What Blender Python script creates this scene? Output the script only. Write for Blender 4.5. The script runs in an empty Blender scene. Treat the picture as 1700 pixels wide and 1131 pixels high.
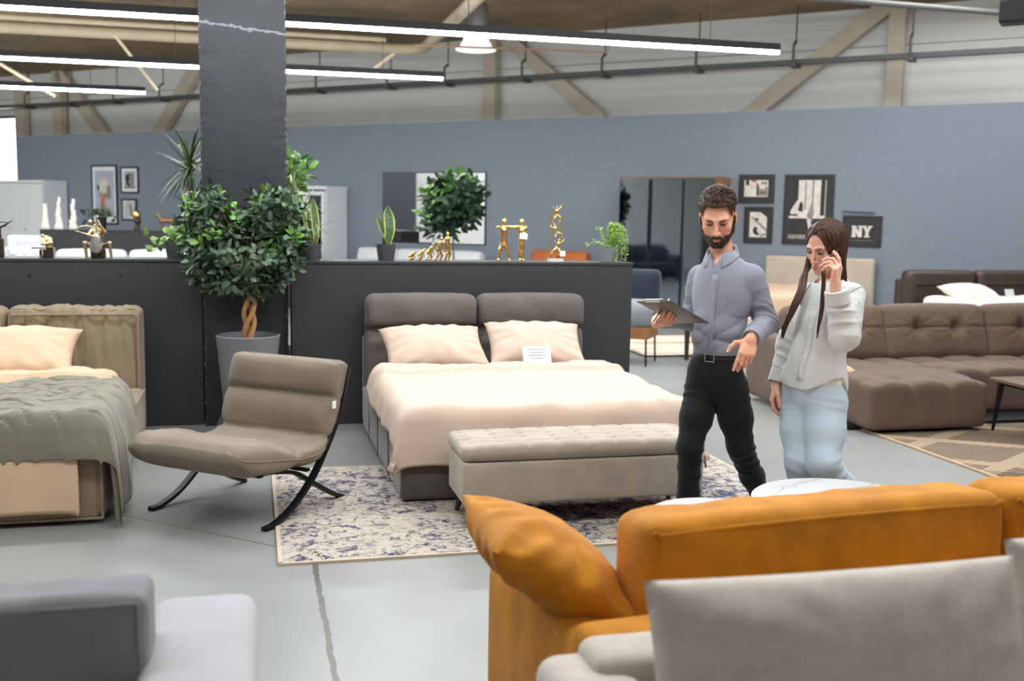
import bpy, bmesh, math, random
import numpy as np
from mathutils import Vector, Matrix, Euler, noise

random.seed(7)
PI = math.pi
scene = bpy.context.scene
COL = scene.collection

# ------------------------------------------------------------------ camera
FPX, PITCH, ROLL, CAM_H = 1747.5, .1204, .0171, 1.63
YAW = .243                                   # the showroom's display grid is turned this much from the view
_cp, _sp, _cr, _sr = math.cos(PITCH), math.sin(PITCH), math.cos(ROLL), math.sin(ROLL)
_M = Matrix(((_cr, -_sr, 0), (_sr, _cr, 0), (0, 0, 1))) @ Matrix(((1, 0, 0), (0, -_sp, -_cp), (0, _cp, -_sp)))
CAM = Vector((0, 0, CAM_H))

def ray(px, py):
    return _M.transposed() @ Vector(((px - 850) / FPX, (py - 565.5) / FPX, 1))

def at(px, py, z=0.0):                        # point of the photo on the level z
    d = ray(px, py)
    return CAM + d * ((z - CAM_H) / d.z)

def D(px, py, Y):                             # point of the photo at distance Y down the room
    d = ray(px, py)
    return CAM + d * (Y / d.y)

UX = Vector((math.cos(YAW), math.sin(YAW), 0))
UY = Vector((-math.sin(YAW), math.cos(YAW), 0))

def G(x, y, z=0.0):                           # display grid -> world
    return UX * x + UY * y + Vector((0, 0, z))

def toG(P):
    return Vector((P.dot(UX), P.dot(UY), P.z))

WANG = -PI / 6                                # the hall's own walls
WN = Vector((.5, math.sqrt(.75), 0))
WS = Vector((math.sqrt(.75), -.5, 0))
WD = 15.2

def onwall(px, py, dist=WD):                  # (along, height) of a photo point on the long wall
    d = ray(px, py)
    P = CAM + d * (dist / WN.dot(d))
    return P.dot(WS), P.z

def W(s, n, z=0.0):
    return WS * s + WN * n + Vector((0, 0, z))

# ------------------------------------------------------------------ materials
def lin(c):
    return tuple(((v / 255) / 12.92 if v / 255 <= .04045 else ((v / 255 + .055) / 1.055) ** 2.4) for v in c) + (1,)

class NT:
    def __init__(self, name):
        self.m = bpy.data.materials.new(name)
        self.m.use_nodes = True
        self.t = self.m.node_tree
        self.b = self.t.nodes['Principled BSDF']
    def n(self, kind, **kw):
        nd = self.t.nodes.new(kind)
        for k, v in kw.items():
            if k.startswith('_'):
                setattr(nd, k[1:], v)
            else:
                nd.inputs[k.replace('__', ' ')].default_value = v
        return nd
    def l(self, a, b):
        self.t.links.new(a, b)
    def math(self, op, a, b=None, c=None):
        nd = self.t.nodes.new('ShaderNodeMath'); nd.operation = op
        for i, v in enumerate((a, b, c)):
            if v is None: continue
            if isinstance(v, (int, float)): nd.inputs[i].default_value = v
            else: self.l(v, nd.inputs[i])
        return nd.outputs[0]
    def mix(self, f, a, b):
        nd = self.t.nodes.new('ShaderNodeMix'); nd.data_type = 'RGBA'
        for i, v in ((0, f), (6, a), (7, b)):
            if isinstance(v, (int, float, tuple)): nd.inputs[i].default_value = v
            else: self.l(v, nd.inputs[i])
        return nd.outputs[2]
    def ramp(self, f, stops):
        nd = self.t.nodes.new('ShaderNodeValToRGB')
        e = nd.color_ramp.elements
        while len(e) < len(stops): e.new(.5)
        for i, (p, c) in enumerate(stops):
            e[i].position = p; e[i].color = c if len(c) == 4 else tuple(c) + (1,)
        self.l(f, nd.inputs[0])
        return nd.outputs[0]
    def coords(self, rot=0, scale=(1, 1, 1), world=False):
        mp = self.n('ShaderNodeMapping', Rotation=(0, 0, rot), Scale=scale)
        if world:
            self.l(self.t.nodes.new('ShaderNodeNewGeometry').outputs['Position'], mp.inputs[0])
        else:
            self.l(self.t.nodes.new('ShaderNodeTexCoord').outputs['Object'], mp.inputs[0])
        return mp.outputs[0]
    def noise(self, vec, scale, detail=4, rough=.55, dist=0):
        nd = self.n('ShaderNodeTexNoise', Scale=scale, Detail=detail, Roughness=rough, Distortion=dist)
        self.l(vec, nd.inputs['Vector'])
        return nd.outputs['Fac']
    def bump(self, h, strength, dist=.01):
        nd = self.n('ShaderNodeBump', Strength=strength, Distance=dist)
        self.l(h, nd.inputs['Height'])
        self.l(nd.outputs[0], self.b.inputs['Normal'])

def simple(name, rgb, rough=.6, metal=0, spec=.5, var=0.0, vscale=6, bump=0, bscale=80, stretch=(1, 1, 1), sheen=0, coat=0, bdist=.004):
    k = NT(name)
    c = lin(rgb)
    k.b.inputs['Base Color'].default_value = c
    k.b.inputs['Roughness'].default_value = rough
    k.b.inputs['Metallic'].default_value = metal
    k.b.inputs['Specular IOR Level'].default_value = spec
    k.b.inputs['Sheen Weight'].default_value = sheen
    k.b.inputs['Coat Weight'].default_value = coat
    if sheen:
        k.b.inputs['Sheen Roughness'].default_value = .4
        k.b.inputs['Sheen Tint'].default_value = tuple(min(1, v * 1.5 + .1) for v in c[:3]) + (1,)
    if var or bump:
        v = k.coords(scale=stretch)
    if var:
        f = k.noise(v, vscale)
        lo = tuple(x * (1 - var) for x in c[:3]) + (1,); hi = tuple(min(1, x * (1 + var)) for x in c[:3]) + (1,)
        k.l(k.ramp(f, [(.3, lo), (.7, hi)]), k.b.inputs['Base Color'])
    if bump:
        k.bump(k.noise(v, bscale, 3), bump, bdist)
    return k.m

def fabric(name, rgb, var=.12, vscale=5, weave=260, bump=.35, rough=.9, sheen=.25, fine=.0, stretch=(1, 1, 1)):
    """cloth: a broad tone change, a thread scale change and a weave bump"""
    k = NT(name); c = lin(rgb); v = k.coords(scale=stretch)
    f = k.noise(v, vscale, 3); g = k.noise(v, weave * .5, 2)
    mixf = k.math('ADD', k.math('MULTIPLY', f, 1 - fine), k.math('MULTIPLY', g, fine))
    lo = tuple(x * (1 - var) for x in c[:3]) + (1,); hi = tuple(min(1, x * (1 + var)) for x in c[:3]) + (1,)
    k.l(k.ramp(mixf, [(.32, lo), (.68, hi)]), k.b.inputs['Base Color'])
    k.b.inputs['Roughness'].default_value = rough
    k.b.inputs['Specular IOR Level'].default_value = .2
    k.b.inputs['Sheen Weight'].default_value = sheen
    k.b.inputs['Sheen Roughness'].default_value = .45
    k.bump(k.noise(v, weave, 2), bump, .002)
    return k.m

def emit(name, rgb, strength):
    k = NT(name); c = lin(rgb)
    k.b.inputs['Base Color'].default_value = c
    k.b.inputs['Emission Color'].default_value = c
    k.b.inputs['Emission Strength'].default_value = strength
    return k.m

# ------------------------------------------------------------------ objects
def props(o, label=None, cat=None, group=None, kind=None):
    if label: o['label'] = label
    if cat: o['category'] = cat
    if group: o['group'] = group
    if kind: o['kind'] = kind
    return o

def thing(name, label, cat, loc=(0, 0, 0), rz=0.0, group=None):
    o = bpy.data.objects.new(name, None)
    o.empty_display_size = .1
    COL.objects.link(o)
    o.location = loc; o.rotation_euler = (0, 0, rz)
    return props(o, label, cat, group)

def dup(root, loc=None, rz=None, label=None, group=None):
    r = root.copy(); COL.objects.link(r)
    if loc is not None: r.location = loc
    if rz is not None: r.rotation_euler = (0, 0, rz)
    if label: r['label'] = label
    if group: r['group'] = group
    for ch in list(root.children):
        c = ch.copy(); COL.objects.link(c); c.parent = r
        for g in list(ch.children):
            d = g.copy(); COL.objects.link(d); d.parent = c
    return r

class MB:
    """collects shapes into one mesh"""
    def __init__(self):
        self.v = []; self.f = []; self.mi = []; self.cur = 0
    def add(self, vs, fs, M=None):
        b = len(self.v)
        if M is not None: vs = [M @ Vector(p) for p in vs]
        self.v.extend(Vector(p) for p in vs)
        self.f.extend(tuple(b + i for i in q) for q in fs)
        self.mi.extend([self.cur] * len(fs))
        return self
    def mat(self, i):
        self.cur = i; return self
    def box(self, c, s, M=None):
        x, y, z = s[0] / 2, s[1] / 2, s[2] / 2
        vs = [(c[0] + a * x, c[1] + b * y, c[2] + d * z) for a in (-1, 1) for b in (-1, 1) for d in (-1, 1)]
        fs = [(0, 1, 3, 2), (4, 6, 7, 5), (0, 4, 5, 1), (2, 3, 7, 6), (0, 2, 6, 4), (1, 5, 7, 3)]
        return self.add(vs, fs, M)
    def bar(self, a, b, w, h=None, up=(0, 0, 1)):
        """square bar from a to b"""
        a, b = Vector(a), Vector(b); h = h or w
        d = (b - a).normalized(); u = Vector(up)
        if abs(d.dot(u)) > .98: u = Vector((0, 1, 0)) if abs(d.y) < .9 else Vector((1, 0, 0))
        s = d.cross(u).normalized(); u = s.cross(d).normalized()
        vs = [p + s * (i * w / 2) + u * (j * h / 2) for p in (a, b) for i, j in ((-1, -1), (1, -1), (1, 1), (-1, 1))]
        return self.add(vs, [(3, 2, 1, 0), (4, 5, 6, 7), (0, 1, 5, 4), (1, 2, 6, 5), (2, 3, 7, 6), (3, 0, 4, 7)])
    def rbox(self, c, s, r, seg=(6, 6, 6), puff=(0, 0, 0), fn=None, M=None, rs=3):
        """rounded box; puff swells each pair of faces; fn(p, u) moves a point (u = place in -1..1)"""
        hx, hy, hz = s[0] / 2, s[1] / 2, s[2] / 2
        r = min(r, hx, hy, hz)
        def ticks(h, n):
            t = [-h]
            for i in range(1, rs + 1): t.append(-h + r * (1 - math.cos(i / rs * PI / 2)) if r > 1e-6 else -h)
            inner = [(-h + r) + (2 * (h - r)) * i / n for i in range(1, n)]
            t += inner + [-x for x in reversed(t)]
            return t
        T = [ticks(hx, seg[0]), ticks(hy, seg[1]), ticks(hz, seg[2])]
        idx = {}; vs = []; fs = []
        H = (hx, hy, hz)
        def key(i, j, k):
            q = (i, j, k)
            if q not in idx:
                p = [T[0][i], T[1][j], T[2][k]]
                inn = [max(-(H[a] - r), min(H[a] - r, p[a])) for a in range(3)]
                d = Vector([p[a] - inn[a] for a in range(3)])
                if d.length > 1e-9:
                    d = d.normalized() * r
                P = Vector(inn) + d
                u = [P[a] / H[a] for a in range(3)]
                for a in range(3):
                    if puff[a]:
                        b, cc = (a + 1) % 3, (a + 2) % 3
                        w = max(0, 1 - u[b] ** 2) ** .6 * max(0, 1 - u[cc] ** 2) ** .6
                        P[a] += puff[a] * w * u[a]
                if fn: P = fn(P, u)
                idx[q] = len(vs); vs.append(P)
            return idx[q]
        N = [len(t) for t in T]
        for i in range(N[0] - 1):
            for j in range(N[1] - 1):
                fs.append((key(i, j, 0), key(i, j + 1, 0), key(i + 1, j + 1, 0), key(i + 1, j, 0)))
                k = N[2] - 1
                fs.append((key(i, j, k), key(i + 1, j, k), key(i + 1, j + 1, k), key(i, j + 1, k)))
        for i in range(N[0] - 1):
            for k in range(N[2] - 1):
                fs.append((key(i, 0, k), key(i + 1, 0, k), key(i + 1, 0, k + 1), key(i, 0, k + 1)))
                j = N[1] - 1
                fs.append((key(i, j, k), key(i, j, k + 1), key(i + 1, j, k + 1), key(i + 1, j, k)))
        for j in range(N[1] - 1):
            for k in range(N[2] - 1):
                fs.append((key(0, j, k), key(0, j, k + 1), key(0, j + 1, k + 1), key(0, j + 1, k)))
                i = N[0] - 1
                fs.append((key(i, j, k), key(i, j + 1, k), key(i, j + 1, k + 1), key(i, j, k + 1)))
        MM = Matrix.Translation(Vector(c))
        if M is not None: MM = MM @ M
        return self.add(vs, fs, MM)
    def tube(self, pts, r, n=8, cap=True, flat=None):
        """round (or flat: (w, h)) tube through pts; r a number or one per point"""
        pts = [Vector(p) for p in pts]; m = len(pts)
        R = [r] * m if isinstance(r, (int, float)) else list(r)
        vs = []; fs = []
        T = []
        for i in range(m):
            a = pts[max(0, i - 1)]; b = pts[min(m - 1, i + 1)]
            T.append((b - a).normalized())
        up = Vector((0, 0, 1)) if abs(T[0].z) < .9 else Vector((1, 0, 0))
        s = T[0].cross(up).normalized()
        for i in range(m):
            s = (s - T[i] * s.dot(T[i])).normalized()
            u = s.cross(T[i]).normalized()
            for k in range(n):
                an = 2 * PI * k / n
                if flat:
                    an += PI / n
                    vs.append(pts[i] + s * (math.copysign(min(1, abs(math.cos(an)) * 1.42), math.cos(an)) * flat[0] / 2) + u * (math.copysign(min(1, abs(math.sin(an)) * 1.42), math.sin(an)) * flat[1] / 2))
                else:
                    vs.append(pts[i] + (s * math.cos(an) + u * math.sin(an)) * R[i])
        for i in range(m - 1):
            for k in range(n):
                a = i * n + k; b = i * n + (k + 1) % n
                fs.append((a, b, b + n, a + n))
        if cap:
            fs.append(tuple(reversed(range(n)))); fs.append(tuple((m - 1) * n + k for k in range(n)))
        return self.add(vs, fs)
    def lathe(self, prof, n=24, c=(0, 0, 0), M=None):
        vs = []; fs = []
        for (r, z) in prof:
            for k in range(n):
                a = 2 * PI * k / n
                vs.append((c[0] + r * math.cos(a), c[1] + r * math.sin(a), c[2] + z))
        for i in range(len(prof) - 1):
            for k in range(n):
                a = i * n + k; b = i * n + (k + 1) % n
                fs.append((a, b, b + n, a + n))
        if prof[0][0] > 1e-5: fs.append(tuple(reversed(range(n))))
        if prof[-1][0] > 1e-5: fs.append(tuple((len(prof) - 1) * n + k for k in range(n)))
        return self.add(vs, fs, M)
    def grid(self, fn, nu, nv, M=None):
        vs = [fn(i / nu, j / nv) for j in range(nv + 1) for i in range(nu + 1)]
        fs = [(j * (nu + 1) + i, j * (nu + 1) + i + 1, (j + 1) * (nu + 1) + i + 1, (j + 1) * (nu + 1) + i) for j in range(nv) for i in range(nu)]
        return self.add(vs, fs, M)
    def prism(self, poly, z0, z1, M=None):
        n = len(poly)
        vs = [(p[0], p[1], z0) for p in poly] + [(p[0], p[1], z1) for p in poly]
        fs = [tuple(reversed(range(n))), tuple(range(n, 2 * n))] + [(i, (i + 1) % n, n + (i + 1) % n, n + i) for i in range(n)]
        return self.add(vs, fs, M)
    def ball(self, c, r, n=12, M=None):
        prof = [(math.sin(PI * i / n), -math.cos(PI * i / n)) for i in range(n + 1)]
        R = r if isinstance(r, (tuple, list, Vector)) else (r, r, r)
        MM = Matrix.Translation(Vector(c)) @ (M if M is not None else Matrix.Identity(4)) @ Matrix.Diagonal((R[0], R[1], R[2], 1))
        return self.lathe(prof, max(8, n), (0, 0, 0), MM)
    def build(self, name, mat, parent=None, smooth=40, bevel=0, bseg=2, solid=0, subsurf=0, loc=None):
        me = bpy.data.meshes.new(name)
        me.from_pydata([tuple(p) for p in self.v], [], self.f)
        mats = mat if isinstance(mat, (list, tuple)) else [mat]
        for m in mats: me.materials.append(m)
        if len(mats) > 1: me.polygons.foreach_set('material_index', self.mi)
        bm = bmesh.new(); bm.from_mesh(me)
        bmesh.ops.remove_doubles(bm, verts=bm.verts, dist=1e-6)
        bmesh.ops.recalc_face_normals(bm, faces=bm.faces)
        bm.to_mesh(me); bm.free()
        if smooth:
            me.polygons.foreach_set('use_smooth', [True] * len(me.polygons))
            me.set_sharp_from_angle(angle=math.radians(smooth))
        o = bpy.data.objects.new(name, me)
        COL.objects.link(o)
        if parent is not None: o.parent = parent
        if loc is not None: o.location = loc
        if solid:
            m = o.modifiers.new('solid', 'SOLIDIFY'); m.thickness = solid; m.offset = -1
        if bevel:
            m = o.modifiers.new('bevel', 'BEVEL'); m.width = bevel; m.segments = bseg; m.limit_method = 'ANGLE'; m.angle_limit = math.radians(35)
        if subsurf:
            m = o.modifiers.new('sub', 'SUBSURF'); m.levels = subsurf; m.render_levels = subsurf
        return o

def fbm(p, s=1.0, o=3):
    return noise.fractal(Vector(p) * s, 1.0, 2.0, o)

def nz(p, s=1.0):
    return noise.noise(Vector(p) * s)

def sstep(a, b, x):
    t = max(0, min(1, (x - a) / (b - a))); return t * t * (3 - 2 * t)

def pillow(w, h, t, pinch=.06, wr=.012, seed=0, nu=40, nv=30, sag=0.0):
    """soft pillow lying in x (w) / y (h), swelling t along z, seam all round"""
    mb = MB(); off = Vector((seed * 7.3, seed * 3.1, seed))
    def shape(side):
        def fn(a, b):
            u, v = a * 2 - 1, b * 2 - 1
            # concave edges, pulled out corners
            x = u * w / 2 * (1 - pinch * (1 - v * v)); y = v * h / 2 * (1 - pinch * (1 - u * u))
            k = max(0, 1 - abs(u) ** 2.6) * max(0, 1 - abs(v) ** 2.6)
            z = side * t / 2 * k ** .55
            e = 1 - max(abs(u), abs(v))
            rad = sstep(0, .12, e)
            p = Vector((x, y, side)) + off
            z += rad * wr * (fbm(p, 5, 3) * 1.0 + .6 * math.sin(14 * math.atan2(v, u) + 6 * nz(p, 2)) * sstep(.35, 1, max(abs(u), abs(v))) )
            z -= sag * (1 - u * u) * (1 - v * v) * (side > 0)
            return (x, y, z)
        return fn
    mb.grid(shape(1), nu, nv); mb.grid(shape(-1), nu, nv)
    return mb

def hang(s, half, r):
    """sheet coordinate s across a bed of half width: (place, drop)"""
    a = abs(s); sg = 1 if s >= 0 else -1
    if a <= half - r: return s, 0.0
    arc = r * PI / 2
    if a <= half - r + arc:
        t = (a - (half - r)) / r
        return sg * (half - r + r * math.sin(t)), r * (1 - math.cos(t))
    return sg * half, r + (a - (half - r) - arc)
# ------------------------------------------------------------------ smooth bodies: distance fields turned into one mesh
_rs = np.random.RandomState(5)
_WD = [(_rs.randn(3), _rs.rand() * 6.28) for _ in range(14)]
def wob(P, freq, seed=0, n=7):
    """cheap smooth noise in about -1..1"""
    o = np.zeros(len(P))
    for i in range(n):
        d, ph = _WD[(i + seed * 3) % 14]
        o += np.sin(P @ (d * freq) + ph + seed + 1.3 * np.sin(P @ (_WD[(i + 5 + seed) % 14][0] * freq * .6) + i))
    return o / n * 1.6

def s_cap(P, a, b, ra, rb=None):
    rb = ra if rb is None else rb
    a = np.asarray(a, float); b = np.asarray(b, float)
    ab = b - a; L2 = ab @ ab + 1e-12
    t = np.clip(((P - a) @ ab) / L2, 0, 1)
    return np.linalg.norm(P - a - t[:, None] * ab, axis=1) - (ra + (rb - ra) * t)

def s_ell(P, c, r, R=None):
    q = P - np.asarray(c, float)
    if R is not None: q = q @ R
    r = np.asarray(r, float)
    k0 = np.linalg.norm(q / r, axis=1); k1 = np.linalg.norm(q / (r * r), axis=1) + 1e-9
    return k0 * (k0 - 1) / k1

def s_box(P, c, h, rad=0.0, R=None):
    q = P - np.asarray(c, float)
    if R is not None: q = q @ R
    q = np.abs(q) - (np.asarray(h, float) - rad)
    return np.linalg.norm(np.maximum(q, 0), axis=1) + np.minimum(q.max(axis=1), 0) - rad

def smin(a, b, k):
    h = np.clip(.5 + .5 * (b - a) / k, 0, 1)
    return b + (a - b) * h - k * h * (1 - h)

def smax(a, b, k): return -smin(-a, -b, k)

def chain(P, pts, rad, k=.02):
    d = None
    for i in range(len(pts) - 1):
        e = s_cap(P, pts[i], pts[i + 1], rad[i], rad[i + 1])
        d = e if d is None else smin(d, e, k)
    return d

def near(P, d, fn, lo, hi, pad=.05):
    """fold fn into d only where it can matter"""
    lo = np.asarray(lo) - pad; hi = np.asarray(hi) + pad
    m = np.all((P > lo) & (P < hi), axis=1)
    if m.any(): d[m] = fn(P[m], d[m])
    return d

def sdf_mesh(fn, lo, hi, res):
    """dense near the surface, coarse elsewhere; surface nets -> verts, quads"""
    lo = np.asarray(lo, float); hi = np.asarray(hi, float)
    B = 8
    nb = np.maximum(1, np.ceil((hi - lo) / (res * B)).astype(int))
    N = nb * B + 1
    cc = np.stack(np.meshgrid(*[np.arange(n) for n in nb], indexing='ij'), -1).reshape(-1, 3)
    cen = lo + (cc + .5) * B * res
    dc = fn(cen)
    Dg = np.empty(N, np.float32)
    big = np.where(dc > 0, 1.0, -1.0).reshape(nb).astype(np.float32)
    ex = np.repeat(np.repeat(np.repeat(big, B, 0), B, 1), B, 2)
    Dg[:-1, :-1, :-1] = ex; Dg[-1] = 1; Dg[:, -1] = 1; Dg[:, :, -1] = 1
    act = cc[np.abs(dc) < res * B * .95 + .006]
    off = np.stack(np.meshgrid(*[np.arange(B + 1)] * 3, indexing='ij'), -1).reshape(-1, 3)
    S = max(1, 200000 // len(off))
    for i in range(0, len(act), S):
        a = act[i:i + S]
        ix = (a[:, None, :] * B + off[None]).reshape(-1, 3)
        Dg[ix[:, 0], ix[:, 1], ix[:, 2]] = fn(lo + ix * res)
    ins = Dg < 0
    cnt = np.zeros(np.array(N) - 1, np.uint8)
    for x in (0, 1):
        for y in (0, 1):
            for z in (0, 1):
                cnt += ins[x:N[0] - 1 + x, y:N[1] - 1 + y, z:N[2] - 1 + z]
    cells = np.argwhere((cnt > 0) & (cnt < 8))
    ids = np.full(np.array(N) - 1, -1, np.int32)
    ids[cells[:, 0], cells[:, 1], cells[:, 2]] = np.arange(len(cells))
    corner = np.array([(x, y, z) for x in (0, 1) for y in (0, 1) for z in (0, 1)])
    val = np.stack([Dg[cells[:, 0] + c[0], cells[:, 1] + c[1], cells[:, 2] + c[2]] for c in corner], 1)
    acc = np.zeros((len(cells), 3)); n_ = np.zeros(len(cells))
    for i in range(8):
        for j in range(i + 1, 8):
            if np.abs(corner[i] - corner[j]).sum() != 1: continue
            a, b = val[:, i], val[:, j]; m = (a < 0) != (b < 0)
            t = np.where(m, a / np.where(m, a - b, 1), 0)
            t = np.clip(t, 0, 1)
            acc += np.where(m[:, None], corner[i] + t[:, None] * (corner[j] - corner[i]), 0); n_ += m
    V = lo + (cells + acc / n_[:, None]) * res
    F = []
    for ax in range(3):
        u, v = (ax + 1) % 3, (ax + 2) % 3
        s0 = [slice(0, N[0] - 1), slice(0, N[1] - 1), slice(0, N[2] - 1)]
        for q in (u, v): s0[q] = slice(1, N[q] - 1)
        s1 = list(s0); s1[ax] = slice(1, N[ax])
        A, Bv = ins[tuple(s0)], ins[tuple(s1)]
        e = np.argwhere(A != Bv)
        st = np.array([s.start for s in s0]); e = e + st
        sign = ins[e[:, 0], e[:, 1], e[:, 2]]
        du = np.zeros(3, int); dv = np.zeros(3, int); du[u] = 1; dv[v] = 1
        q = [ids[tuple((e - x).T)] for x in (du + dv, dv, np.zeros(3, int), du)]
        q = np.stack(q, 1); ok = (q >= 0).all(1)
        q, sg = q[ok], sign[ok]
        q[~sg] = q[~sg][:, ::-1]
        F.append(q)
    return V, np.concatenate(F)

def np_mesh(name, V, F, mats, parent=None, mi=None, color=None, world=True, smooth_it=0):
    me = bpy.data.meshes.new(name)
    if smooth_it:
        for _ in range(smooth_it):
            acc = np.zeros_like(V); c = np.zeros(len(V))
            for i in range(4):
                a, b = F[:, i], F[:, (i + 1) % 4]
                np.add.at(acc, a, V[b]); np.add.at(acc, b, V[a]); np.add.at(c, a, 1); np.add.at(c, b, 1)
            V = V * .5 + .5 * acc / np.maximum(c, 1)[:, None]
    me.vertices.add(len(V)); me.vertices.foreach_set('co', V.astype(np.float32).ravel())
    me.loops.add(len(F) * 4); me.polygons.add(len(F))
    me.loops.foreach_set('vertex_index', F.astype(np.int32).ravel())
    me.polygons.foreach_set('loop_start', np.arange(len(F), dtype=np.int32) * 4)
    me.polygons.foreach_set('loop_total', np.full(len(F), 4, np.int32))
    me.update(calc_edges=True)
    me.polygons.foreach_set('use_smooth', np.ones(len(F), bool))
    for m in (mats if isinstance(mats, (list, tuple)) else [mats]): me.materials.append(m)
    if mi is not None: me.polygons.foreach_set('material_index', mi.astype(np.int32))
    if color is not None:
        at_ = me.color_attributes.new('tint', 'FLOAT_COLOR', 'POINT')
        at_.data.foreach_set('color', np.concatenate([color, np.ones((len(V), 1))], 1).astype(np.float32).ravel())
    me.validate()
    o = bpy.data.objects.new(name, me); COL.objects.link(o)
    if parent is not None: o.parent = parent
    return o
EXPOSURE = 0.04
# ================================================================== SETTING
# --- floor: ground concrete slab with cut joints
k = NT('concrete_floor')
v = k.coords(world=True)
f1 = k.noise(v, .55, 5, .6); f2 = k.noise(v, 2.1, 6, .7); f3 = k.noise(v, 40, 3)
base = k.ramp(f1, [(.3, lin((128, 129, 127))), (.52, lin((140, 141, 138))), (.72, lin((150, 150, 147)))])
base = k.mix(k.math('MULTIPLY', f2, .3), base, lin((128, 130, 129)))
def joint(rot, off, width, wob, vv=v):
    mp = k.n('ShaderNodeMapping', Rotation=(0, 0, -rot)); k.l(vv, mp.inputs[0])
    sp = k.n('ShaderNodeSeparateXYZ'); k.l(mp.outputs[0], sp.inputs[0])
    x = sp.outputs['X']
    w = k.math('MULTIPLY', k.math('SUBTRACT', k.noise(vv, 9, 4, .7), .5), wob)
    d = k.math('ABSOLUTE', k.math('ADD', k.math('SUBTRACT', x, off), w))
    return k.math('LESS_THAN', d, width)
j1 = joint(YAW, .265, .012, .03)
j2 = joint(YAW, 4.585, .010, .01)
j3 = joint(math.radians(-27.4) + PI / 2, Vector((-2.009, 5.418, 0)).dot(Vector((math.sin(math.radians(27.4)), math.cos(math.radians(27.4)), 0))), .005, .006)
base = k.mix(j1, base, lin((92, 86, 78)))
base = k.mix(j2, base, lin((100, 96, 90)))
spg = k.n('ShaderNodeSeparateXYZ'); k.l(v, spg.inputs[0])
j3 = k.math('MULTIPLY', j3, k.math('LESS_THAN', spg.outputs['X'], -1.0))
base = k.mix(j3, base, lin((98, 88, 74)))
k.l(base, k.b.inputs['Base Color'])
k.l(k.ramp(f2, [(.2, (.30,) * 3), (.8, (.36,) * 3)]), k.b.inputs['Roughness'])
k.bump(f3, .06, .003)
M_floor = k.m

def wallobj(name, mb, mat, **kw):
    o = mb.build(name, mat, None, smooth=0, **kw); o['kind'] = 'structure'; return o

def wpoly(s0, s1, n0, n1):
    return [W(s0, n0), W(s1, n0), W(s1, n1), W(s0, n1)]

ADDED_SKYLIGHTS = ((-2.0, -0.6, .5, 6), (4.6, 5.8, -13, 5.5), (8.4, 10.0, -9, 3.5), (11.4, 13.2, -5, 1.2), (14.0, 15.6, -3, 1))  # openings added to light the hall from above, kept out of view
HALL_N, HALL_S0, HALL_S1, HALL_R, CEIL = 17.0, -28.0, 9.0, -9.0, 4.82
wallobj('floor', MB().prism(wpoly(HALL_S0 - .2, HALL_S1 + .2, HALL_R - .2, HALL_N + .2), -.12, 0), M_floor)

# --- wood wool ceiling boards
k = NT('wood_wool_ceiling')
v = k.coords(rot=-PI / 6 + PI / 2, world=True)
a = k.noise(v, .7, 4, .6); b2 = k.noise(v, 14, 4, .7)
c = k.ramp(a, [(.3, lin((138, 124, 108))), (.55, lin((188, 158, 120))), (.75, lin((206, 172, 128)))])
c = k.mix(k.math('MULTIPLY', b2, .5), c, lin((126, 106, 84)))
br = k.n('ShaderNodeTexBrick', Scale=1.0, Mortar__Size=.006); br.offset = 0.5
br.inputs['Brick Width'].default_value = 2.0; br.inputs['Row Height'].default_value = .6
br.inputs['Color1'].default_value = (1, 1, 1, 1); br.inputs['Color2'].default_value = (.86, .86, .86, 1); br.inputs['Mortar'].default_value = (.45, .42, .4, 1)
k.l(v, br.inputs['Vector'])
mx = k.n('ShaderNodeMix'); mx.data_type = 'RGBA'; mx.blend_type = 'MULTIPLY'; mx.inputs[0].default_value = 1
k.l(c, mx.inputs[6]); k.l(br.outputs[0], mx.inputs[7]); k.l(mx.outputs[2], k.b.inputs['Base Color'])
k.b.inputs['Roughness'].default_value = .95
k.bump(b2, .5, .01)
M_ceil = k.m
# unseen ceiling openings, added so that more daylight falls into the hall
mb = MB(); n0 = HALL_R - .2
for na, nb, sa, sb in ADDED_SKYLIGHTS:
    mb.prism(wpoly(HALL_S0 - .2, HALL_S1 + .2, n0, na), CEIL, CEIL + .15)
    mb.prism(wpoly(HALL_S0 - .2, sa, na, nb), CEIL, CEIL + .15); mb.prism(wpoly(sb, HALL_S1 + .2, na, nb), CEIL, CEIL + .15)
    n0 = nb
mb.prism(wpoly(HALL_S0 - .2, HALL_S1 + .2, n0, HALL_N + .2), CEIL, CEIL + .15)
wallobj('ceiling', mb, M_ceil)

# --- white sandwich panel hall wall, horizontal ribs
k = NT('white_panel')
v = k.coords(world=True)
sp = k.n('ShaderNodeSeparateXYZ'); k.l(v, sp.inputs[0])
z = sp.outputs['Z']
rib = k.math('SINE', k.math('MULTIPLY', z, 2 * PI / .16))
seam = k.math('LESS_THAN', k.math('FRACT', k.math('DIVIDE', z, 1.06)), .012)
cc = k.mix(seam, k.ramp(k.noise(v, .4, 3), [(.3, lin((232, 232, 228))), (.7, lin((242, 242, 238)))]), lin((120, 118, 112)))
k.l(cc, k.b.inputs['Base Color']); k.b.inputs['Roughness'].default_value = .38
k.bump(rib, .22, .01)
M_panel = k.m
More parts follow.
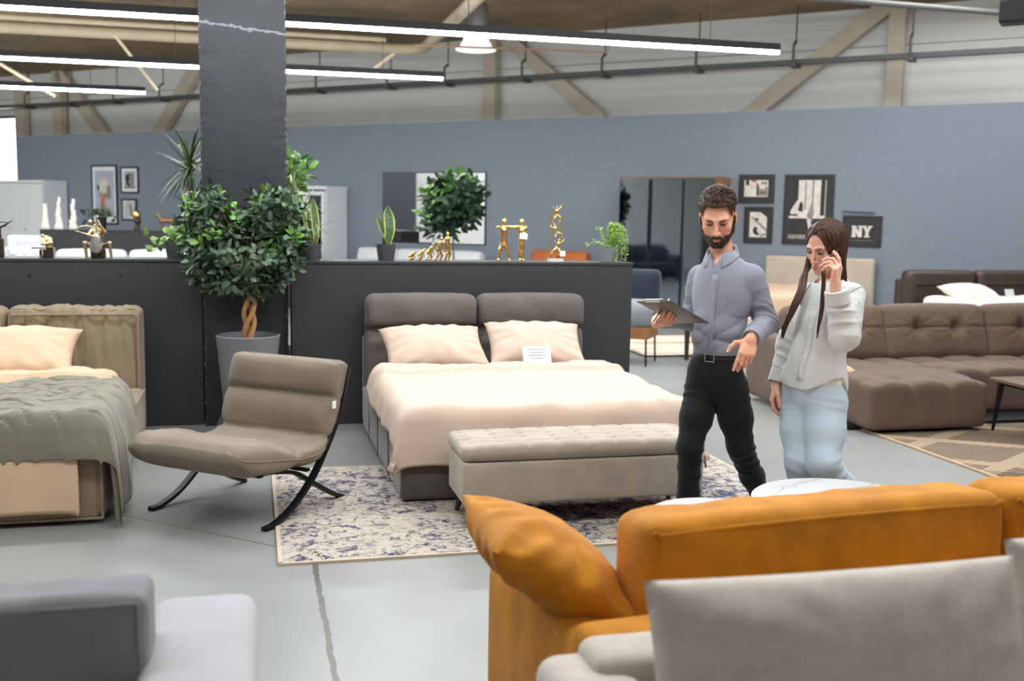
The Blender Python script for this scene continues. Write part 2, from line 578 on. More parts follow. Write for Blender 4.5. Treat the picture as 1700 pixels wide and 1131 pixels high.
# long wall with the high window opening at its far end
ws0, ws1, wz0, wz1 = HALL_S0 + .35, onwall(27, 250, HALL_N)[0], 2.05, 3.85
mb = MB()
def wbox(mb, s0, s1, n0, n1, z0, z1):
    p = wpoly(s0, s1, n0, n1); mb.prism(p, z0, z1)
wbox(mb, HALL_S0, ws0, HALL_N, HALL_N + .15, 0, CEIL)
wbox(mb, ws0, ws1, HALL_N, HALL_N + .15, 0, wz0)
wbox(mb, ws0, ws1, HALL_N, HALL_N + .15, wz1, CEIL)
wbox(mb, ws1, HALL_S1, HALL_N, HALL_N + .15, 0, CEIL)
wallobj('wall_hall', mb, M_panel)
M_alu = simple('grey_aluminium', (70, 78, 86), .45, .6)
k = NT('clear_glass'); k.b.inputs['Transmission Weight'].default_value = 1; k.b.inputs['Roughness'].default_value = 0; k.b.inputs['IOR'].default_value = 1.05
k.b.inputs['Base Color'].default_value = (.96, .98, 1, 1)
M_glass = k.m
win = thing('window_1', None, None, W((ws0 + ws1) / 2, HALL_N + .07, (wz0 + wz1) / 2), WANG); win['kind'] = 'structure'
hw, hh = (ws1 - ws0) / 2, (wz1 - wz0) / 2
mb = MB()
for x in (-hw + .03, 0, hw - .03): mb.box((x, 0, 0), (.06, .08, 2 * hh))
for zz in (-hh + .03, hh - .03): mb.box((0, 0, zz), (2 * hw, .08, .06))
mb.build('window_frame', M_alu, win, 0)
MB().box((0, .0, 0), (2 * hw - .1, .012, 2 * hh - .1)).build('pane', M_glass, win, 0)

# side walls and the wall behind the camera
mb = MB(); wbox(mb, HALL_S0 - .15, HALL_S0, HALL_R, HALL_N, 0, CEIL); wallobj('wall_left', mb, M_panel)
mb = MB(); wbox(mb, HALL_S1, HALL_S1 + .15, HALL_R, HALL_N, 0, CEIL); wallobj('wall_right', mb, M_panel)
# white display wall standing along the side of the floor; the mirrors look at it
mb = MB(); mb.prism([(-10.4, 3.0), (-10.28, 3.0), (-10.28, 14.6), (-10.4, 14.6)], 0, 3.16); wallobj('wall_side', mb, simple('white_board', (226, 224, 220), .7, var=.03, vscale=1))
mb = MB(); wbox(mb, HALL_S0, HALL_S1, HALL_R - .15, HALL_R, 0, CEIL)
wallobj('wall_front', mb, M_panel)

# --- blue grey display wall
k = NT('blue_grey_board')
v = k.coords(world=True)
a = k.noise(v, 1.1, 3); g = k.noise(k.coords(rot=PI / 6, scale=(1, 1, 3.0), world=True), 22, 4, .7)
c = k.ramp(g, [(.3, lin((122, 131, 143))), (.7, lin((136, 144, 155)))])
c = k.mix(k.math('MULTIPLY', a, .25), c, lin((116, 125, 137)))
k.l(c, k.b.inputs['Base Color']); k.b.inputs['Roughness'].default_value = .75
k.bump(g, .25, .006)
M_blue = k.m
bw0 = onwall(27, 226)[0]
mb = MB(); wbox(mb, bw0, HALL_S1 - .4, WD, WD + .12, 0, 3.16)
wallobj('wall_back', mb, M_blue)

# --- charcoal concrete column, chipped along its edges, one pale plaster seam
k = NT('charcoal_concrete')
v = k.coords()
sp = k.n('ShaderNodeSeparateXYZ'); k.l(v, sp.inputs[0]); z = sp.outputs['Z']
a = k.noise(v, 2.2, 4); fine = k.noise(v, 60, 4, .7)
c = k.ramp(a, [(.3, lin((25, 27, 31))), (.7, lin((33, 35, 40)))])
wobm = k.math('MULTIPLY', k.math('SUBTRACT', k.noise(v, 10, 5, .8), .5), .10)
dd = k.math('ABSOLUTE', k.math('ADD', k.math('SUBTRACT', k.math('ADD', z, k.math('MULTIPLY', sp.outputs['X'], .09)), 2.93), wobm))
c = k.mix(k.math('LESS_THAN', dd, .009), c, lin((112, 112, 116)))
spk = k.math('GREATER_THAN', k.noise(v, 11, 5, .8), .655)
c = k.mix(spk, c, lin((18, 19, 22)))
edge_ = k.math('MULTIPLY', k.math('GREATER_THAN', k.math('ABSOLUTE', sp.outputs['X']), .297), k.math('GREATER_THAN', k.noise(v, 26, 4, .7), .56))
c = k.mix(edge_, c, lin((104, 106, 112)))
k.l(c, k.b.inputs['Base Color']); k.b.inputs['Roughness'].default_value = .5
h = k.math('SUBTRACT', k.math('MULTIPLY', fine, .25), k.math('MULTIPLY', spk, .8))
h2 = k.math('ADD', h, k.math('MULTIPLY', k.math('LESS_THAN', dd, .016), .8))
bands = k.math('MULTIPLY', k.math('LESS_THAN', k.math('FRACT', k.math('DIVIDE', z, .31)), .012), .35)
k.bump(k.math('ADD', h2, bands), .8, .02)
M_col = k.m
CX0, CX1, CY0, CY1 = -.355, .262, 8.10, 8.72
def colfn(p, u):
    on = sum(1 for a in range(2) if abs(abs(u[a]) - 1) < .06)
    q = Vector(p)
    if on >= 2:
        e = fbm((p.x * 3, p.y * 3, p.z), 14, 3)
        q.x *= 1 - .016 * max(0, e); q.y *= 1 - .016 * max(0, e)
    return q
o = MB().rbox((0, 0, 0), (CX1 - CX0, CY1 - CY0, CEIL), .004, (4, 4, 260), fn=colfn, rs=1).build('column', M_col, None, 60)
o.location = G((CX0 + CX1) / 2, (CY0 + CY1) / 2, CEIL / 2); o.rotation_euler = (0, 0, YAW); o['kind'] = 'structure'
for vtx in o.data.vertices: vtx.co.z += CEIL / 2
o.location.z = 0

# --- steel bracing on the hall wall
M_beam = simple('beige_steel', (216, 203, 184), .6, 0, .4, .06, 3)
def beam(name, a, b, w=.24, dist=HALL_N - .16, d=.16):
    sa, za = onwall(*a, dist); sb, zb = onwall(*b, dist)
    o = MB().bar(W(sa, dist, za), W(sb, dist, zb), w, d, up=WN).build(name, M_beam, None, 0, bevel=.008)
    o['kind'] = 'structure'; return o
def post(px, py, w=.26):
    dist = HALL_N - .16; s_, _ = onwall(px, py, dist)
    o = MB().bar(W(s_, dist, 0), W(s_, dist, CEIL), w, .16, up=WN).build('trim_post', M_beam, None, 0, bevel=.008); o['kind'] = 'structure'
post(815, 140); post(1487, 100, .24); post(98, 170, .34); post(36, 190, .34)
beam('trim_brace', (832, 55), (1000, 200)); beam('trim_brace', (1480, 4), (1240, 194), .25)
beam('trim_brace', (345, 82), (262, 225), .3); beam('trim_brace', (97, 120), (176, 228), .3)
sa, za = onwall(1425, 44, HALL_N - .16)

# ================================================================== CEILING FITTINGS
M_black = simple('black_aluminium', (28, 29, 32), .5, .3)
M_led = emit('led_diffuser', (244, 252, 255), 84)
M_wire = simple('steel_wire', (70, 70, 72), .4, .8)
def strip(x0, x1, y, label, z=3.4, group='suspended linear lights'):
    L = x1 - x0
    t = thing('pendant_light', label, 'light', G(x0, y, z), YAW, group)
    MB().box((L / 2, 0, .045), (L, .062, .075)).build('housing', M_black, t, 0)
    MB().box((L / 2, 0, -.009), (L - .01, .056, .034)).build('diffuser', M_led, t, 0)
    x = L - .8
    while x > .2:
        MB().tube([(x, 0, .08), (x, 0, CEIL - z - .002)], .004, 5).build('cable', M_wire, t, 0); x -= 2.6
    return t
strip(-11, 5.52, 10.58, 'longest suspended black linear light, nearest, passing behind the column')
strip(-12, 2.50, 14.16, 'middle suspended black linear light, its end just past the column')
strip(-13, -1.58, 17.62, 'shortest suspended black linear light, ending before the column')
for yy, xa, xb in ((7.0, -4, 5.5), (3.42, -4, 5.5), (21.2, -13, -5.3)):  # extra lamp rows, added unseen to brighten the floor and the far corner
    strip(xa, xb, yy, 'added black suspended linear light over the display floor, out of view')

M_white = simple('white_enamel', (232, 232, 230), .35)
M_pipe = simple('beige_pipe', (204, 186, 158), .5, 0, .5, .08, 3)
M_grey = simple('grey_metal', (128, 126, 122), .5, .4)
M_dkgrey = simple('galvanised_grey', (98, 98, 98), .5, .5)
p = D(790, 84, 15.4)
t = thing('pendant_lamp', 'white bell shaped high bay lamp hanging below the ceiling', 'light', (p.x, p.y, p.z))
t.scale = (1.16, 1.16, 1)
MB().lathe([(.245, 0), (.25, .02), (.20, .05), (.185, .10), (.165, .12), (.15, .19), (.1, .215), (.0, .22)], 28).build('lamp_shade', emit('lit_white_shade', (246, 246, 240), .9), t, 50)
MB().lathe([(0, .004), (.225, .006), (.225, .012), (0, .012)], 28).build('diffuser', emit('lamp_glow', (255, 252, 244), 14.0), t, 50)
MB().lathe([(.13, .21), (.14, .26), (.14, .62), (.12, .66), (0, .66)], 20).build('housing', M_grey, t, 50)
MB().tube([(0, 0, .64), (0, 0, CEIL - p.z - .002)], .02, 8).build('cable', M_grey, t, 0)

def pipe(name, label, pts, r, mat, cat='pipe', group=None):
    pts = [Vector(q) for q in pts]; c = pts[0].copy()
    o = MB().tube([q - c for q in pts], r, 12).build(name, mat, None, 50, loc=c)
    return props(o, label, cat, group)
def bend(a, b, c, r, n=6):
    a, b, c = Vector(a), Vector(b), Vector(c)
    d1 = (a - b).normalized() * r; d2 = (c - b).normalized() * r
    return [a] + [(b + d1) * (1 - t) ** 2 + b * 2 * t * (1 - t) + (b + d2) * t * t for t in [i / n for i in range(n + 1)]] + [c]
za = 4.25
A = at(-60, 42, za); B_ = at(700, 84, za); C_ = at(830, -40, za)
pipe('heating_pipe', 'thick beige pipe under the ceiling, turning up at a bend', bend(A, B_, C_, .5), .085, M_pipe)
A = at(-60, 24, 4.35); B_ = at(640, 66, 4.35)
pipe('heating_pipe', 'thinner beige pipe running just above the thick one', [A, B_], .04, M_pipe)
pipe('sprinkler_pipe', 'thin brown pipe below the ceiling ending beside the white bell lamp', bend(at(690, 75, 3.85), at(1010, 87, 3.85), at(1011, 60, 4.05), .06), .013, simple('brown_pipe', (150, 116, 88), .5))
pipe('ceiling_rail', 'grey rail under the ceiling leading to the black speaker', [at(1290, -8, 4.4), at(1672, 22, 4.4)], .04, M_grey, 'rail')
pipe('brace_rod', 'pale slanting rod below the ceiling, crossing behind the column', [D(190, 58, 15), D(262, 150, 15)], .022, M_pipe, 'rod')
pipe('brace_rod', 'pale slanting rod at the ceiling edge above the shortest light', [D(-10, 100, 17), D(92, 160, 17)], .03, M_pipe, 'rod')
pipe('brace_rod', 'pale short rod below the bend of the thick pipe', [D(655, 88, 16), D(620, 115, 16)], .03, M_pipe, 'rod')

# cable tray along the hall wall with its hangers
TD = HALL_N - .75
s0, z0 = onwall(-30, 184, TD); s1, z1 = onwall(1740, 80, TD)
tz = (z0 + z1) / 2
t = thing('cable_tray', 'long grey perforated cable tray hung in front of the white panel wall', 'cable tray', W(s0, TD, tz), WANG)
mb = MB(); L = s1 - s0
mb.box((L / 2, 0, 0), (L, .14, .012)); mb.box((L / 2, -.07, .03), (L, .012, .07)); mb.box((L / 2, .07, .03), (L, .012, .07))
mb.build('tray', M_dkgrey, t, 0)
for px in (48, 120, 195, 272, 532, 650, 745, 873, 1005, 1160, 1320, 1512):
    s_, _ = onwall(px, 120, TD); x = s_ - s0
    mb = MB(); mb.tube([(x, -.02, .3), (x, -.02, CEIL - tz - .002)], .012, 6)
    mb.tube([(x, -.14, -.03), (x, -.14, .26), (x, -.02, .34)], .022, 6); mb.box((x, -.02, -.03), (.10, .3, .035))
    mb.build('hanger', M_dkgrey, t, 0)
p = D(1690, 20, 11.5)
t = thing('speaker', 'black loudspeaker hung under the ceiling in the top corner', 'speaker', p, WANG)
MB().rbox((0, 0, 0), (.34, .3, .24), .02).build('speaker_box', M_black, t, 40)
MB().box((0, .05, .3), (.05, .03, CEIL - p.z - .12 - .0)).build('bracket', M_black, t, 0, loc=(0, 0, (CEIL - p.z) / 2 - .22))
p = D(1000, 4, 12)
t = thing('smoke_detector', 'small white smoke detector on the wood ceiling', 'detector', (p.x, p.y, CEIL))
MB().lathe([(.07, -.012), (.09, 0)], 16).build('base', M_white, t, 40)
MB().lathe([(0, -.06), (.05, -.055), (.065, -.03), (.068, -.012)], 16).build('sensor', M_white, t, 40)
# ================================================================== BEDS, BENCH, RUGS
M_hb = fabric('taupe_velour', (98, 91, 86), .14, 4, 300, .25, .85, .12)
M_hbs = fabric('taupe_velour_frame', (86, 80, 77), .14, 4, 300, .25, .85, .35)
M_peach = fabric('peach_cotton', (200, 177, 160), .03, 3, 500, .12, .8, .1)
M_peach2 = fabric('apricot_cotton', (208, 178, 150), .04, 3, 500, .12, .8, .1)
M_bed2 = fabric('brown_beige_weave', (146, 128, 107), .16, 5, 160, .5, .95, .2, .45)
M_quilt = fabric('sage_quilt', (124, 120, 106), .06, 4, 400, .15, .8, .2)
M_bench = fabric('greige_velvet', (166, 154, 140), .10, 7, 300, .2, .7, .15)
M_darkwood = simple('dark_wood', (52, 40, 32), .45, 0, .5, .2, 30, .1, 60, (1, 1, .1))
M_plastic = simple('clear_card_sleeve', (214, 216, 222), .12, 0, .6)
M_paper = simple('white_paper', (240, 240, 240), .7)
M_ink = simple('grey_print', (150, 150, 152), .8)

# ---------------- taupe bed
BX, BY = 1.66, 5.70
t = thing('bed', 'taupe upholstered double bed with padded headboard, against the charcoal partition', 'bed', G(BX, BY), YAW)
def sidefn(p, u):
    q = Vector(p)
    q.x += .006 * fbm((p.y * 2, p.z * 3, 1), 2) * (1 if u[0] > 0 else -1) * (abs(u[0]) > .9)
    return q
mb = MB()
mb.rbox((-.82, 1.05, .18), (.10, 2.10, .32), .03, (2, 20, 3), fn=sidefn)
mb.rbox((.82, 1.05, .18), (.10, 2.10, .32), .03, (2, 20, 3), fn=sidefn)
mb.rbox((0, .05, .18), (1.74, .10, .32), .03, (16, 2, 3), puff=(0, .006, 0))
mb.build('bed_frame', M_hbs, t)
mb = MB()
for yy in (.55, 1.1, 1.62):
    for sx in (-1, 1): mb.tube([(sx * .872, yy, .03), (sx * .873, yy, .33)], .004, 5)
mb.build('seam', M_hbs, t)
MB().rbox((0, 2.27, .36), (1.70, .10, .66), .02).build('headboard_panel', M_hbs, t)
def hbfn(p, u):
    q = Vector(p); z = p.z + .50                       # height above floor offset below
    g = math.exp(-((z - .755) / .022) ** 2)
    g2 = .5 * math.exp(-((z - .70) / .014) ** 2)
    if u[1] < 0: q.y += .085 * g + .03 * g2
    else: q.y -= .02 * g
    q.x *= 1 - .01 * g
    q.y -= .014 * max(0, math.sin(max(0, min(1, (z - .77) / .23)) * PI)) * (u[1] < 0)
    q += Vector((0, -.006, .004)) * fbm((p.x * 4 + u[0], p.z * 5, p.y), 3)
    return q
for sx in (-1, 1):
    MB().rbox((sx * .425, 2.16, .50), (.84, .20, 1.02), .06, (18, 3, 44), puff=(.0, .02, .012), fn=hbfn).build('headboard_cushion', M_hb, t)
t = thing('mattress', 'peach covered mattress lying in the taupe bed', 'mattress', G(BX, BY + 1.05, .18), YAW)
MB().rbox((0, 0, .155), (1.52, 1.86, .31), .07, (8, 8, 3), puff=(0, 0, .01)).build('mattress_body', M_peach, t)
MB().rbox((0, -.0, .315), (1.5, 1.84, .012), .005, (6, 6, 2)).build('fitted_sheet', M_peach, t)

def sheet(name, mat, label, half, ytop, zt, ov, foot, oy0, origin, seed=0, nu=90, nv=90, th=.03, fold=None, wr=.006, hemw=.03, subs=0, r=.09, xlim=None, quilt=False, parent=None):
    """bed cover: half width, runs from the foot overhang to ytop; ov(v) side overhang; fold = (y0, height) turned back strip"""
    off = Vector((seed * 3.7, seed * 1.3, seed * 5.1))
    def fn(a, b):
        v = b
        o_ = ov(v)
        lim = half + o_
        s = (a * 2 - 1) * lim
        if xlim: s = xlim[0] + (xlim[1] - xlim[0]) * a if o_ == 0 else max(xlim[0], s)
        L = ytop + foot
        ty = ytop - L * (1 - v)                        # negative beyond the foot edge
        x, dx = hang(s, half, r)
        if ty > r: y, dy = ty, 0
        else:
            yy, dy = hang(ty - 10, 10, r); y = yy + 10
        P = Vector((x, y, 0)) + off
        d = max(dx, dy) + .25 * min(dx, dy)
        z = zt - d
        flat = 1 - sstep(0, .05, d)
        z += wr * fbm((x * 2.2 + off.x, y * 2.2 + off.y, off.z), 2.0, 4) * (1.2 * flat + .3)
        z += wr * .9 * flat * abs(fbm((x * 1.3 + y * .7 + off.x, y * 2.6 - x * .4, 3), 2.4, 3))
        # hanging folds
        w = sstep(.03, .22, dx); w2 = sstep(.03, .22, dy)
        if dx > 0:
            k = (.5 + .5 * math.sin(y * 11 + 4 * fbm((y, 0, seed), 1.3))) * hemw * w
            x += (1 if s > 0 else -1) * (k + .012 * w)
        if dy > 0:
            k = (.5 + .5 * math.sin(x * 10 + 4 * fbm((x, 5, seed), 1.3))) * hemw * w2
            y -= k + .01 * w2
        if dx > 0 and dy > 0:
            q = min(w, w2); x += (1 if s > 0 else -1) * .012 * q; y -= .012 * q
        if fold and ty > fold[0]:
            e = sstep(fold[0], fold[0] + .035, ty)
            z += fold[1] * e * (1 - .55 * sstep(fold[0] + .1, ytop, ty)) * (1 - .7 * w)
            z += .008 * e * fbm((x * 3, y * 8, seed), 2)
        if quilt and True:
            aa = math.sin((x * 1.0 + .06 * math.sin(y * 17)) * 22) ; bb = math.sin((y + .05 * math.sin(x * 13)) * 24)
            g = max(1 - abs(aa) * 5, 0) * (math.sin(y * 9 + x * 4) > -.2) ; g2 = max(1 - abs(bb) * 4, 0) * (math.sin(x * 7 - y * 3) > -.55)
            g = max(g, g2)
            z -= .028 * g * (1 - w * .7); x -= (1 if s > 0 else -1) * .012 * g * w
            x += (1 if s > 0 else -1) * .03 * sstep(.05, .5, dx) * (1 - .6 * sstep(.5, 1, v))
        return (x, y, z)
    mb = MB(); mb.grid(fn, nu, nv)
    o = mb.build(name, mat, None, 80, solid=th, subsurf=subs)
    o.location = origin; o.rotation_euler = (0, 0, YAW)
    return o
o = sheet('duvet', M_peach, '', .885, 1.52, .555, lambda v: .17 - .05 * sstep(.75, 1, v) + .08 * (1 - sstep(0, .25, v)), .29, 0, G(BX, BY - .03), 1, 110, 110, .03, (1.22, .035), .013, .022)
props(o, 'peach duvet spread over the taupe bed, hanging down at its foot', 'duvet')
def lean_pillow(name, label, x, y, z, w, h, tk, tilt, yawz, seed, mat, origin=(BX, BY), pinch=.07, roll=0, wr=.014):
    o = pillow(w, h, tk, pinch, wr, seed, 44, 32).build(name, mat, None, 80)
    o.rotation_euler = (Matrix.Rotation(YAW + yawz, 3, 'Z') @ Matrix.Rotation(tilt, 3, 'X') @ Matrix.Rotation(roll, 3, 'Z')).to_euler()
    o.location = G(origin[0] + x, origin[1] + y, z)
    return props(o, label, 'pillow', 'pillows on the beds')
lean_pillow('pillow', 'peach pillow leaning on the taupe headboard, the one without a card', -.39, 1.74, .655, .75, .46, .24, math.radians(33), .04, 3, M_peach, roll=.02)
lean_pillow('pillow', 'peach pillow leaning on the taupe headboard, behind the white card', .36, 1.74, .67, .72, .47, .24, math.radians(35), -.05, 4, M_peach, roll=-.03)
# price card standing against the pillow
p = G(BX + .295, BY + 1.42, .575)
t = thing('price_card', 'white price card in a clear sleeve propped on a peach pillow', 'card', p, YAW)
R_ = Matrix.Rotation(math.radians(-24), 4, 'X')
MB().box((0, 0, .065), (.205, .004, .13), R_).build('sleeve', M_plastic, t, 0)
mb = MB()
for i, wv in enumerate((.13, .10, .12, .09)): mb.box((.0, -.003, .105 - i * .022), (wv, .001, .005), R_)
mb.build('print', M_ink, t, 0)

# ---------------- storage bench
BNX, BNY, BNL, BND = 1.03, 5.13, 1.32, .42
t = thing('storage_bench', 'greige tufted storage bench on dark legs at the foot of the bed', 'bench', G(BNX + BNL / 2, BNY + BND / 2, .0125), YAW)
def bodyfn(p, u):
    q = Vector(p); q.y += .003 * fbm((p.x * 5, p.z * 6, 2), 1.5); return q
MB().rbox((0, 0, .238), (BNL, BND, .225), .018, (26, 8, 6), fn=bodyfn).build('box', M_bench, t)
btn = [(-.62 + i * (1.24 / 8) + (j % 2) * .0, -.135 + j * .09) for i in range(9) for j in range(4)]
def tuft(p, u):
    q = Vector(p)
    if u[2] > .2:
        x, y = p.x, p.y
        cx = (x + .62) / .155; cy = (y + .135) / .09
        fx, fy = abs(cx - round(cx)), abs(cy - round(cy))
        inside = (abs(x) < .69)
        g = math.exp(-((fx * .155) ** 2 + (fy * .09) ** 2) / .016 ** 2) if -.2 < cx < 8.2 and -.2 < cy < 3.2 else 0
        l = max(math.exp(-(fx * .155 / .010) ** 2), math.exp(-(fy * .09 / .010) ** 2) if True else 0)
        q.z -= (.020 * g + .007 * l) * sstep(.2, .9, u[2])
    elif u[1] < -.8:
        cx = (p.x + .62) / .155; fx = abs(cx - round(cx)); q.y += .006 * math.exp(-(fx * .155 / .010) ** 2)
    return q
MB().rbox((0, 0, .397), (BNL + .02, BND + .02, .085), .04, (80, 30, 4), puff=(.0, .0, .012), fn=tuft).build('tufted_lid', M_bench, t, 60)
mb = MB()
for (x, y) in btn: mb.ball((x, y, .43), (.011, .011, .007), 6)
mb.build('buttons', M_bench, t)
for sx in (-1, 1):
    for sy in (-1, 1):
        a = Vector((sx * (BNL / 2 - .07), sy * (BND / 2 - .06), .13)); b = a + Vector((sx * .03, sy * .02, -.13))
        MB().tube([a, b], [.022, .013], 10).build('leg', M_darkwood, t)

# ---------------- brown beige bed at the edge of the picture
LX, LY = -1.65, 5.64
t = thing('bed', 'brown beige fabric bed with gathered headboard beside the lounge chair', 'bed', G(LX, LY), YAW)
def gath(p, u):
    q = Vector(p)
    q.y -= (.008 + .016 * sstep(-.4, .9, u[2])) * fbm((p.x * 10 + .8 * p.z, p.z * 1.1, 4), 1.7, 3) * (u[1] < 0) * (abs(u[2]) < .97)
    q.z += .016 * fbm((p.x * 16, 2, 1), 1.2, 2) * (u[2] > .9)
    return q
def sidegath(p, u):
    q = Vector(p); q.x += .008 * fbm((p.y * 9, p.z * 1.5, 8), 1.5, 3) * (u[0] > 0); return q
mb = MB()
mb.rbox((.83, 1.08, .19), (.14, 2.14, .34), .045, (3, 60, 5), fn=sidegath)
mb.rbox((-.83, 1.08, .19), (.14, 2.14, .34), .045, (3, 20, 3))
mb.rbox((0, .07, .19), (1.74, .14, .34), .03, (40, 3, 5), fn=lambda p, u: Vector((p.x, p.y - .004 * fbm((p.x * 4, p.z * 4, 1), 1.5) * (u[1] < 0), p.z)))
mb.build('bed_frame', M_bed2, t)
mb = MB()
mb.tube([(-.86, .0, .345), (.875, .0, .345)], .008, 6); mb.tube([(.885, .0, .345), (.885, .0, .03)], .008, 6); mb.tube([(-.86, -.004, .03), (.885, -.004, .03)], .008, 6)
mb.tube([(.90, .02, .35), (.90, 2.1, .35)], .008, 6)
mb.build('piping', M_bed2, t)
for sx in (-1, 1):
    c = MB().rbox((sx * .445, 2.29, .50), (.875, .24, .86), .05, (70, 4, 16), puff=(0, .03, 0), fn=gath).build('headboard_cushion', M_bed2, t)
    mb = MB(); y = 2.150
    x0, x1 = sx * .445 - .415, sx * .445 + .415
    mb.tube([(x0, y, .15), (x0, y - .006, .86), (x0 + .02, y - .008, .88), (x1 - .02, y - .008, .88), (x1, y - .006, .86), (x1, y, .15)], .009, 6)
    mb.build('piping', M_bed2, t)
MB().rbox((0, 2.40, .45), (1.76, .05, .86), .02).build('headboard_back', M_bed2, t)
MB().box((.64, -.009, .13), (.085, .004, .022)).build('metal_badge', simple('badge_steel', (170, 168, 164), .35, .8), t, 0)
t = thing('mattress', 'mattress lying in the brown beige bed', 'mattress', G(LX, LY + 1.12, .175), YAW)
MB().rbox((0, 0, .13), (1.5, 1.92, .27), .07, (8, 8, 3)).build('mattress_body', M_peach2, t)
MB().rbox((0, 0, .268), (1.48, 1.9, .012), .005, (6, 6, 2)).build('fitted_sheet', M_peach2, t)
o = sheet('duvet', M_peach2, '', .80, 1.78, .53, lambda v: .02, .42, 0, G(LX - .02, LY - .04), 5, 90, 90, .03, (1.36, .06), .016, .02, r=.08)
props(o, 'apricot duvet on the brown beige bed, its hem hanging over the foot', 'duvet')
o = sheet('quilt', M_quilt, '', .929, 1.08, .60, lambda v: .50 - .32 * sstep(.35, 1, v), .20, 0, G(LX - .0, LY - .05), 9, 190, 170, .022, None, .016, .03, r=.10, quilt=True)
props(o, 'sage green quilt laid over the apricot duvet, one corner drooping to the floor', 'quilt')
lean_pillow('pillow', 'apricot pillow lying against the gathered headboard', .08, 1.84, .66, .86, .56, .24, math.radians(26), 0.0, 6, M_peach2, (LX, LY), .07)

# ---------------- rugs
k = NT('distressed_blue_rug'); v = k.coords()
n1 = k.noise(v, 1.4, 4, .6); n2 = k.noise(v, 15, 6, .78, .9); n3 = k.noise(k.coords(scale=(.55, 1.3, 1)), 26, 5, .72, 1.2); n4 = k.noise(v, 90, 3, .7)
c = k.ramp(n1, [(.3, lin((172, 162, 150))), (.5, lin((188, 178, 166))), (.7, lin((174, 170, 164)))])
c = k.mix(k.math('MULTIPLY', n4, .5), c, lin((176, 162, 148)))
m = k.ramp(k.math('ADD', n2, k.math('MULTIPLY', k.math('SUBTRACT', n1, .5), .35)), [(.52, (0, 0, 0)), (.56, (1, 1, 1))])
c = k.mix(m, c, k.ramp(k.noise(v, 3.2, 3), [(.42, lin((92, 92, 104))), (.52, lin((58, 61, 104))), (.6, lin((70, 70, 78)))]))
m2 = k.ramp(n3, [(.535, (0, 0, 0)), (.58, (1, 1, 1))])
c = k.mix(k.math('MULTIPLY', m2, .8), c, lin((110, 104, 100)))
k.l(c, k.b.inputs['Base Color']); k.b.inputs['Roughness'].default_value = .95; k.b.inputs['Specular IOR Level'].default_value = .1
k.bump(n4, .4, .004)
t = thing('rug', 'cream rug with faded navy blotches, under the taupe bed and the bench', 'rug', G(1.565, 5.70), YAW)
MB().rbox((0, 0, .006), (2.91, 1.80, .012), .004, (4, 4, 1)).build('pile', k.m, t)
mb = MB()
for sx in (-1, 1): mb.box((sx * 1.455, 0, .006), (.02, 1.80, .013))
for sy in (-1, 1): mb.box((0, sy * .90, .006), (2.93, .02, .013))
mb.build('bound_edge', fabric('rug_binding', (190, 172, 152), .1, 5, 200), t, 0)

k = NT('striped_geometric_rug'); v = k.coords()
sp = k.n('ShaderNodeSeparateXYZ'); k.l(v, sp.inputs[0]); x, y = sp.outputs['X'], sp.outputs['Y']
stripe = k.math('GREATER_THAN', k.math('FRACT', k.math('DIVIDE', y, .042)), .42)
# big lozenges switch the stripes on
a = k.math('FRACT', k.math('ADD', k.math('DIVIDE', x, 1.3), k.math('DIVIDE', y, .8)))
b2 = k.math('FRACT', k.math('SUBTRACT', k.math('DIVIDE', x, 1.3), k.math('DIVIDE', y, .8)))
loz = k.math('MULTIPLY', k.math('LESS_THAN', a, .82), k.math('LESS_THAN', b2, .82))
n4 = k.noise(v, 60, 3, .7)
c = k.mix(k.math('MULTIPLY', n4, .6), lin((164, 146, 124)), lin((132, 112, 92)))
band = k.math('LESS_THAN', k.math('FRACT', k.math('ADD', k.math('DIVIDE', x, 2.6), k.math('DIVIDE', y, 1.6))), .3)
c = k.mix(k.math('MULTIPLY', band, .6), c, lin((118, 100, 82)))
c = k.mix(k.math('MULTIPLY', k.math('MULTIPLY', stripe, loz), k.math('ADD', .45, k.math('MULTIPLY', n4, .8))), c, lin((36, 32, 29)))
k.l(c, k.b.inputs['Base Color']); k.b.inputs['Roughness'].default_value = .95; k.b.inputs['Specular IOR Level'].default_value = .1
k.bump(n4, .5, .004)
t = thing('rug', 'tan rug with dark striped lozenges in front of the brown sofa', 'rug', G(6.3, 5.9), YAW)
MB().rbox((0, 0, .006), (3.4, 3.2, .012), .004, (4, 4, 1)).build('pile', k.m, t)
mb = MB()
for sx in (-1, 1): mb.box((sx * 1.70, 0, .006), (.025, 3.2, .013))
for sy in (-1, 1): mb.box((0, sy * 1.60, .006), (3.4, .025, .013))
mb.build('bound_edge', fabric('rug_binding_tan', (176, 152, 124), .1, 5, 200), t, 0)
# ================================================================== LOUNGE CHAIR
M_chair = fabric('greige_nubuck', (128, 115, 101), .08, 5, 400, .15, .75, .1)
M_frame = simple('black_steel', (24, 24, 26), .42, .5)
CHA = math.radians(-25.6)
t = thing('lounge_chair', 'greige padded lounge chair on crossed black curved legs, beside the patterned rug', 'chair', (-1.434, 5.685, 0), CHA)
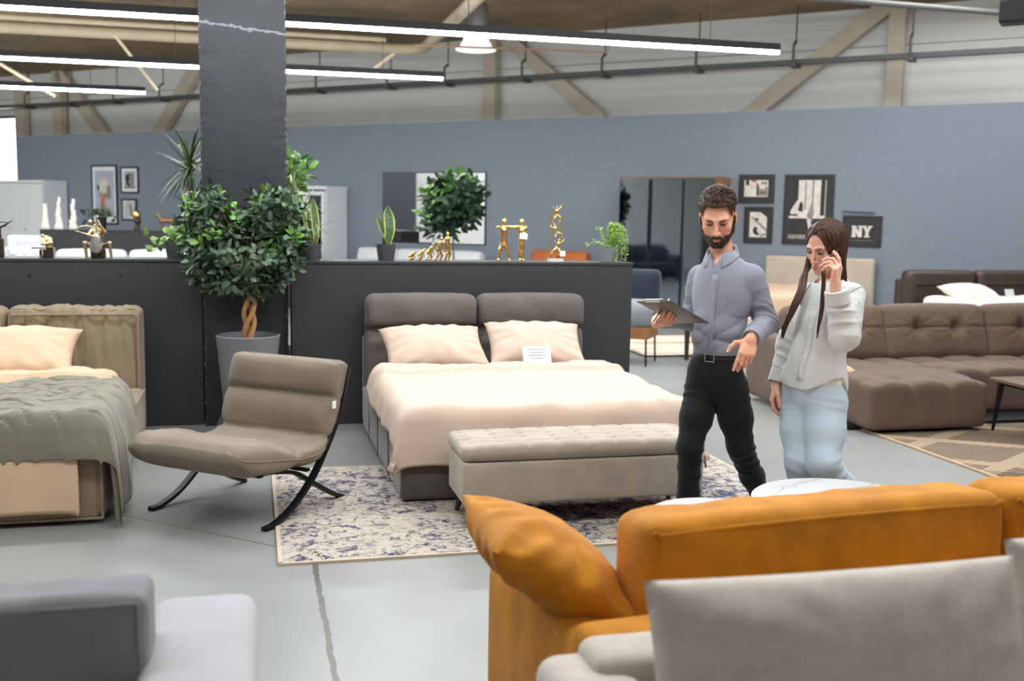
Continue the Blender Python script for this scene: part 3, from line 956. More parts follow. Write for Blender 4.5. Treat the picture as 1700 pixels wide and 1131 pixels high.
# centre line of the padding (y, z) and its thickness
CL = [(-.53, .400, .05), (-.48, .388, .15), (-.39, .370, .195), (-.24, .345, .19), (-.12, .325, .14), (-.078, .316, .078),
      (-.02, .312, .118), (.09, .312, .12), (.17, .335, .115), (.215, .37, .085), (.24, .42, .12), (.265, .50, .135), (.287, .565, .105), (.298, .59, .066),
      (.31, .63, .13), (.335, .71, .155), (.355, .765, .12), (.362, .79, .04)]
def cr(P, t):
    n = len(P) - 1; f = t * n; i = min(n - 1, int(f)); f -= i
    p = [P[max(0, i - 1)], P[i], P[i + 1], P[min(n, i + 2)]]
    return tuple(.5 * (2 * p[1][k] + (p[2][k] - p[0][k]) * f + (2 * p[0][k] - 5 * p[1][k] + 4 * p[2][k] - p[3][k]) * f * f + (3 * p[1][k] - p[0][k] - 3 * p[2][k] + p[3][k]) * f ** 3) for k in range(len(P[0])))
NT_, NS_ = 96, 44
vs = []; fs = []
for i in range(NT_ + 1):
    tt = i / NT_; y, z, th = cr(CL, tt)
    y2, z2, _ = cr(CL, min(1, tt + .004)); y1, z1, _ = cr(CL, max(0, tt - .004))
    L = math.hypot(y2 - y1, z2 - z1); ty, tz = (y2 - y1) / L, (z2 - z1) / L; ny, nz_ = -tz, ty
    half = .392 * (1 - .13 * (max(0, abs(tt * 2 - 1) - .86) / .14) ** 2.2)
    for k_ in range(NS_):
        a = 2 * PI * k_ / NS_
        ca, sa_ = math.cos(a), math.sin(a)
        x = math.copysign(abs(ca) ** .30, ca) * half
        h = math.copysign(abs(sa_) ** .62, sa_) * th / 2
        wv = .015 * fbm((x * 7 + .5 * math.sin(tt * 20), tt * 4, 2), 1.6, 3) - .012 * abs(fbm((x * 11 + tt * 3, tt * 7, 5), 1.4, 3))
        if sa_ > 0: h += wv * (1 if tt < .6 else .7)
        # pinch at corners
        vs.append((x, y + ny * h, z + nz_ * h))
for i in range(NT_):
    for k_ in range(NS_):
        a = i * NS_ + k_; b = i * NS_ + (k_ + 1) % NS_
        fs.append((a, b, b + NS_, a + NS_))
fs.append(tuple(range(NS_))); fs.append(tuple(NT_ * NS_ + q for q in range(NS_)))
MB().add(vs, fs).build('cushion', M_chair, t, 70)
# seam round the padding
mb = MB(); pts = []
for sx in (1, -1):
    rng = range(2, 97) if sx > 0 else range(96, 1, -1)
    for i in rng:
        y, z, th = cr(CL, i / 96); pts.append((sx * .3925 * (1 - .13 * (max(0, abs(i / 48 - 1) - .86) / .14) ** 2.2), y, z))
pts.append(pts[0])
mb.tube(pts, .004, 5, False)
mb.build('seam_piping', M_chair, t)
MB().box((.402, .225, .565), (.006, .028, .04)).build('care_tag', M_paper, t, 0)
legA = [(.385, .752), (.368, .715), (.330, .60), (.268, .467), (.13, .283), (.031, .18), (-.138, .066), (-.30, .012), (-.36, .008)]
legB = [(-.42, .315), (-.258, .285), (-.084, .245), (.031, .185), (.184, .095), (.30, .035), (.372, .008)]
for sx in (-1, 1):
    for lp in (legA, legB):
        q = [cr(lp, i / 30) for i in range(31)]
        MB().tube([(sx * (.384 if lp is legA else .352), y, max(.012, z)) for y, z in q], .01, 4, True, flat=(.036, .020)).build('leg', M_frame, t, 40)
mb = MB()
mb.bar((-.37, -.36, .285), (.37, -.36, .285), .03, .015); mb.bar((-.37, .03, .235), (.37, .03, .235), .03, .015); mb.bar((-.37, .33, .68), (.37, .33, .68), .02, .03)
mb.build('crossbar', M_frame, t, 0)
mb = MB()
for x in (-.2, 0, .2): mb.tube([(x, -.42, .31), (x, -.2, .262), (x, .03, .245), (x, .17, .262)], .01, 4, True, flat=(.06, .006))
mb.build('strap', M_black, t, 0)

# ================================================================== BROWN CORNER SOFA
M_sofa = fabric('brown_velvet', (98, 79, 67), .12, 5, 300, .2, .75, .15)
t = thing('corner_sofa', 'long brown quilted corner sofa with a chaise, behind the woman', 'sofa', G(4.52, 6.92, .0135), YAW)
def chan(nx, ny, sx, sy, c, depth=.022, tight=.018):
    def fn(p, u):
        q = Vector(p)
        cx = (p.x / sx + .5) * nx; cy = (p.y / sy + .5) * ny
        fx = abs(cx - round(cx)) * sx / nx if .3 < cx < nx - .3 else 1
        fy = abs(cy - round(cy)) * sy / ny if .3 < cy < ny - .3 else 1
        if u[2] > .3:
            q.z -= depth * max(math.exp(-(fx / tight) ** 2), math.exp(-(fy / tight) ** 2)) * sstep(.3, 1, u[2])
            q.z += .018 * min(1, (fx / .12)) * min(1, fy / .12) * sstep(.3, 1, u[2]) if fx < 1 or fy < 1 else 0
        if u[1] < -.9: q.y += depth * .7 * math.exp(-(fx / tight) ** 2)
        return q
    return fn
MB().rbox((.51, .76, .20), (1.02, 1.50, .35), .045, (48, 60, 6), puff=(0, 0, .02), fn=chan(3, 2, 1.02, 1.5, 0)).build('chaise_seat', M_sofa, t, 60)
for i in range(2):
    MB().rbox((1.03 + .62 + i * 1.24, 1.05, .20), (1.23, .94, .35), .045, (54, 40, 6), puff=(0, 0, .02), fn=chan(3, 2, 1.23, .94, 0)).build('seat', M_sofa, t, 60)
MB().rbox((1.66, 1.62, .36), (3.6, .24, .64), .05, (20, 3, 4)).build('back_frame', M_sofa, t)
MB().rbox((-.10, 1.25, .32), (.2, .98, .58), .05, (3, 12, 5), puff=(.01, 0, 0)).build('armrest', M_sofa, t)
def bc(p, u):
    q = Vector(p)
    if u[1] < 0:
        for bx in (-.36, .36):
            d = math.hypot(u[0] - bx, (u[2] - .12) * .45)
            q.y += .075 * math.exp(-(d / .11) ** 2)
        g = math.exp(-((u[2] - .12) / .05) ** 2) + .8 * max(math.exp(-((u[0] - .36) / .03) ** 2), math.exp(-((u[0] + .36) / .03) ** 2))
        q.y += .014 * min(1, g)
        an = math.atan2(u[2] - .12, (abs(u[0]) - .36))
        q.y += .008 * math.sin(an * 12) * math.exp(-(math.hypot(abs(u[0]) - .36, (u[2] - .12) * .5) / .3) ** 2)
    q.x *= 1 + .02 * (1 - u[2])
    return q
for x0, x1 in ((.0, .94), (.93, 1.98), (1.99, 3.1)):
    w_ = x1 - x0
    o = MB().rbox((0, 0, 0), (w_, .22, .50), .07, (40, 4, 26), puff=(0, .05, .02), fn=bc).build('back_cushion', M_sofa, t, 60)
    o.location = ((x0 + x1) / 2, 1.42, .60); o.rotation_euler = (math.radians(-16), 0, 0)
MB().box((1.6, .85, .0125), (3.3, 1.2, .025)).build('plinth', M_black, t, 0)
p = G(4.54, 7.52, .445)
o = pillow(.28, .28, .12, .08, .01, 21).build('throw_pillow', M_peach2, None, 80); o.location = p + Vector((0, 0, .0)); o.rotation_euler = (.35, .1, .6)
props(o, 'small cream pillow lying on the brown sofa behind the woman', 'pillow')

# side table at the picture's edge
t = thing('side_table', 'low dark wooden table on slim black legs by the brown sofa', 'table', G(6.05, 6.60), YAW)
MB().rbox((0, 0, .415), (1.0, .72, .03), .006).build('table_top', simple('walnut_top', (92, 74, 60), .5, 0, .5, .2, 12, .05, 40, (.15, 1, 1)), t)
for sx in (-1, 1):
    for sy in (-1, 1):
        MB().tube([(sx * .43, sy * .3, .40), (sx * .46, sy * .33, 0.014)], [.026, .011], 8).build('leg', M_frame, t)
    MB().bar((sx * .43, -.3, .39), (sx * .43, .3, .39), .04, .025).build('rail', M_frame, t, 0)

# ================================================================== MARBLE COFFEE TABLES
k = NT('white_marble'); v = k.coords(rot=.9)
wv = k.n('ShaderNodeTexWave', Scale=1.3, Distortion=9.0, Detail=5.0); wv.inputs['Detail Scale'].default_value = 1.4; k.l(v, wv.inputs['Vector'])
k.l(k.ramp(wv.outputs['Fac'], [(0.0, lin((214, 206, 194))), (.035, lin((232, 232, 232))), (1, lin((240, 240, 241)))]), k.b.inputs['Base Color'])
k.b.inputs['Roughness'].default_value = .18
M_marble = k.m
def round_table(label, x, y, r, z):
    t = thing('coffee_table', label, 'table', G(x, y), YAW, 'round marble coffee tables')
    MB().lathe([(0, z - .02), (r - .012, z - .02), (r, z - .014), (r, z - .006), (r - .008, z), (0, z)], 64).build('table_top', M_marble, t, 40)
    MB().tube([(r * .72 * math.cos(a), r * .72 * math.sin(a), z - .03) for a in [2 * PI * i / 40 for i in range(41)]], .009, 6, False).build('ring', M_frame, t)
    for i in range(4):
        a = PI / 4 + i * PI / 2
        MB().tube([(r * .72 * math.cos(a), r * .72 * math.sin(a), z - .022), (r * .8 * math.cos(a), r * .8 * math.sin(a), 0)], .010, 8).build('leg', M_frame, t)
round_table('larger and taller round white marble coffee table, in front of the woman', 2.34, 3.76, .365, .485)
round_table('smaller and lower round white marble coffee table, in front of the man', 1.79, 3.80, .265, .44)

# ================================================================== FOREGROUND SOFAS
M_orange = fabric('ochre_velvet', (186, 120, 20), .2, 7, 250, .2, .75, .08)
M_gsofa = fabric('light_grey_chenille', (180, 172, 162), .12, 14, 130, .5, .95, .2, .5, (1.6, 1.6, .8))
M_lsofa_shaded = fabric('grey_velour_shaded', (124, 123, 126), .06, 5, 250, .25, .85, .1)
M_larm_lit = fabric('grey_velour_lit', (166, 164, 168), .05, 5, 250, .25, .85, .3)  # one grey sofa: light on the arm, shade on the cushions put into colour

t = thing('sofa', 'ochre orange velvet sofa seen from behind, facing the marble tables', 'sofa', G(.785, 2.285), YAW + .095)
MB().rbox((1.3, .09, .34), (2.6, .16, .54), .04, (20, 3, 5)).build('back_frame', M_orange, t)
MB().rbox((.095, .47, .31), (.19, .76, .50), .05, (4, 14, 6), puff=(.01, .01, .01)).build('armrest', M_orange, t)
MB().rbox((1.4, .46, .22), (2.4, .62, .34), .05, (20, 8, 4), puff=(0, 0, .02)).build('seat', M_orange, t)
def oc(p, u):
    q = Vector(p)
    q += Vector((0, .007, .006)) * fbm((p.x * 6, p.y * 8, p.z * 5), 1.5, 3)
    return q
for i, (x0, x1) in enumerate(((.24, 1.43), (1.46, 2.6))):
    o = MB().rbox((0, 0, 0), (x1 - x0, .22, .46), .045, (34, 8, 14), puff=(.012, .03, .016), fn=oc).build('back_cushion', M_orange, t, 60)
    o.location = ((x0 + x1) / 2, .305, .585); o.rotation_euler = (math.radians(-5), 0, 0)
    w2 = (x1 - x0) / 2 - .035
    mb = MB()
    pts = [(-w2, -.098, -.18), (-w2, -.112, .17), (-w2 + .03, -.112, .196), (0, -.118, .205), (w2 - .03, -.112, .196), (w2, -.112, .17), (w2, -.098, -.18)]
    mb.tube([cr(pts, i / 60) for i in range(61)], .006, 6)
    c = mb.build('piping', M_orange, None); c.parent = o
o = pillow(.48, .48, .20, .04, .016, 31, 48, 40).build('throw_pillow', M_orange, None, 80)
o.rotation_euler = (Matrix.Rotation(YAW, 3, 'Z') @ Matrix.Rotation(math.radians(31), 3, 'Y') @ Matrix.Rotation(.05, 3, 'X')).to_euler()
o.location = G(.80, 2.77, .66)
props(o, 'ochre orange throw pillow slanting over the arm of the orange sofa', 'pillow')

t = thing('sofa', 'light grey woven sofa, back to back with the orange sofa', 'sofa', G(.62, 1.20), YAW)
MB().rbox((1.15, .97, .36), (2.1, .17, .60), .04, (16, 3, 5)).build('back_frame', M_gsofa, t)
MB().rbox((.105, .53, .33), (.21, 1.06, .58), .05, (4, 12, 5), puff=(.008, .0, .01)).build('armrest', M_gsofa, t)
MB().rbox((1.2, .45, .24), (2.0, .9, .36), .05, (12, 8, 4), puff=(0, 0, .02)).build('seat', M_gsofa, t)
def gpillow(x0, x1, y, z, h, tilt, label, seed):
    o = pillow(x1 - x0, h, .21, .03, .008, seed, 44, 34).build('sofa_pillow', M_gsofa, None, 80)
    o.rotation_euler = (Matrix.Rotation(YAW, 3, 'Z') @ Matrix.Rotation(tilt, 3, 'X')).to_euler()
    o.location = G((x0 + x1) / 2, y, z)
    props(o, label, 'pillow', 'pillows of the grey sofa')
gpillow(.79, 1.70, 1.945, .655, .44, math.radians(74), 'wide light grey woven pillow on the grey sofa, before the orange back', 41)
gpillow(1.71, 2.55, 2.0, .665, .46, math.radians(76), 'light grey woven pillow at the picture edge, beside the wide one', 42)

t = thing('sofa', 'grey sofa with its top lit arm coloured paler, nearest the camera by the lounge chair', 'sofa', G(0, 1.3), YAW)
MB().rbox((-.125, .70, .335), (.255, 1.44, .63), .045, (5, 16, 6), puff=(.004, 0, .01)).build('armrest', M_larm_lit, t)
MB().rbox((-.95, 1.26, .34), (1.5, .18, .58), .04, (10, 3, 5)).build('back_frame', M_larm_lit, t)
MB().rbox((-.95, .58, .24), (1.46, 1.15, .36), .05, (10, 8, 4), puff=(0, 0, .02)).build('seat', M_lsofa_shaded, t)
o = MB().rbox((0, 0, 0), (.95, .19, .42), .03, (30, 6, 16), puff=(.004, .03, .006), fn=oc).build('back_cushion', M_lsofa_shaded, t, 60)
o.location = (-.228 - .475, 1.075, .590); o.rotation_euler = (math.radians(-4), 0, 0)
mb = MB(); mb.tube([(-.47, -.098, .19), (.455, -.098, .19)], .005, 6); mb.tube([(.455, -.098, .19), (.462, -.09, -.2)], .005, 6)
c = mb.build('piping', M_lsofa_shaded, None); c.parent = o
# ================================================================== DISPLAY PARTITIONS
M_part = simple('charcoal_laminate', (51, 51, 53), .55, 0, .4, .04, 3)
def PG(px, py, gy):                            # photo point on the upright plane y = gy of the display grid
    d = ray(px, py); t_ = (gy - CAM.dot(UY)) / d.dot(UY); P = CAM + d * t_
    return P.dot(UX), P.z
PT = 1.25
def partition(x0, x1, y0, y1, h, label, caps=()):
    t = thing('room_divider', label, 'room divider', G((x0 + x1) / 2, (y0 + y1) / 2), YAW)
    w_, d_ = x1 - x0, y1 - y0
    MB().box((0, 0, h / 2 - .012), (w_, d_, h - .024)).build('panel', M_part, t, 0, bevel=.002)
    MB().box((0, 0, h - .011), (w_ + .004, d_ + .012, .022)).build('top_board', M_part, t, 0, bevel=.003)
    for cx in caps:
        MB().lathe([(.012, 0), (.012, .004), (0, .004)], 12, M=Matrix.Rotation(PI / 2, 4, 'X')).build('screw_cap', M_black, t, 0, loc=(cx - (x0 + x1) / 2, -d_ / 2, h - .12))
    return t
partition(.285, 2.98, 8.02, 8.36, PT, 'charcoal waist high partition behind the taupe bed, topped with gold figures')
partition(-5.2, -.365, 8.16, 8.50, PT, 'charcoal waist high partition behind the brown beige bed', (-1.55, -.93))
fp = toG(at(66, 381, PT)); fq = toG(at(345, 381, PT))
FPY = fp.y
partition(fp.x, fp.x + 4.2, FPY, FPY + .35, PT, 'distant charcoal partition with white towers and a horse on top')

# ================================================================== WALL PICTURES, MIRROR
M_fr = simple('black_frame', (30, 32, 36), .4)
M_mat = simple('charcoal_mount', (52, 53, 56), .8)
M_matw = simple('white_mount', (232, 232, 230), .8)
M_pw = simple('photo_pale', (214, 206, 198), .6, var=.18, vscale=9)
M_pb = simple('photo_black', (40, 37, 36), .6, var=.3, vscale=14)
M_pg = simple('photo_grey', (140, 134, 128), .6, var=.35, vscale=16)
M_pbl = simple('photo_blue_grey', (176, 182, 194), .6, var=.1, vscale=4)
M_pr = simple('photo_russet', (176, 112, 84), .6, var=.2, vscale=10)
def picture(label, px0, py0, px1, py1, fr, mount, mm, art, tilt=0):
    """hung on the blue wall; art = list of (material, polygon in 0..1 of the print)"""
    s0, z0 = onwall(px0, py0); s1, _ = onwall(px1, (py0 + py1) / 2); _, z1 = onwall(px0, py1)
    w_, h = s1 - s0, z0 - z1
    t = thing('picture', label, 'picture', W((s0 + s1) / 2, WD - .014, (z0 + z1) / 2), WANG)
    t.rotation_euler = (0, tilt, WANG)
    mb = MB()
    for sx in (-1, 1): mb.box((sx * (w_ / 2 - fr / 2), 0, 0), (fr, .028, h))
    for sz in (-1, 1): mb.box((0, 0, sz * (h / 2 - fr / 2)), (w_ - 2 * fr, .028, fr))
    mb.build('frame', M_fr, t, 0)
    MB().box((0, .004, 0), (w_ - 2 * fr, .016, h - 2 * fr)).build('mount', mm, t, 0)
    ml, mr, mt, mbm = mount
    pw, ph = w_ * (1 - ml - mr), h * (1 - mt - mbm)
    ox, oz = -w_ / 2 + w_ * ml, -h / 2 + h * mbm
    mats = []; mb = MB()
    for i, (m, poly) in enumerate(art):
        if m not in mats: mats.append(m)
        mb.mat(mats.index(m))
        y0 = -.0055 - .0004 * i
        n = len(poly)
        vs = [(ox + p[0] * pw, y0, oz + p[1] * ph) for p in poly]
        mb.add(vs, [tuple(range(n))])
    mb.build('print', mats, t, 0)
    return t
SQ = [(0, 0), (1, 0), (1, 1), (0, 1)]
def R4(x0, y0, x1, y1): return [(x0, y0), (x1, y0), (x1, y1), (x0, y1)]
picture('black framed wide photo of a pale building, above the portrait photo with a dark curl', 1228, 290, 1286, 337, .03, (.16, .17, .2, .22), M_mat,
        [(M_pw, SQ), (M_pb, R4(.06, .7, .2, 1)), (M_pr, [(.3, .92), (.5, .85), (.5, 1), (.3, 1)]), (M_pg, R4(.52, .06, .98, .62)), (M_pb, R4(.52, .1, .6, .8)), (M_pw, [(.62, .5), (.9, .45), (.86, .62), (.66, .64)]), (M_pb, [(.64, .2), (.96, .26), (.95, .31), (.64, .26)]), (M_pg, R4(.7, .75, .96, .9))])
picture('black framed portrait photo of a pale slanting beam with a dark curl', 1237, 343, 1283, 403, .03, (.2, .2, .15, .16), M_mat,
        [(M_pw, SQ), (M_pb, [(.62, 1), (1, .8), (1, 1)]), (M_pg, [(.12, .84), (1, .34), (1, .22), (.1, .76)]), (M_pb, [(.28, .78), (.55, .74), (.42, .62)]), (M_pb, [(.2, .3), (.3, .42), (.48, .4), (.44, .26), (.6, .1), (.4, .08), (.24, .16)]), (M_pg, [(.6, .08), (.98, .2), (.98, .1), (.7, .02)])])
picture('large black framed city photo of pale towers above a dark roof', 1304, 290, 1384, 405, .03, (.12, .16, .08, .08), M_mat,
        [(M_pw, SQ), (M_pb, R4(0, 0, .98, .36)), (M_pb, R4(0, .36, .24, 1)), (M_pb, R4(.86, .4, .98, 1)), (M_pg, R4(.42, .5, .46, .98)), (M_pg, R4(.62, .52, .67, 1)), (M_pw, [(.04, .48), (.22, .66), (.3, .64), (.3, .42), (.04, .42)]), (M_pb, [(.24, .48), (.3, .64), (.38, .6), (.38, .46)]), (M_pw, R4(0, .35, .98, .39)), (M_pg, [(.5, .4), (.62, .62), (.7, .48), (.66, .3), (.56, .3)]), (M_pw, [(.5, .36), (.6, .34), (.66, .14), (.58, .12)]), (M_pg, R4(0, 0, .98, .07))])
nyx = [R4(.0, 0, .18, 1), R4(.34, 0, .50, 1), [(.0, 1), (.18, 1), (.50, 0), (.32, 0)], [(.52, 1), (.70, 1), (.82, .5), (.70, .42)], [(.84, 1), (1, 1), (.82, .42), (.72, .46)], R4(.68, 0, .84, .5),
       R4(-.03, 0, .21, .12), R4(-.03, .88, .14, 1), R4(.30, .88, .53, 1), R4(.50, .88, .72, 1), R4(.80, .88, 1.02, 1), R4(.62, 0, .90, .12)]
picture('small black framed picture with the pale letters NY', 1400, 358, 1464, 409, .028, (.16, .16, .2, .2), M_mat,
        [(M_pb, SQ)] + [(M_pg, [(.02 , .0), (.98, .0), (.98, .02), (.02, .02)])] + [(M_pw, [(.14 + .74 * a, .18 + .62 * b) for a, b in q]) for q in nyx], tilt=.0)
picture('tall black framed picture of a pale bouquet over a russet stem, on white mount', 152, 274, 196, 372, .04, (.14, .12, .1, .12), M_matw,
        [(M_pbl, SQ), (M_pw, [(.2, .58), (.18, .74), (.34, .84), (.56, .84), (.7, .72), (.72, .58), (.5, .5)]), (M_pg, [(.6, .42), (.62, .68), (.78, .7), (.86, .5), (.74, .38)]), (M_pb, [(.1, .62), (.16, .72), (.24, .66), (.2, .56)]), (M_pr, [(.28, .0), (.28, .36), (.44, .52), (.7, .52), (.5, .38), (.5, 0)]), (M_pb, [(.24, .46), (.3, .54), (.34, .5), (.28, .42)])])
picture('small black framed grey portrait on white mount, upper of two', 201, 277, 231, 321, .035, (.2, .18, .18, .18), M_matw,
        [(M_pbl, SQ), (M_pb, [(.2, .2), (.1, .7), (.4, .95), (.5, .6), (.4, .4), (.6, .1)]), (M_pg, [(.5, .2), (.45, .9), (.8, .95), (.9, .5), (.8, .15)]), (M_pg, R4(0, 0, 1, .14))])
picture('small black framed abstract in pale blue, lower of two', 203, 330, 228, 366, .035, (.12, .1, .1, .1), M_matw,
        [(M_pw, SQ), (M_pbl, [(.1, 0), (.3, 1), (.5, 1), (.4, 0)]), (M_pg, [(.55, .1), (.5, .8), (.7, .9), (.8, .2)]), (M_pbl, R4(.8, 0, 1, .7))])
# mirror
k = NT('mirror_glass'); k.b.inputs['Base Color'].default_value = (.86, .88, .9, 1); k.b.inputs['Metallic'].default_value = 1; k.b.inputs['Roughness'].default_value = .02
M_mirror = k.m
k = NT('smoked_mirror'); k.b.inputs['Base Color'].default_value = (.25, .285, .32, 1); k.b.inputs['Metallic'].default_value = 1; k.b.inputs['Roughness'].default_value = .04
M_smoke = k.m
s0, z0 = onwall(638, 288); s1, _ = onwall(807, 290); _, z1 = onwall(638, 400)
t = thing('wall_mirror', 'wide frameless mirror on the blue wall, partly behind a small tree', 'mirror', W((s0 + s1) / 2, WD - .02, (z0 + z1) / 2), WANG)
MB().box((0, -.008, 0), (s1 - s0, .010, z0 - z1)).build('mirror_glass', M_mirror, t, 0)
MB().box((0, .006, 0), (s1 - s0 + .03, .016, z0 - z1 + .03)).build('backing', M_fr, t, 0)
s0, z0 = onwall(1399, 350)
t = thing('picture_ledge', 'thin dark ledge on the blue wall just above the NY picture', 'ledge', W(s0, WD - .03, z0 + .01), WANG)
MB().box((.22, 0, 0), (.44, .05, .012), Matrix.Rotation(.05, 4, 'Y')).build('ledge_board', M_blue, t, 0)

# ================================================================== STORAGE ALONG THE WALL
M_wcab = simple('white_lacquer', (226, 228, 230), .35)
M_wood = simple('walnut_veneer', (146, 108, 80), .5, 0, .5, .25, 6, .08, 30, (8, 8, .5))
WF = 14.55
s0, z0 = onwall(1030, 293, WF); s1, _ = onwall(1190, 293, WF)
h = z0; wdt = s1 - s0; dp = WD - WF - .02
t = thing('wardrobe', 'walnut wardrobe with three smoked mirror doors against the blue wall', 'wardrobe', W((s0 + s1) / 2, WF + dp / 2), WANG)
mb = MB()
for sx in (-1, 1): mb.box((sx * (wdt / 2 - .012), 0, h / 2), (.024, dp, h))
mb.box((0, 0, h - .015), (wdt - .05, dp, .03)); mb.box((0, dp / 2 - .01, h / 2), (wdt - .05, .012, h - .08))
mb.build('body', M_wood, t, 0)
MB().box((0, -.01, .055), (wdt, dp - .03, .11)).build('plinth', M_wood, t, 0)
for i in range(3):
    x = -wdt / 2 + wdt * (i + .5) / 3
    d_ = MB().box((0, 0, 0), (wdt / 3 - .012, .02, h - .14)).build('door', M_smoke, t, 0, loc=(x, -dp / 2 - .01, h / 2 + .05))
    MB().box(((-1 if i else 1) * (wdt / 6 - .02), -.018, 0), (.016, .016, h - .2)).build('handle', M_black, d_, 0)
# two white cabinets
def cabinet(label, pf, pr, top, rib, glass, width, cat='cabinet'):
    n0 = WD - .62; s1, z = onwall(pf, top, n0); h = z
    t = thing('white_cabinet', label, cat, W(s1 - width / 2, n0 + .30), WANG)
    mb = MB()
    for sx in (-1, 1): mb.box((sx * (width / 2 - .012), 0, h / 2), (.024, .58, h))
    mb.box((0, 0, h - .03), (width + .02, .6, .06)); mb.box((0, 0, .06), (width - .05, .56, .12)); mb.box((0, .27, h / 2), (width - .05, .02, h - .2))
    mb.build('body', M_wcab, t, 0, bevel=.004)
    nd = max(1, round(width / .55)); dw = (width - .05) / nd
    for i in range(nd):
        x = -width / 2 + .025 + dw * (i + .5)
        if glass:
            mb = MB()
            for sx in (-1, 1): mb.box((sx * (dw / 2 - .04), 0, 0), (.07, .022, h - .24))
            for sz in (-1, 1): mb.box((0, 0, sz * ((h - .24) / 2 - .035)), (dw - .15, .022, .07))
            d_ = mb.build('door', M_wcab, t, 0, loc=(x, -.30, h / 2 + .03))
            MB().box((0, .002, 0), (dw - .15, .006, h - .38)).build('pane', M_glass, d_, 0)
        else:
            mb = MB(); mb.box((0, 0, 0), (dw - .008, .022, h - .2))
            kx = -dw / 2 + .04
            while kx < dw / 2 - .03: mb.box((kx, -.013, 0), (.03, .01, h - .26)); kx += .06
            d_ = mb.build('door', M_wcab, t, 0, loc=(x, -.30, h / 2 + .03))
        MB().ball((dw / 2 - .05, -.03, 0), .018, 8).build('knob', M_grey, d_)
    if glass:
        for i in range(4):
            MB().box((0, -.0, .45 + i * .4), (width - .05, .5, .02)).build('shelf', M_wcab, t, 0)
cabinet('large white ribbed cabinet below the bright window', 71, 112, 299, True, False, 2.2)
cabinet('narrow white display cabinet with a glass door, just past the column', 541, 568, 309, False, True, .9)

# ================================================================== FURNITURE FURTHER BACK
M_wsofa = fabric('white_bouclé'.replace('é', 'e'), (226, 226, 228), .05, 6, 150, .3)
M_tan = fabric('burnt_orange_leather', (186, 104, 58), .1, 4, 200, .1, .5, .05)
M_navy = fabric('navy_cloth', (42, 48, 60), .12, 6, 200, .3)
M_mgrey = fabric('grey_cloth', (128, 130, 134), .1, 6, 200, .3)
M_leather = simple('dark_brown_leather', (64, 52, 46), .42, 0, .5, .12, 5, .25, 40)
def wallsofa(label, pa, pb, top, mat, ncush, n0=14.25, pil=None):
    s0, _ = onwall(pa, top, n0 + .6); s1, z = onwall(pb, top, n0 + .6)
    w_ = s1 - s0
    t = thing('sofa', label, 'sofa', W((s0 + s1) / 2, n0 + .42), WANG)
    MB().rbox((0, .30, .40), (w_ - .2, .2, .70), .05, (8, 2, 4)).build('back_frame', mat, t)
    for sx in (-1, 1): MB().rbox((sx * (w_ / 2 - .1), -.02, .35), (.2, .82, .58), .05, (3, 6, 4)).build('armrest', mat, t)
    cw = (w_ - .42) / ncush
    for i in range(ncush):
        x = -w_ / 2 + .21 + cw * (i + .5)
        MB().rbox((x, -.08, .30), (cw - .01, .72, .26), .05, (8, 8, 3), puff=(0, 0, .02)).build('seat_cushion', mat, t)
        o = MB().rbox((0, 0, 0), (cw - .02, .2, .48), .06, (8, 3, 6), puff=(0, .04, .02)).build('back_cushion', mat, t)
        o.location = (x, .14, z - .26); o.rotation_euler = (-.2, 0, 0)
    mb = MB()
    for sx in (-1, 1):
        for sy in (-1, 1): MB().box((sx * (w_ / 2 - .1), sy * .3, .03), (.05, .05, .06)).build('foot', M_black, t, 0)
    return t
wallsofa('white sofa under the wall mirror, mostly hidden by the partition', 582, 822, 418, M_wsofa, 3)
wallsofa('burnt orange leather sofa at the blue wall, behind the gold ladder figure', 866, 1000, 418, M_tan, 2)
# white bed with cushions in front of the distant partition, and a tufted one beside it
t = thing('white_sofa', 'white sofa with plump cushions in front of the distant partition', 'sofa', G(fp.x + 1.9, FPY - .75), YAW)
MB().rbox((0, .35, .42), (3.2, .2, .72), .06, (8, 2, 4)).build('back_frame', M_wsofa, t)
MB().rbox((0, -.1, .28), (3.2, .9, .36), .06, (8, 8, 3)).build('seat', M_wsofa, t)
for i in range(3):
    o = MB().rbox((0, 0, 0), (1.04, .22, .5), .08, (8, 3, 6), puff=(0, .05, .03)).build('back_cushion', M_wsofa, t); o.location = (-1.06 + i * 1.06, .16, .70); o.rotation_euler = (-.2, 0, 0)
p = D(42, 430, 16.2)
def ht(p_, u):
    q = Vector(p_)
    if u[1] < 0:
        cx, cz = p_.x / .16, p_.z / .16
        cx += .5 * (round(cz) % 2)
        d = math.hypot(cx - round(cx), cz - round(cz)) * .16
        q.y += .035 * math.exp(-(d / .04) ** 2)
    return q
t = thing('armchair', 'pale tufted wing armchair with a white tag, beside the distant partition', 'armchair', (p.x, p.y, 0), YAW)
MB().rbox((0, .30, .68), (.62, .16, .96), .06, (20, 3, 26), fn=ht).build('backrest', M_wsofa, t)
for sx in (-1, 1): MB().rbox((sx * .34, .08, .58), (.10, .5, .8), .05, (3, 8, 8)).build('wing', M_wsofa, t)
MB().rbox((0, -.05, .32), (.66, .66, .26), .06, (8, 8, 4), puff=(0, 0, .03)).build('seat', M_wsofa, t)
for sx in (-1, 1):
    for sy in (-1, 1): MB().tube([(sx * .28, sy * .26, .2), (sx * .3, sy * .28, 0)], [.022, .014], 8).build('leg', M_darkwood, t)
MB().box((-.2, .19, .92), (.11, .006, .10)).build('tag', M_paper, t, 0)

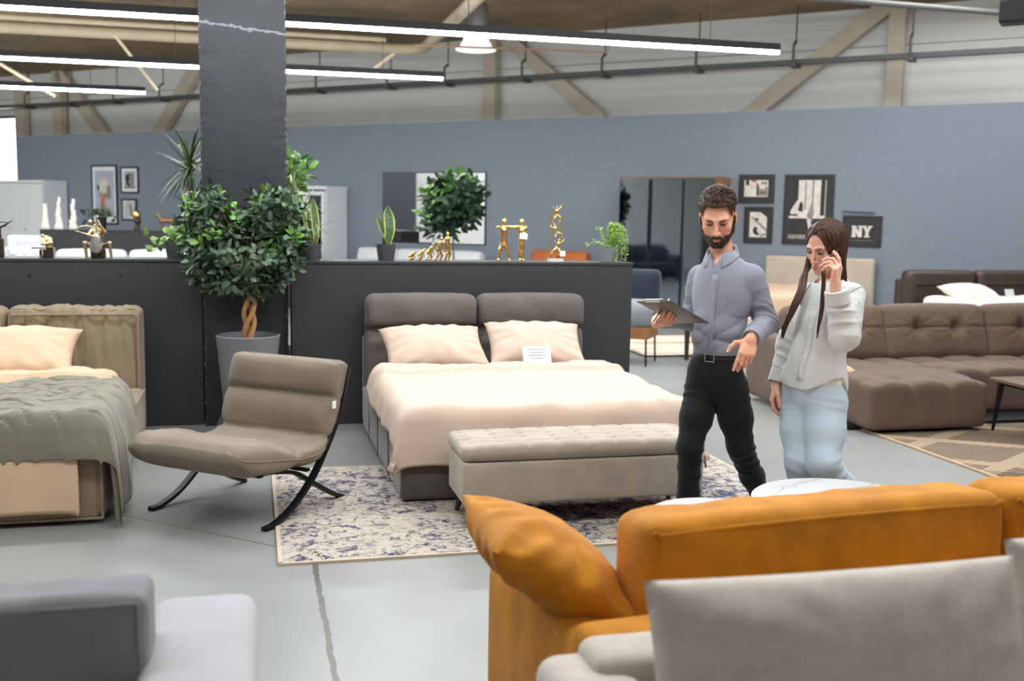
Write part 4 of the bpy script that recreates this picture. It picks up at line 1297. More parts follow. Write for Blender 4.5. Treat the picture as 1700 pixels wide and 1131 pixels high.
# grey armchair on a wooden base by the wardrobe, with navy cushions
p = D(1052, 500, 11.6)
t = thing('armchair', 'grey armchair with a wooden base and thin legs, at the end of the partition', 'armchair', (p.x, p.y, 0), -.35)
MB().rbox((0, 0, .55), (.52, .56, .26), .10, (10, 10, 5), puff=(0, 0, .03)).build('seat', M_mgrey, t)
MB().rbox((-.02, .32, .78), (.5, .16, .5), .07, (10, 3, 8), puff=(0, .04, 0)).build('backrest', M_navy, t)
MB().rbox((0, 0, .36), (.46, .5, .13), .01).build('base', simple('oak_base', (140, 92, 52), .5, 0, .5, .15, 6, .05, 30, (1, 6, 6)), t, 0)
for sx in (-1, 1):
    for sy in (-1, 1): MB().tube([(sx * .2, sy * .22, .3), (sx * .21, sy * .23, 0)], .011, 8).build('leg', M_frame, t)
p = G(4.95, 12.15)
t = thing('rug', 'pale cream folded rug on the floor past the partition', 'rug', p, YAW)
k = NT('cream_layers'); v = k.coords(); n = k.noise(k.coords(scale=(.4, 2.2, 1)), 2.4, 4)
k.l(k.ramp(n, [(.35, lin((206, 176, 146))), (.5, lin((232, 218, 200))), (.7, lin((226, 206, 182)))]), k.b.inputs['Base Color']); k.b.inputs['Roughness'].default_value = .95; M_cream = k.m
MB().rbox((0, 0, .02), (1.1, 1.6, .04), .015, (10, 30, 2), fn=lambda q, u: Vector((q.x, q.y, max(0, q.z + .012 * math.sin(q.y * 9) * (u[2] > 0))))).build('pile', M_cream, t)
MB().rbox((.05, .3, .065), (.95, .5, .05), .02, (6, 6, 2)).build('folded_edge', M_cream, t)
t = thing('side_table', 'small dark side table half hidden behind the man, with a gilt knob', 'table', D(1182, 600, 11.95).xy.to_3d(), WANG)
t.location.z = 0
MB().rbox((0, 0, .56), (.56, .46, .04), .008).build('table_top', M_darkwood, t)
MB().rbox((0, 0, .47), (.5, .4, .14), .006).build('drawer', M_darkwood, t)
MB().lathe([(0, 0), (.035, .0), (.045, .08), (.03, .1), (0, .1)], 14).build('knob', simple('gilt', (196, 160, 100), .35, .8), t, loc=(-.26, -.22, .38))
for sx in (-1, 1):
    for sy in (-1, 1): MB().tube([(sx * .24, sy * .19, .5), (sx * .24, sy * .19, 0)], [.035, .022], 10).build('leg', M_darkwood, t)

# beige bed against the wall, behind the couple
s0, z0 = onwall(1272, 424, WD - .14); s1, _ = onwall(1453, 430, WD - .14)
w_ = s1 - s0
M_bbed = fabric('beige_bed_cloth', (186, 174, 158), .06, 5, 200, .3)
t = thing('bed', 'beige bed with a plain tall headboard against the blue wall', 'bed', W((s0 + s1) / 2, WD - .02), WANG)
MB().rbox((0, -.1, z0 / 2), (w_, .14, z0), .04, (6, 3, 6)).build('headboard', M_bbed, t)
MB().rbox((0, -1.2, .2), (w_ - .1, 2.1, .36), .04, (6, 8, 4)).build('bed_frame', M_bbed, t)
o = MB().rbox((0, 0, 0), (w_ - .16, 2.0, .30), .08, (12, 14, 4), fn=lambda q, u: q + Vector((0, 0, .02 * fbm((q.x * 2, q.y * 2, 1), 2)))).build('bedding', M_peach2, None)
o.rotation_euler = (0, 0, WANG); o.location = W((s0 + s1) / 2, WD - 1.27, .555); props(o, 'peach bedding on the beige bed behind the couple', 'bedding')
# dark leather bed behind the brown sofa
p = D(1505, 448, 12.5); g0 = toG(p)
t = thing('bed', 'dark brown leather bed with padded headboard behind the brown sofa', 'bed', G(g0.x + .95, g0.y), YAW)
zt = p.z
MB().rbox((0, .18, zt / 2 - .06), (1.9, .12, zt - .12), .03).build('headboard_panel', M_leather, t)
def lq(q, u):
    P = Vector(q)
    if u[1] < 0 and abs(u[0]) < .8 and u[2] < .55:
        a = abs(((q.x + q.z) / .075) % 1 - .5); b = abs(((q.x - q.z) / .075) % 1 - .5)
        P.y += .012 * max(0, 1 - 6 * min(a, b))
        P.y += .02
    return P
for sx in (-1, 1): MB().rbox((sx * .48, .05, zt - .40), (.945, .2, .80), .08, (56, 3, 48), puff=(0, .02, .0), fn=lq).build('headboard_cushion', M_leather, t)
MB().rbox((0, -1.0, .22), (1.9, 2.0, .40), .05, (8, 8, 4)).build('bed_frame', M_leather, t)
o = MB().rbox((0, 0, 0), (1.7, 1.86, .30), .08, (14, 14, 4), fn=lambda q, u: q + Vector((0, 0, .015 * fbm((q.x * 2, q.y * 2, 1), 2)))).build('bedding', M_peach, None)
M_cream2 = fabric('cream_cotton', (228, 220, 206), .04, 3, 400, .12)
o.data.materials[0] = M_cream2
o.rotation_euler = (0, 0, YAW); o.location = G(g0.x + .95, g0.y - 1.09, .605); props(o, 'cream bedding on the dark leather bed', 'bedding')
o = pillow(.62, .44, .18, .06, .01, 51, 30, 24).build('pillow', M_cream2, None, 80); o.location = G(g0.x + .55, g0.y - .45, .80); o.rotation_euler = (.3, 0, YAW)
props(o, 'cream pillow peeping over the back of the brown sofa', 'pillow')
p = G(g0.x + 1.12, g0.y - .42, .735)
t = thing('price_card', 'small white price card on the dark leather bed', 'card', p, YAW)
MB().box((0, 0, .06), (.12, .004, .10), Matrix.Rotation(-.3, 4, 'X')).build('sleeve', M_plastic, t, 0)

# panels the mirrors look at: dark lacquer screen and a timber board by the far side wall
t = thing('standing_screen', 'tall dark screen standing by the side wall of the hall', 'screen', (-10.0, 15.6, 0), math.radians(84))
MB().box((0, 0, 1.35), (1.9, .06, 2.7)).build('screen_panel', simple('dark_slate', (44, 50, 58), .5), t, 0)
MB().box((0, 0, .02), (1.9, .5, .04)).build('base', M_black, t, 0)

p = Vector((-6.9, 9.2, 0))
t = thing('navy_sofa', 'navy sofa standing past the edge of the display floor', 'sofa', p, math.radians(100))
MB().rbox((0, .34, .42), (2.1, .2, .74), .06, (8, 2, 4)).build('back_frame', M_navy, t)
for sx in (-1, 1): MB().rbox((sx * .98, 0, .36), (.2, .86, .6), .06, (3, 6, 4)).build('armrest', M_navy, t)
for sx in (-1, 1):
    MB().rbox((sx * .44, -.06, .32), (.86, .74, .26), .06, (8, 8, 3), puff=(0, 0, .02)).build('seat_cushion', M_navy, t)
    o = MB().rbox((0, 0, 0), (.86, .2, .46), .07, (8, 3, 6), puff=(0, .04, .02)).build('back_cushion', M_navy, t); o.location = (sx * .44, .16, .66); o.rotation_euler = (-.2, 0, 0)
    for sy in (-1, 1): MB().box((sx * .96, sy * .34, .03), (.05, .05, .06)).build('foot', M_black, t, 0)
# ================================================================== PLANTS
def leafmat(name, a, b, rough=.42, back=None):
    k = NT(name); v = k.coords(); n = k.noise(v, 9, 3)
    k.l(k.ramp(n, [(.32, lin(a)), (.68, lin(b))]), k.b.inputs['Base Color'])
    k.b.inputs['Roughness'].default_value = rough; k.b.inputs['Specular IOR Level'].default_value = .45
    k.b.inputs['Subsurface Weight'].default_value = 0
    return k.m
M_ficus = leafmat('ficus_leaf', (42, 62, 48), (92, 116, 86))
M_ficusn = leafmat('young_leaf', (84, 128, 52), (112, 158, 70))
M_pot = simple('grey_planter', (122, 124, 128), .6, 0, .4, .1, 4, .05, 40)
M_pot2 = simple('dark_ribbed_pot', (58, 60, 64), .55)
M_soil = simple('potting_soil', (44, 34, 28), .95, var=.4, vscale=40, bump=.8, bscale=60)
M_trunk = simple('pale_bark', (188, 142, 92), .7, 0, .3, .25, 14, .4, 40, (1, 1, .3))
M_stem = simple('green_stem', (98, 108, 62), .7)
M_bark = simple('brown_bark', (104, 86, 64), .8, var=.3, vscale=20, bump=.4)

def leaf(mb, base, d, up, L, wd, curl=.15, fold=.2, n=4, tip=1.0, prof=None):
    """one leaf blade from base along d; up = the side its face looks to"""
    d = Vector(d).normalized(); s = d.cross(Vector(up))
    if s.length < 1e-4: s = d.cross(Vector((1, 0, 0)))
    s.normalize(); u = s.cross(d).normalized()
    vs = []
    for i in range(n + 1):
        t = i / n
        w_ = wd / 2 * (prof(t) if prof else (math.sin(PI * min(1, t * .98 + .02) ** .8) ** .8 if 0 < i < n else (.12 if i == 0 else 0.02)))
        c = Vector(base) + d * (L * t) - u * (L * curl * t * t)
        vs += [c - s * w_ + u * (fold * w_), c, c + s * w_ + u * (fold * w_)]
    fs = []
    for i in range(n):
        a = i * 3
        fs += [(a, a + 1, a + 4, a + 3), (a + 1, a + 2, a + 5, a + 4)]
    mb.add(vs, fs)

def rvec(rng):
    while True:
        v = Vector((rng.uniform(-1, 1), rng.uniform(-1, 1), rng.uniform(-1, 1)))
        if .05 < v.length < 1: return v.normalized()

def crown(lobes, nros, L, wd, rng, young=.12, ctr=None):
    """leafy twigs over a lumpy crown -> (old, young) leaf meshes and twig points"""
    mb, my = MB(), MB(); pts = []
    tot = sum(r[0] * r[2] for _, r in lobes)
    for c, r in lobes:
        for _ in range(int(nros * r[0] * r[2] / tot)):
            v = rvec(rng); q = rng.uniform(.40, 1.0) ** .5
            p = Vector(c) + Vector((v.x * r[0], v.y * r[1], v.z * r[2])) * q
            pts.append(p)
            tw = (v * .8 + Vector((0, 0, .7)) + rvec(rng) * .5).normalized()
            tgt = my if (q > .82 and v.z > .2 and rng.random() < young * 2.5) else mb
            k_ = rng.randint(5, 7); a0 = rng.random() * 6.28
            s = tw.cross(Vector((.3, .8, .1))).normalized(); u = s.cross(tw)
            for j in range(k_):
                a = a0 + 2.4 * j; el = .15 + .9 * j / k_ + rng.uniform(-.2, .2)
                o = s * math.cos(a) + u * math.sin(a)
                d = o * math.cos(el) + tw * math.sin(el) + rvec(rng) * .25
                leaf(tgt, p + tw * (L * .34 * (j - k_ / 2) * .6) + o * L * .15, d, tw + rvec(rng) * .35, L * rng.uniform(.7, 1.1), wd * rng.uniform(.85, 1.1), .14, .22, 5, prof=oval)
    return mb, my, pts
def oval(q): return max(.06, math.sin(PI * min(1, q ** .85)) ** .6) if q < .999 else .03

# ---- braided ficus in front of the column
rng = random.Random(11)
FG = (-.035, 7.76)
t = thing('potted_ficus', 'bushy ficus with a braided trunk in a grey planter, before the charcoal column', 'plant', G(*FG), YAW)
MB().lathe([(.15, 0), (.158, .01), (.222, .70), (.228, .725), (.216, .73), (.205, .69), (.20, .66)], 40).build('planter', M_pot, t, 50)
MB().lathe([(.203, .665), (.12, .675), (0, .68)], 24).build('soil', M_soil, t)
mb = MB()
for s_ in range(3):
    pts = []; rr = []
    for i in range(44):
        z = .66 + i / 43 * .50; a = 2 * PI * s_ / 3 + z * 13; br = .026 + .012 * abs(math.sin(z * 9))
        lean = .05 * math.sin((z - .66) * 4)
        pts.append((lean * .3 + br * math.cos(a), br * math.sin(a) * .8, z)); rr.append(.0195 - .004 * (i / 43))
    mb.tube(pts, rr, 8)
mb.build('braided_trunk', M_trunk, t)
def fz(px, py):                               # photo -> local x, z of the plant
    x, z = PG(px, py, FG[1]); return x - FG[0], z
lob = []
for px, py, rx, rz in ((352, 372, 50, 52), (446, 358, 46, 40), (400, 420, 86, 62), (365, 455, 44, 34), (478, 340, 26, 28), (335, 415, 40, 50), (455, 425, 48, 56), (415, 465, 50, 30), (345, 335, 20, 22), (480, 400, 24, 34)):
    x, z = fz(px, py); lob.append(((x, 0 + .05 * math.sin(px), z), (rx / 228, .26 if rx > 50 else .17, rz / 228)))
mb, my, pts = crown(lob, 600, .072, .036, rng, .2)
mb.build('foliage', M_ficus, t); my.build('young_foliage', M_ficusn, t)
mb = MB(); c0 = Vector((.0, 0, 1.13))
for p in pts[::9]:
    m = (c0 + p) / 2 + Vector((0, 0, .05)); mb.tube([c0, m, p], [.010, .006, .003], 5)
mb.build('branches', M_bark, t)

# ---- strap leaved dracaenas standing behind the partitions
M_drac = leafmat('dracaena_leaf', (44, 66, 38), (92, 116, 60))
M_dracs = leafmat('striped_dracaena_leaf', (96, 118, 74), (150, 164, 104))
def strap_plant(name, label, g, heads, mat, stem_r=.016, pot=True, scale=1.0):
    rng = random.Random(len(label))
    t = thing(name, label, 'plant', G(*g), YAW)
    if pot:
        MB().lathe([(.13, 0), (.17, .30), (.175, .32), (.16, .32), (.15, .28), (0, .28)], 24).build('planter', M_pot2, t, 50)
    mb = MB()
    for (x, y, z, L, n_) in heads:
        mb.tube([(0, 0, .27), (x * .3, y * .3, z * .5), (x, y, z)], [stem_r * 1.3, stem_r * 1.1, stem_r * .7], 8)
    mb.build('stem', M_bark, t)
    for (x, y, z, L, n_) in heads:
        mb = MB()
        for i in range(n_):
            a = rng.random() * 6.28; el = rng.uniform(-.55, 1.25)
            d = Vector((math.cos(a) * math.cos(el), math.sin(a) * math.cos(el), math.sin(el)))
            l_ = L * rng.uniform(.7, 1.15)
            leaf(mb, (x, y, z + rng.uniform(-.06, .05)), d, Vector((0, 0, 1)) + d * .1, l_, .026 * scale, .28 * (1 - .5 * max(0, math.sin(el))), .3, 8, prof=lambda q: (1 - q) ** .55 * (.5 + 2 * min(q, .25)))
        mb.build('leaf_rosette', mat, t)
    return t
x, z = PG(316, 278, 8.95); xb, zb = PG(320, 345, 8.95)
strap_plant('dracaena', 'spiky dracaena behind the partition, fanning out past the column edge', (x, 8.95), [(0, 0, z, .38, 64), (.02, .05, zb, .30, 40)], M_drac)
x, z = PG(500, 350, 9.1)
strap_plant('dracaena', 'striped dracaena behind the partition, between the ficus and a snake plant', (x + .02, 9.1), [(0, 0, z, .30, 34), (-.1, .02, z + .18, .22, 20), (.05, .05, z - .14, .30, 22)], M_dracs)
x, z = PG(492, 292, 10.2)
def small_tree(label, g, crown_lobes, zc, L, wd, nros, seed, mat, potr=.16, young=.2):
    rng = random.Random(seed)
    t = thing('potted_tree', label, 'plant', G(*g), YAW)
    MB().lathe([(potr * .75, 0), (potr, .30), (potr * 1.03, .32), (potr * .95, .32), (potr * .9, .28), (0, .28)], 24).build('planter', M_pot2, t, 50)
    mb, my, pts = crown(crown_lobes, nros, L, wd, rng, young)
    MB().tube([(0, 0, .27), (.02, 0, zc * .6), (0, 0, zc)], [.018, .014, .010], 8).build('stem', M_bark, t)
    mb.build('foliage', mat, t); my.build('young_foliage', M_ficusn, t)
    m2 = MB()
    for p in pts[::6]: m2.tube([(0, 0, zc - .1), p], [.007, .003], 5)
    m2.build('branches', M_bark, t)
small_tree('slim leafy tree behind the partition, showing just right of the column top leaves', (x - .05, 10.2), [((0, 0, z), (.17, .15, .12)), ((.05, 0, z + .08), (.10, .1, .06))], z, .13, .05, 26, 3, M_ficusn)
M_ctree = leafmat('dark_tree_leaf', (26, 44, 30), (48, 76, 48))
P = D(752, 345, 14.4); g = toG(P)
small_tree('small dark tree standing before the wall mirror', (g.x, g.y), [((0, 0, g.z + .02), (.44, .3, .30)), ((.06, 0, g.z + .26), (.32, .25, .16)), ((-.16, 0, g.z - .18), (.26, .2, .18)), ((.28, 0, g.z + .2), (.16, .16, .16))], g.z - .2, .15, .07, 150, 8, M_ctree, .2, .22)

# ---- pots on the partition tops
def pot(t, r, h, mat=None):
    n = 9; prof = [(r * .74, 0)]
    for i in range(n):
        z = h * (i + .5) / n; q = r * (.76 + .24 * (i + .5) / n)
        prof += [(q - .0015, z - h / n * .45), (q + .0015, z), (q - .0015, z + h / n * .45)]
    prof += [(r, h), (r * .92, h), (r * .9, h * .88), (0, h * .88)]
    MB().lathe(prof, 28).build('pot', mat or M_pot2, t, 60)
k = NT('snake_leaf'); v = k.coords(scale=(1, 1, 5)); n = k.noise(v, 14, 3, .6, 1.0)
k.l(k.ramp(n, [(.4, lin((40, 62, 44))), (.5, lin((82, 108, 70))), (.6, lin((52, 76, 52)))]), k.b.inputs['Base Color']); k.b.inputs['Roughness'].default_value = .4
M_snake = k.m; M_snakee = leafmat('snake_leaf_edge', (170, 176, 72), (192, 192, 92))
def snake(label, px, gy, blades, pr=.08, ph=.125):
    x, _ = PG(px, 434, gy)
    t = thing('snake_plant', label, 'plant', G(x, gy, PT), YAW, None)
    pot(t, pr, ph)
    for (bx, by, dx, dy, L, wd, face) in blades:
        mb = MB(); n_ = 12
        rows = []
        d = Vector((dx, dy, 1)).normalized(); s = Vector((math.cos(face), math.sin(face), 0)); s = (s - d * d.dot(s)).normalized(); u = s.cross(d)
        for i in range(n_ + 1):
            q = i / n_
            w_ = wd / 2 * (.45 + .75 * math.sin(min(1, q * 1.15 + .1) * PI * .62) ) * (1 if q < .75 else max(.02, 1 - ((q - .75) / .25) ** 1.6))
            c = Vector((bx, by, ph * .88)) + d * (L * q) + s * (.012 * math.sin(q * 4 + face)) + u * (.010 * math.sin(q * 5))
            rows.append([c - s * w_ + u * .12 * w_, c - s * w_ * .78 + u * .03 * w_, c, c + s * w_ * .78 + u * .03 * w_, c + s * w_ + u * .12 * w_])
        for i in range(n_):
            for j in range(4):
                mb.mat(1 if j in (0, 3) else 0)
                mb.add([rows[i][j], rows[i][j + 1], rows[i + 1][j + 1], rows[i + 1][j]], [(0, 1, 2, 3)])
        mb.build('blade', [M_snake, M_snakee], t)
    return t
snake('broad bladed snake plant alone on the partition, left of the five gold figures', 641, 8.17, [(.005, 0, .06, 0, .31, .072, .1), (-.02, .01, -.12, .02, .25, .045, .4), (-.012, -.02, -.10, 0, .12, .035, .9)])
snake('dark snake plant with curved blades on the partition next to the ficus', 517, 8.17, [(.012, 0, .05, 0, .36, .055, .35), (-.01, .01, -.30, .02, .30, .05, .8), (.02, -.02, .03, .05, .20, .04, .2), (-.03, .02, -.16, .02, .50, .045, .9)])

# feathery fern
x, _ = PG(1008, 434, 8.17)
t = thing('potted_fern', 'feathery light green fern spilling out of a grey pot at the partition end', 'plant', G(x, 8.17, PT), YAW)
pot(t, .072, .115, M_pot)
M_fern = leafmat('fern_leaf', (120, 160, 62), (158, 192, 92), .6)
rng = random.Random(4)
def frond(mb, ms, pts, n=60, L=.028):
    q = [cr(pts, i / 30) for i in range(31)]
    ms.tube(q, .0012, 4)
    for i in range(n):
        tt = .15 + .85 * i / n; p = Vector(cr(pts, tt))
        for _ in range(3):
            leaf(mb, p, rvec(rng) + Vector((0, 0, -.3)), (0, -.4, 1), L * rng.uniform(.6, 1.2), .008, .1, .1, 2)
mb, ms = MB(), MB()
for i in range(26):
    a = rng.uniform(-.6, .9); ln = rng.uniform(.07, .17); up = rng.uniform(.06, .20); dn = rng.uniform(-.10, .12)
    dx, dy = math.cos(a), math.sin(a) * .5
    frond(mb, ms, [(0, 0, .10), (dx * ln * .35, dy * ln * .5, .10 + up * .9), (dx * ln * .8, dy * ln, .10 + up), (dx * ln * 1.05, dy * ln * 1.1, .08 + dn)], 34)
for pts in ([(0, 0, .10), (-.05, 0, .15), (-.11, 0, .165), (-.19, 0, .13)], [(0, 0, .1), (-.04, 0, .2), (-.06, .02, .27), (-.09, .02, .28)], [(0, 0, .1), (.0, .0, .2), (.01, .02, .29), (.03, .02, .31)]):
    frond(mb, ms, pts, 22)
mb.build('fronds', M_fern, t); ms.build('stems', M_stem, t)

# pothos by the ficus
def heart(q): return (math.sin(PI * min(1, q ** .62)) * 1.0 if q < 1 else 0) + .05 * (1 - q)
M_pothos = leafmat('pothos_leaf', (92, 130, 64), (140, 172, 92))
def vine_plant(label, loc, pr, ph, vines, nup, seed, L, mat, potm=None):
    rng = random.Random(seed)
    t = thing('potted_vine', label, 'plant', loc, YAW)
    pot(t, pr, ph, potm)
    mb, ms = MB(), MB()
    for pts in vines:
        q = [cr(pts, i / 20) for i in range(21)]; ms.tube(q, .003, 5)
        for i in range(1, 9):
            p = Vector(cr(pts, i / 8)); leaf(mb, p, Vector((rng.uniform(-.8, .4), rng.uniform(-.6, .2), rng.uniform(-.2, .8))), (rng.uniform(-.3, .3), -.8, .7), L * rng.uniform(.7, 1.1), L * .62, .2, .15, 6, prof=heart)
    for i in range(nup):
        a = rng.random() * 6.28; el = rng.uniform(.3, 1.3); d = Vector((math.cos(a) * math.cos(el), math.sin(a) * math.cos(el), math.sin(el)))
        p = Vector((0, 0, ph * .9)) + d * rng.uniform(.05, .13)
        ms.tube([(0, 0, ph * .85), p], .0022, 5); leaf(mb, p, d + Vector((0, 0, -.3)), (d.x * .3, -.7, .8), L * rng.uniform(.8, 1.2), L * .7, .25, .12, 6, prof=heart)
    mb.build('leaves', mat, t); ms.build('stems', M_stem, t)
    return t
x, _ = PG(291, 432, 8.28)
vine_plant('trailing pothos in a dark pot on the partition, its vine reaching away from the ficus', G(x, 8.28, PT), .075, .125, [[(0, 0, .11), (-.06, -.02, .14), (-.11, -.02, .10), (-.20, -.02, .17)], [(0, 0, .11), (-.05, 0, .12), (-.12, -.03, .09), (-.17, -.03, .05)]], 16, 5, .065, M_pothos)
x, _ = PG(170, 381, FPY + .15)
vine_plant('trailing green plant in a tall dark pot on the distant partition', G(x, FPY + .15, PT), .075, .21, [[(0, 0, .2), (-.1, 0, .28), (-.2, 0, .22), (-.28, 0, .05)], [(0, 0, .2), (.08, 0, .27), (.17, 0, .22), (.2, 0, .14)], [(0, 0, .2), (-.1, -.02, .3), (-.24, 0, .3), (-.3, 0, .25)]], 22, 6, .09, M_ctree, M_black)
# ================================================================== SCULPTURES
M_gold = simple('polished_gold', (222, 184, 114), .22, 1.0, .5)
M_brz = simple('aged_bronze', (74, 62, 52), .4, .8)
M_gilt2 = simple('pale_brass', (196, 168, 128), .35, .9)
M_horse = simple('rust_bronze', (150, 112, 78), .45, .7)
M_tower = simple('white_stone_tower', (222, 216, 206), .75, var=.15, vscale=20, bump=.8, bscale=30)
M_silver = simple('silver_grey', (150, 150, 146), .4, .7, var=.3, vscale=30)

def human(P, H, J, thick=1.0):
    """little figure: J = joints in units of height"""
    s = H
    g = lambda n: np.array(J[n]) * s
    k = .03 * s; T = thick * s
    d = s_cap(P, g('hip'), g('chest'), .072 * T, .085 * T)
    d = smin(d, s_cap(P, g('chest'), g('neck'), .075 * T, .04 * T), k)
    d = smin(d, s_ell(P, g('head'), np.array([.058, .066, .074]) * s), k * .7)
    for sd in 'lr':
        d = smin(d, chain(P, [g('hip'), g('kn' + sd), g('an' + sd)], [.062 * T, .045 * T, .03 * T], k * .6), k)
        d = smin(d, s_cap(P, g('an' + sd), g('to' + sd), .028 * T, .022 * T), k * .5)
        d = smin(d, chain(P, [g('sh' + sd), g('el' + sd), g('ha' + sd)], [.038 * T, .03 * T, .024 * T], k * .5), k)
    return d
def figure(name, label, loc, H, J, mat, rz=0, thick=1.0, res=.005, cat='figurine', group=None, part='body'):
    t = thing(name, label, cat, loc, rz, group)
    lo = np.min(list(J.values()), axis=0) * H - .12 * H; hi = np.max(list(J.values()), axis=0) * H + .12 * H
    V, F = sdf_mesh(lambda P: human(P, H, J, thick), lo, hi, max(res, H * .016))
    V[:, 2] = np.maximum(V[:, 2], 0)
    np_mesh(part, V, F, mat, t)
    return t
def joints(bend=0.0, crouch=0.0, arm=(.1, -.2), step=.0, headfwd=0.0):
    """profile figure facing +x"""
    hz = .50 * (1 - crouch); hx = -.10 * crouch - .02 * bend
    cx = hx + .26 * math.sin(bend); cz = hz + .26 * math.cos(bend)
    nx = cx + .10 * math.sin(bend * 1.1); nz_ = cz + .10 * math.cos(bend * 1.1)
    hx2 = nx + .10 * math.sin(bend * .6 + headfwd); hz2 = nz_ + .08 * math.cos(bend * .6 + headfwd)
    kn = hz * .52
    return dict(hip=(hx, 0, hz), chest=(cx, 0, cz), neck=(nx, 0, nz_), head=(hx2, 0, hz2),
                shl=(cx, .09, cz + .03), shr=(cx, -.09, cz + .03),
                ell=(cx + .05 + arm[0] * .4, .11, cz - .16), elr=(cx - .02, -.11, cz - .16),
                hal=(cx + .08 + arm[0], .10, cz - .30 + arm[1] * .1), har=(cx - .02 + .04, -.10, cz - .30),
                knl=(hx + .10 + .16 * crouch + step, .05, kn), knr=(hx + .02 + .14 * crouch - step * .4, -.05, kn),
                anl=(hx + .03 + step * 1.2, .05, .04), anr=(hx - .05 - step, -.05, .04),
                tol=(hx + .13 + step * 1.2, .05, .02), tor=(hx + .05 - step, -.05, .02))
def onpart(px, gy=8.15): return G(PG(px, 434, gy)[0], gy, PT)
evo = [(682, .135, .95, .52, 'smallest, crouching gold figure at the start of the row of five'), (697, .145, .85, .38, 'second smallest gold figure of the row, stooping low'),
       (712, .165, .6, .22, 'middle gold figure of the row of five, bent forward'), (728, .198, .32, .10, 'fourth gold figure of the row, nearly upright with an arm forward'),
       (742, .222, .05, .0, 'tallest gold figure, standing upright at the end of the row')]
for i, (px, H, b, cr_, lab) in enumerate(evo):
    figure('gold_figure', lab, onpart(px), H, joints(b, cr_, (.06 + .05 * (i == 3), -.3), .05 if i in (2, 3) else .02), M_gold, YAW - .1, 1.05, .003, group='row of gold evolution figures')

# dancing couple
SS = .335
def hum_front(x, arms, tw=.0):
    return dict(hip=(x, 0, .49), chest=(x, 0, .73), neck=(x, 0, .84), head=(x, -.01, .93),
                shl=(x + .11, 0, .80), shr=(x - .11, 0, .80), ell=arms[0], hal=arms[1], elr=arms[2], har=arms[3],
                knl=(x + .09, 0, .27), knr=(x - .09, 0, .27), anl=(x + .13, 0, .04), anr=(x - .13, 0, .04), tol=(x + .13, -.06, .02), tor=(x - .13, -.06, .02))
t = thing('couple_sculpture', 'gold sculpture of two standing figures with outstretched arms and a white tag', 'sculpture', onpart(836), YAW)
J1 = hum_front(0, ((.27, -.02, .82), (.46, -.03, .82), (-.15, -.03, .80), (-.2, -.05, .80)))
J2 = hum_front(.43, ((.50, .03, .70), (.48, -.08, .66), (.24, -.04, .80), (.05, -.05, .82)))
for q in ('knl', 'knr', 'anl', 'anr', 'tol', 'tor'):
    v_ = J2[q]; J2[q] = (.43 + (v_[0] - .43) * .28, v_[1], v_[2])
for J, nm in ((J1, 'leading_figure'), (J2, 'following_figure')):
    A = np.array(list(J.values()))
    V, F = sdf_mesh(lambda P: human(P, SS, J, 1.0), A.min(0) * SS - .05, A.max(0) * SS + .05, .005)
    V[:, 2] = np.maximum(V[:, 2], 0); np_mesh(nm, V, F, M_gold, t)
MB().box((0, 0, 0), (.062, .003, .045), Matrix.Rotation(.1, 4, 'Y')).build('tag', M_paper, t, 0, loc=(.44 * SS, -.05, .60 * SS))

# ladder with climbing figures
t = thing('ladder_sculpture', 'tall gold ladder sculpture with climbing figures and a white tag', 'sculpture', onpart(922), YAW)
Hh = .44
mb = MB()
mb.bar((-.048, 0, .02), (-.048, 0, .33), .010); mb.bar((.048, 0, .02), (.048, 0, .36), .010); mb.bar((-.055, 0, .36), (.06, 0, .36), .010)
mb.bar((-.048, 0, .33), (-.048, 0, .42), .010)
mb.build('ladder_frame', M_gold, t, 0)
MB().box((0, 0, .011), (.12, .07, .022)).build('base', simple('pale_base', (206, 204, 198), .4), t, 0)
def climber(cx, cz, H, tilt, seed):
    rr = random.Random(seed)
    J = hum_front(0, ((.2, -.05, .9), (.26, -.05, 1.06), (-.2, -.05, .86), (-.27, -.06, 1.0)))
    J['knl'] = (.2, -.1, .34); J['anl'] = (.16, -.02, .12); J['tol'] = (.2, -.08, .1); J['knr'] = (-.16, -.08, .26); J['anr'] = (-.22, 0, .04); J['tor'] = (-.24, -.07, .02)
    c, s = math.cos(tilt), math.sin(tilt)
    J = {k_: ((v[0] * c + (v[2] - .5) * s), v[1], (-(v[0]) * s + (v[2] - .5) * c)) for k_, v in J.items()}
    A = np.array(list(J.values()))
    V, F = sdf_mesh(lambda P: human(P, H, J, 1.05), A.min(0) * H - .12 * H, A.max(0) * H + .12 * H, .0032)
    V = V + np.array([cx, -.012, cz]); np_mesh('climber', V, F, M_gold, t)
climber(-.0, .375, .13, .0, 1); climber(.0, .235, .14, -.35, 2); climber(.008, .115, .14, .3, 3)
MB().box((.05, -.03, .065), (.045, .003, .042)).build('tag', M_paper, t, 0)

# bronze cellist
def onpartL(px, gy=8.26): return G(PG(px, 432, gy)[0], gy, PT)
t = thing('musician_figurine', 'seated bronze musician figurine with a cello and a wide bow', 'figurine', onpartL(163), YAW)
MB().rbox((.0, .02, .035), (.10, .08, .07), .008).build('seat_block', M_brz, t)
def cel(P):
    d = chain(P, [(0, .03, .07), (0, .02, .18), (-.01, .02, .235)], [.032, .036, .018], .02)
    d = smin(d, s_ell(P, (-.045, .0, .262), (.016, .016, .018)), .006)
    for sx in (-1, 1):
        d = smin(d, chain(P, [(sx * .03, .02, .085), (sx * .085, -.02, .11), (sx * .075 + (.02 if sx > 0 else 0), -.02, .0)], [.018, .014, .009], .01), .012)
    d = smin(d, chain(P, [(.03, .02, .215), (.055, -.01, .19), (.01, -.03, .245)], [.013, .010, .008], .01), .012)
    d = smin(d, chain(P, [(-.03, .02, .215), (-.06, -.02, .17), (-.02, -.04, .155)], [.013, .010, .008], .01), .012)
    return d
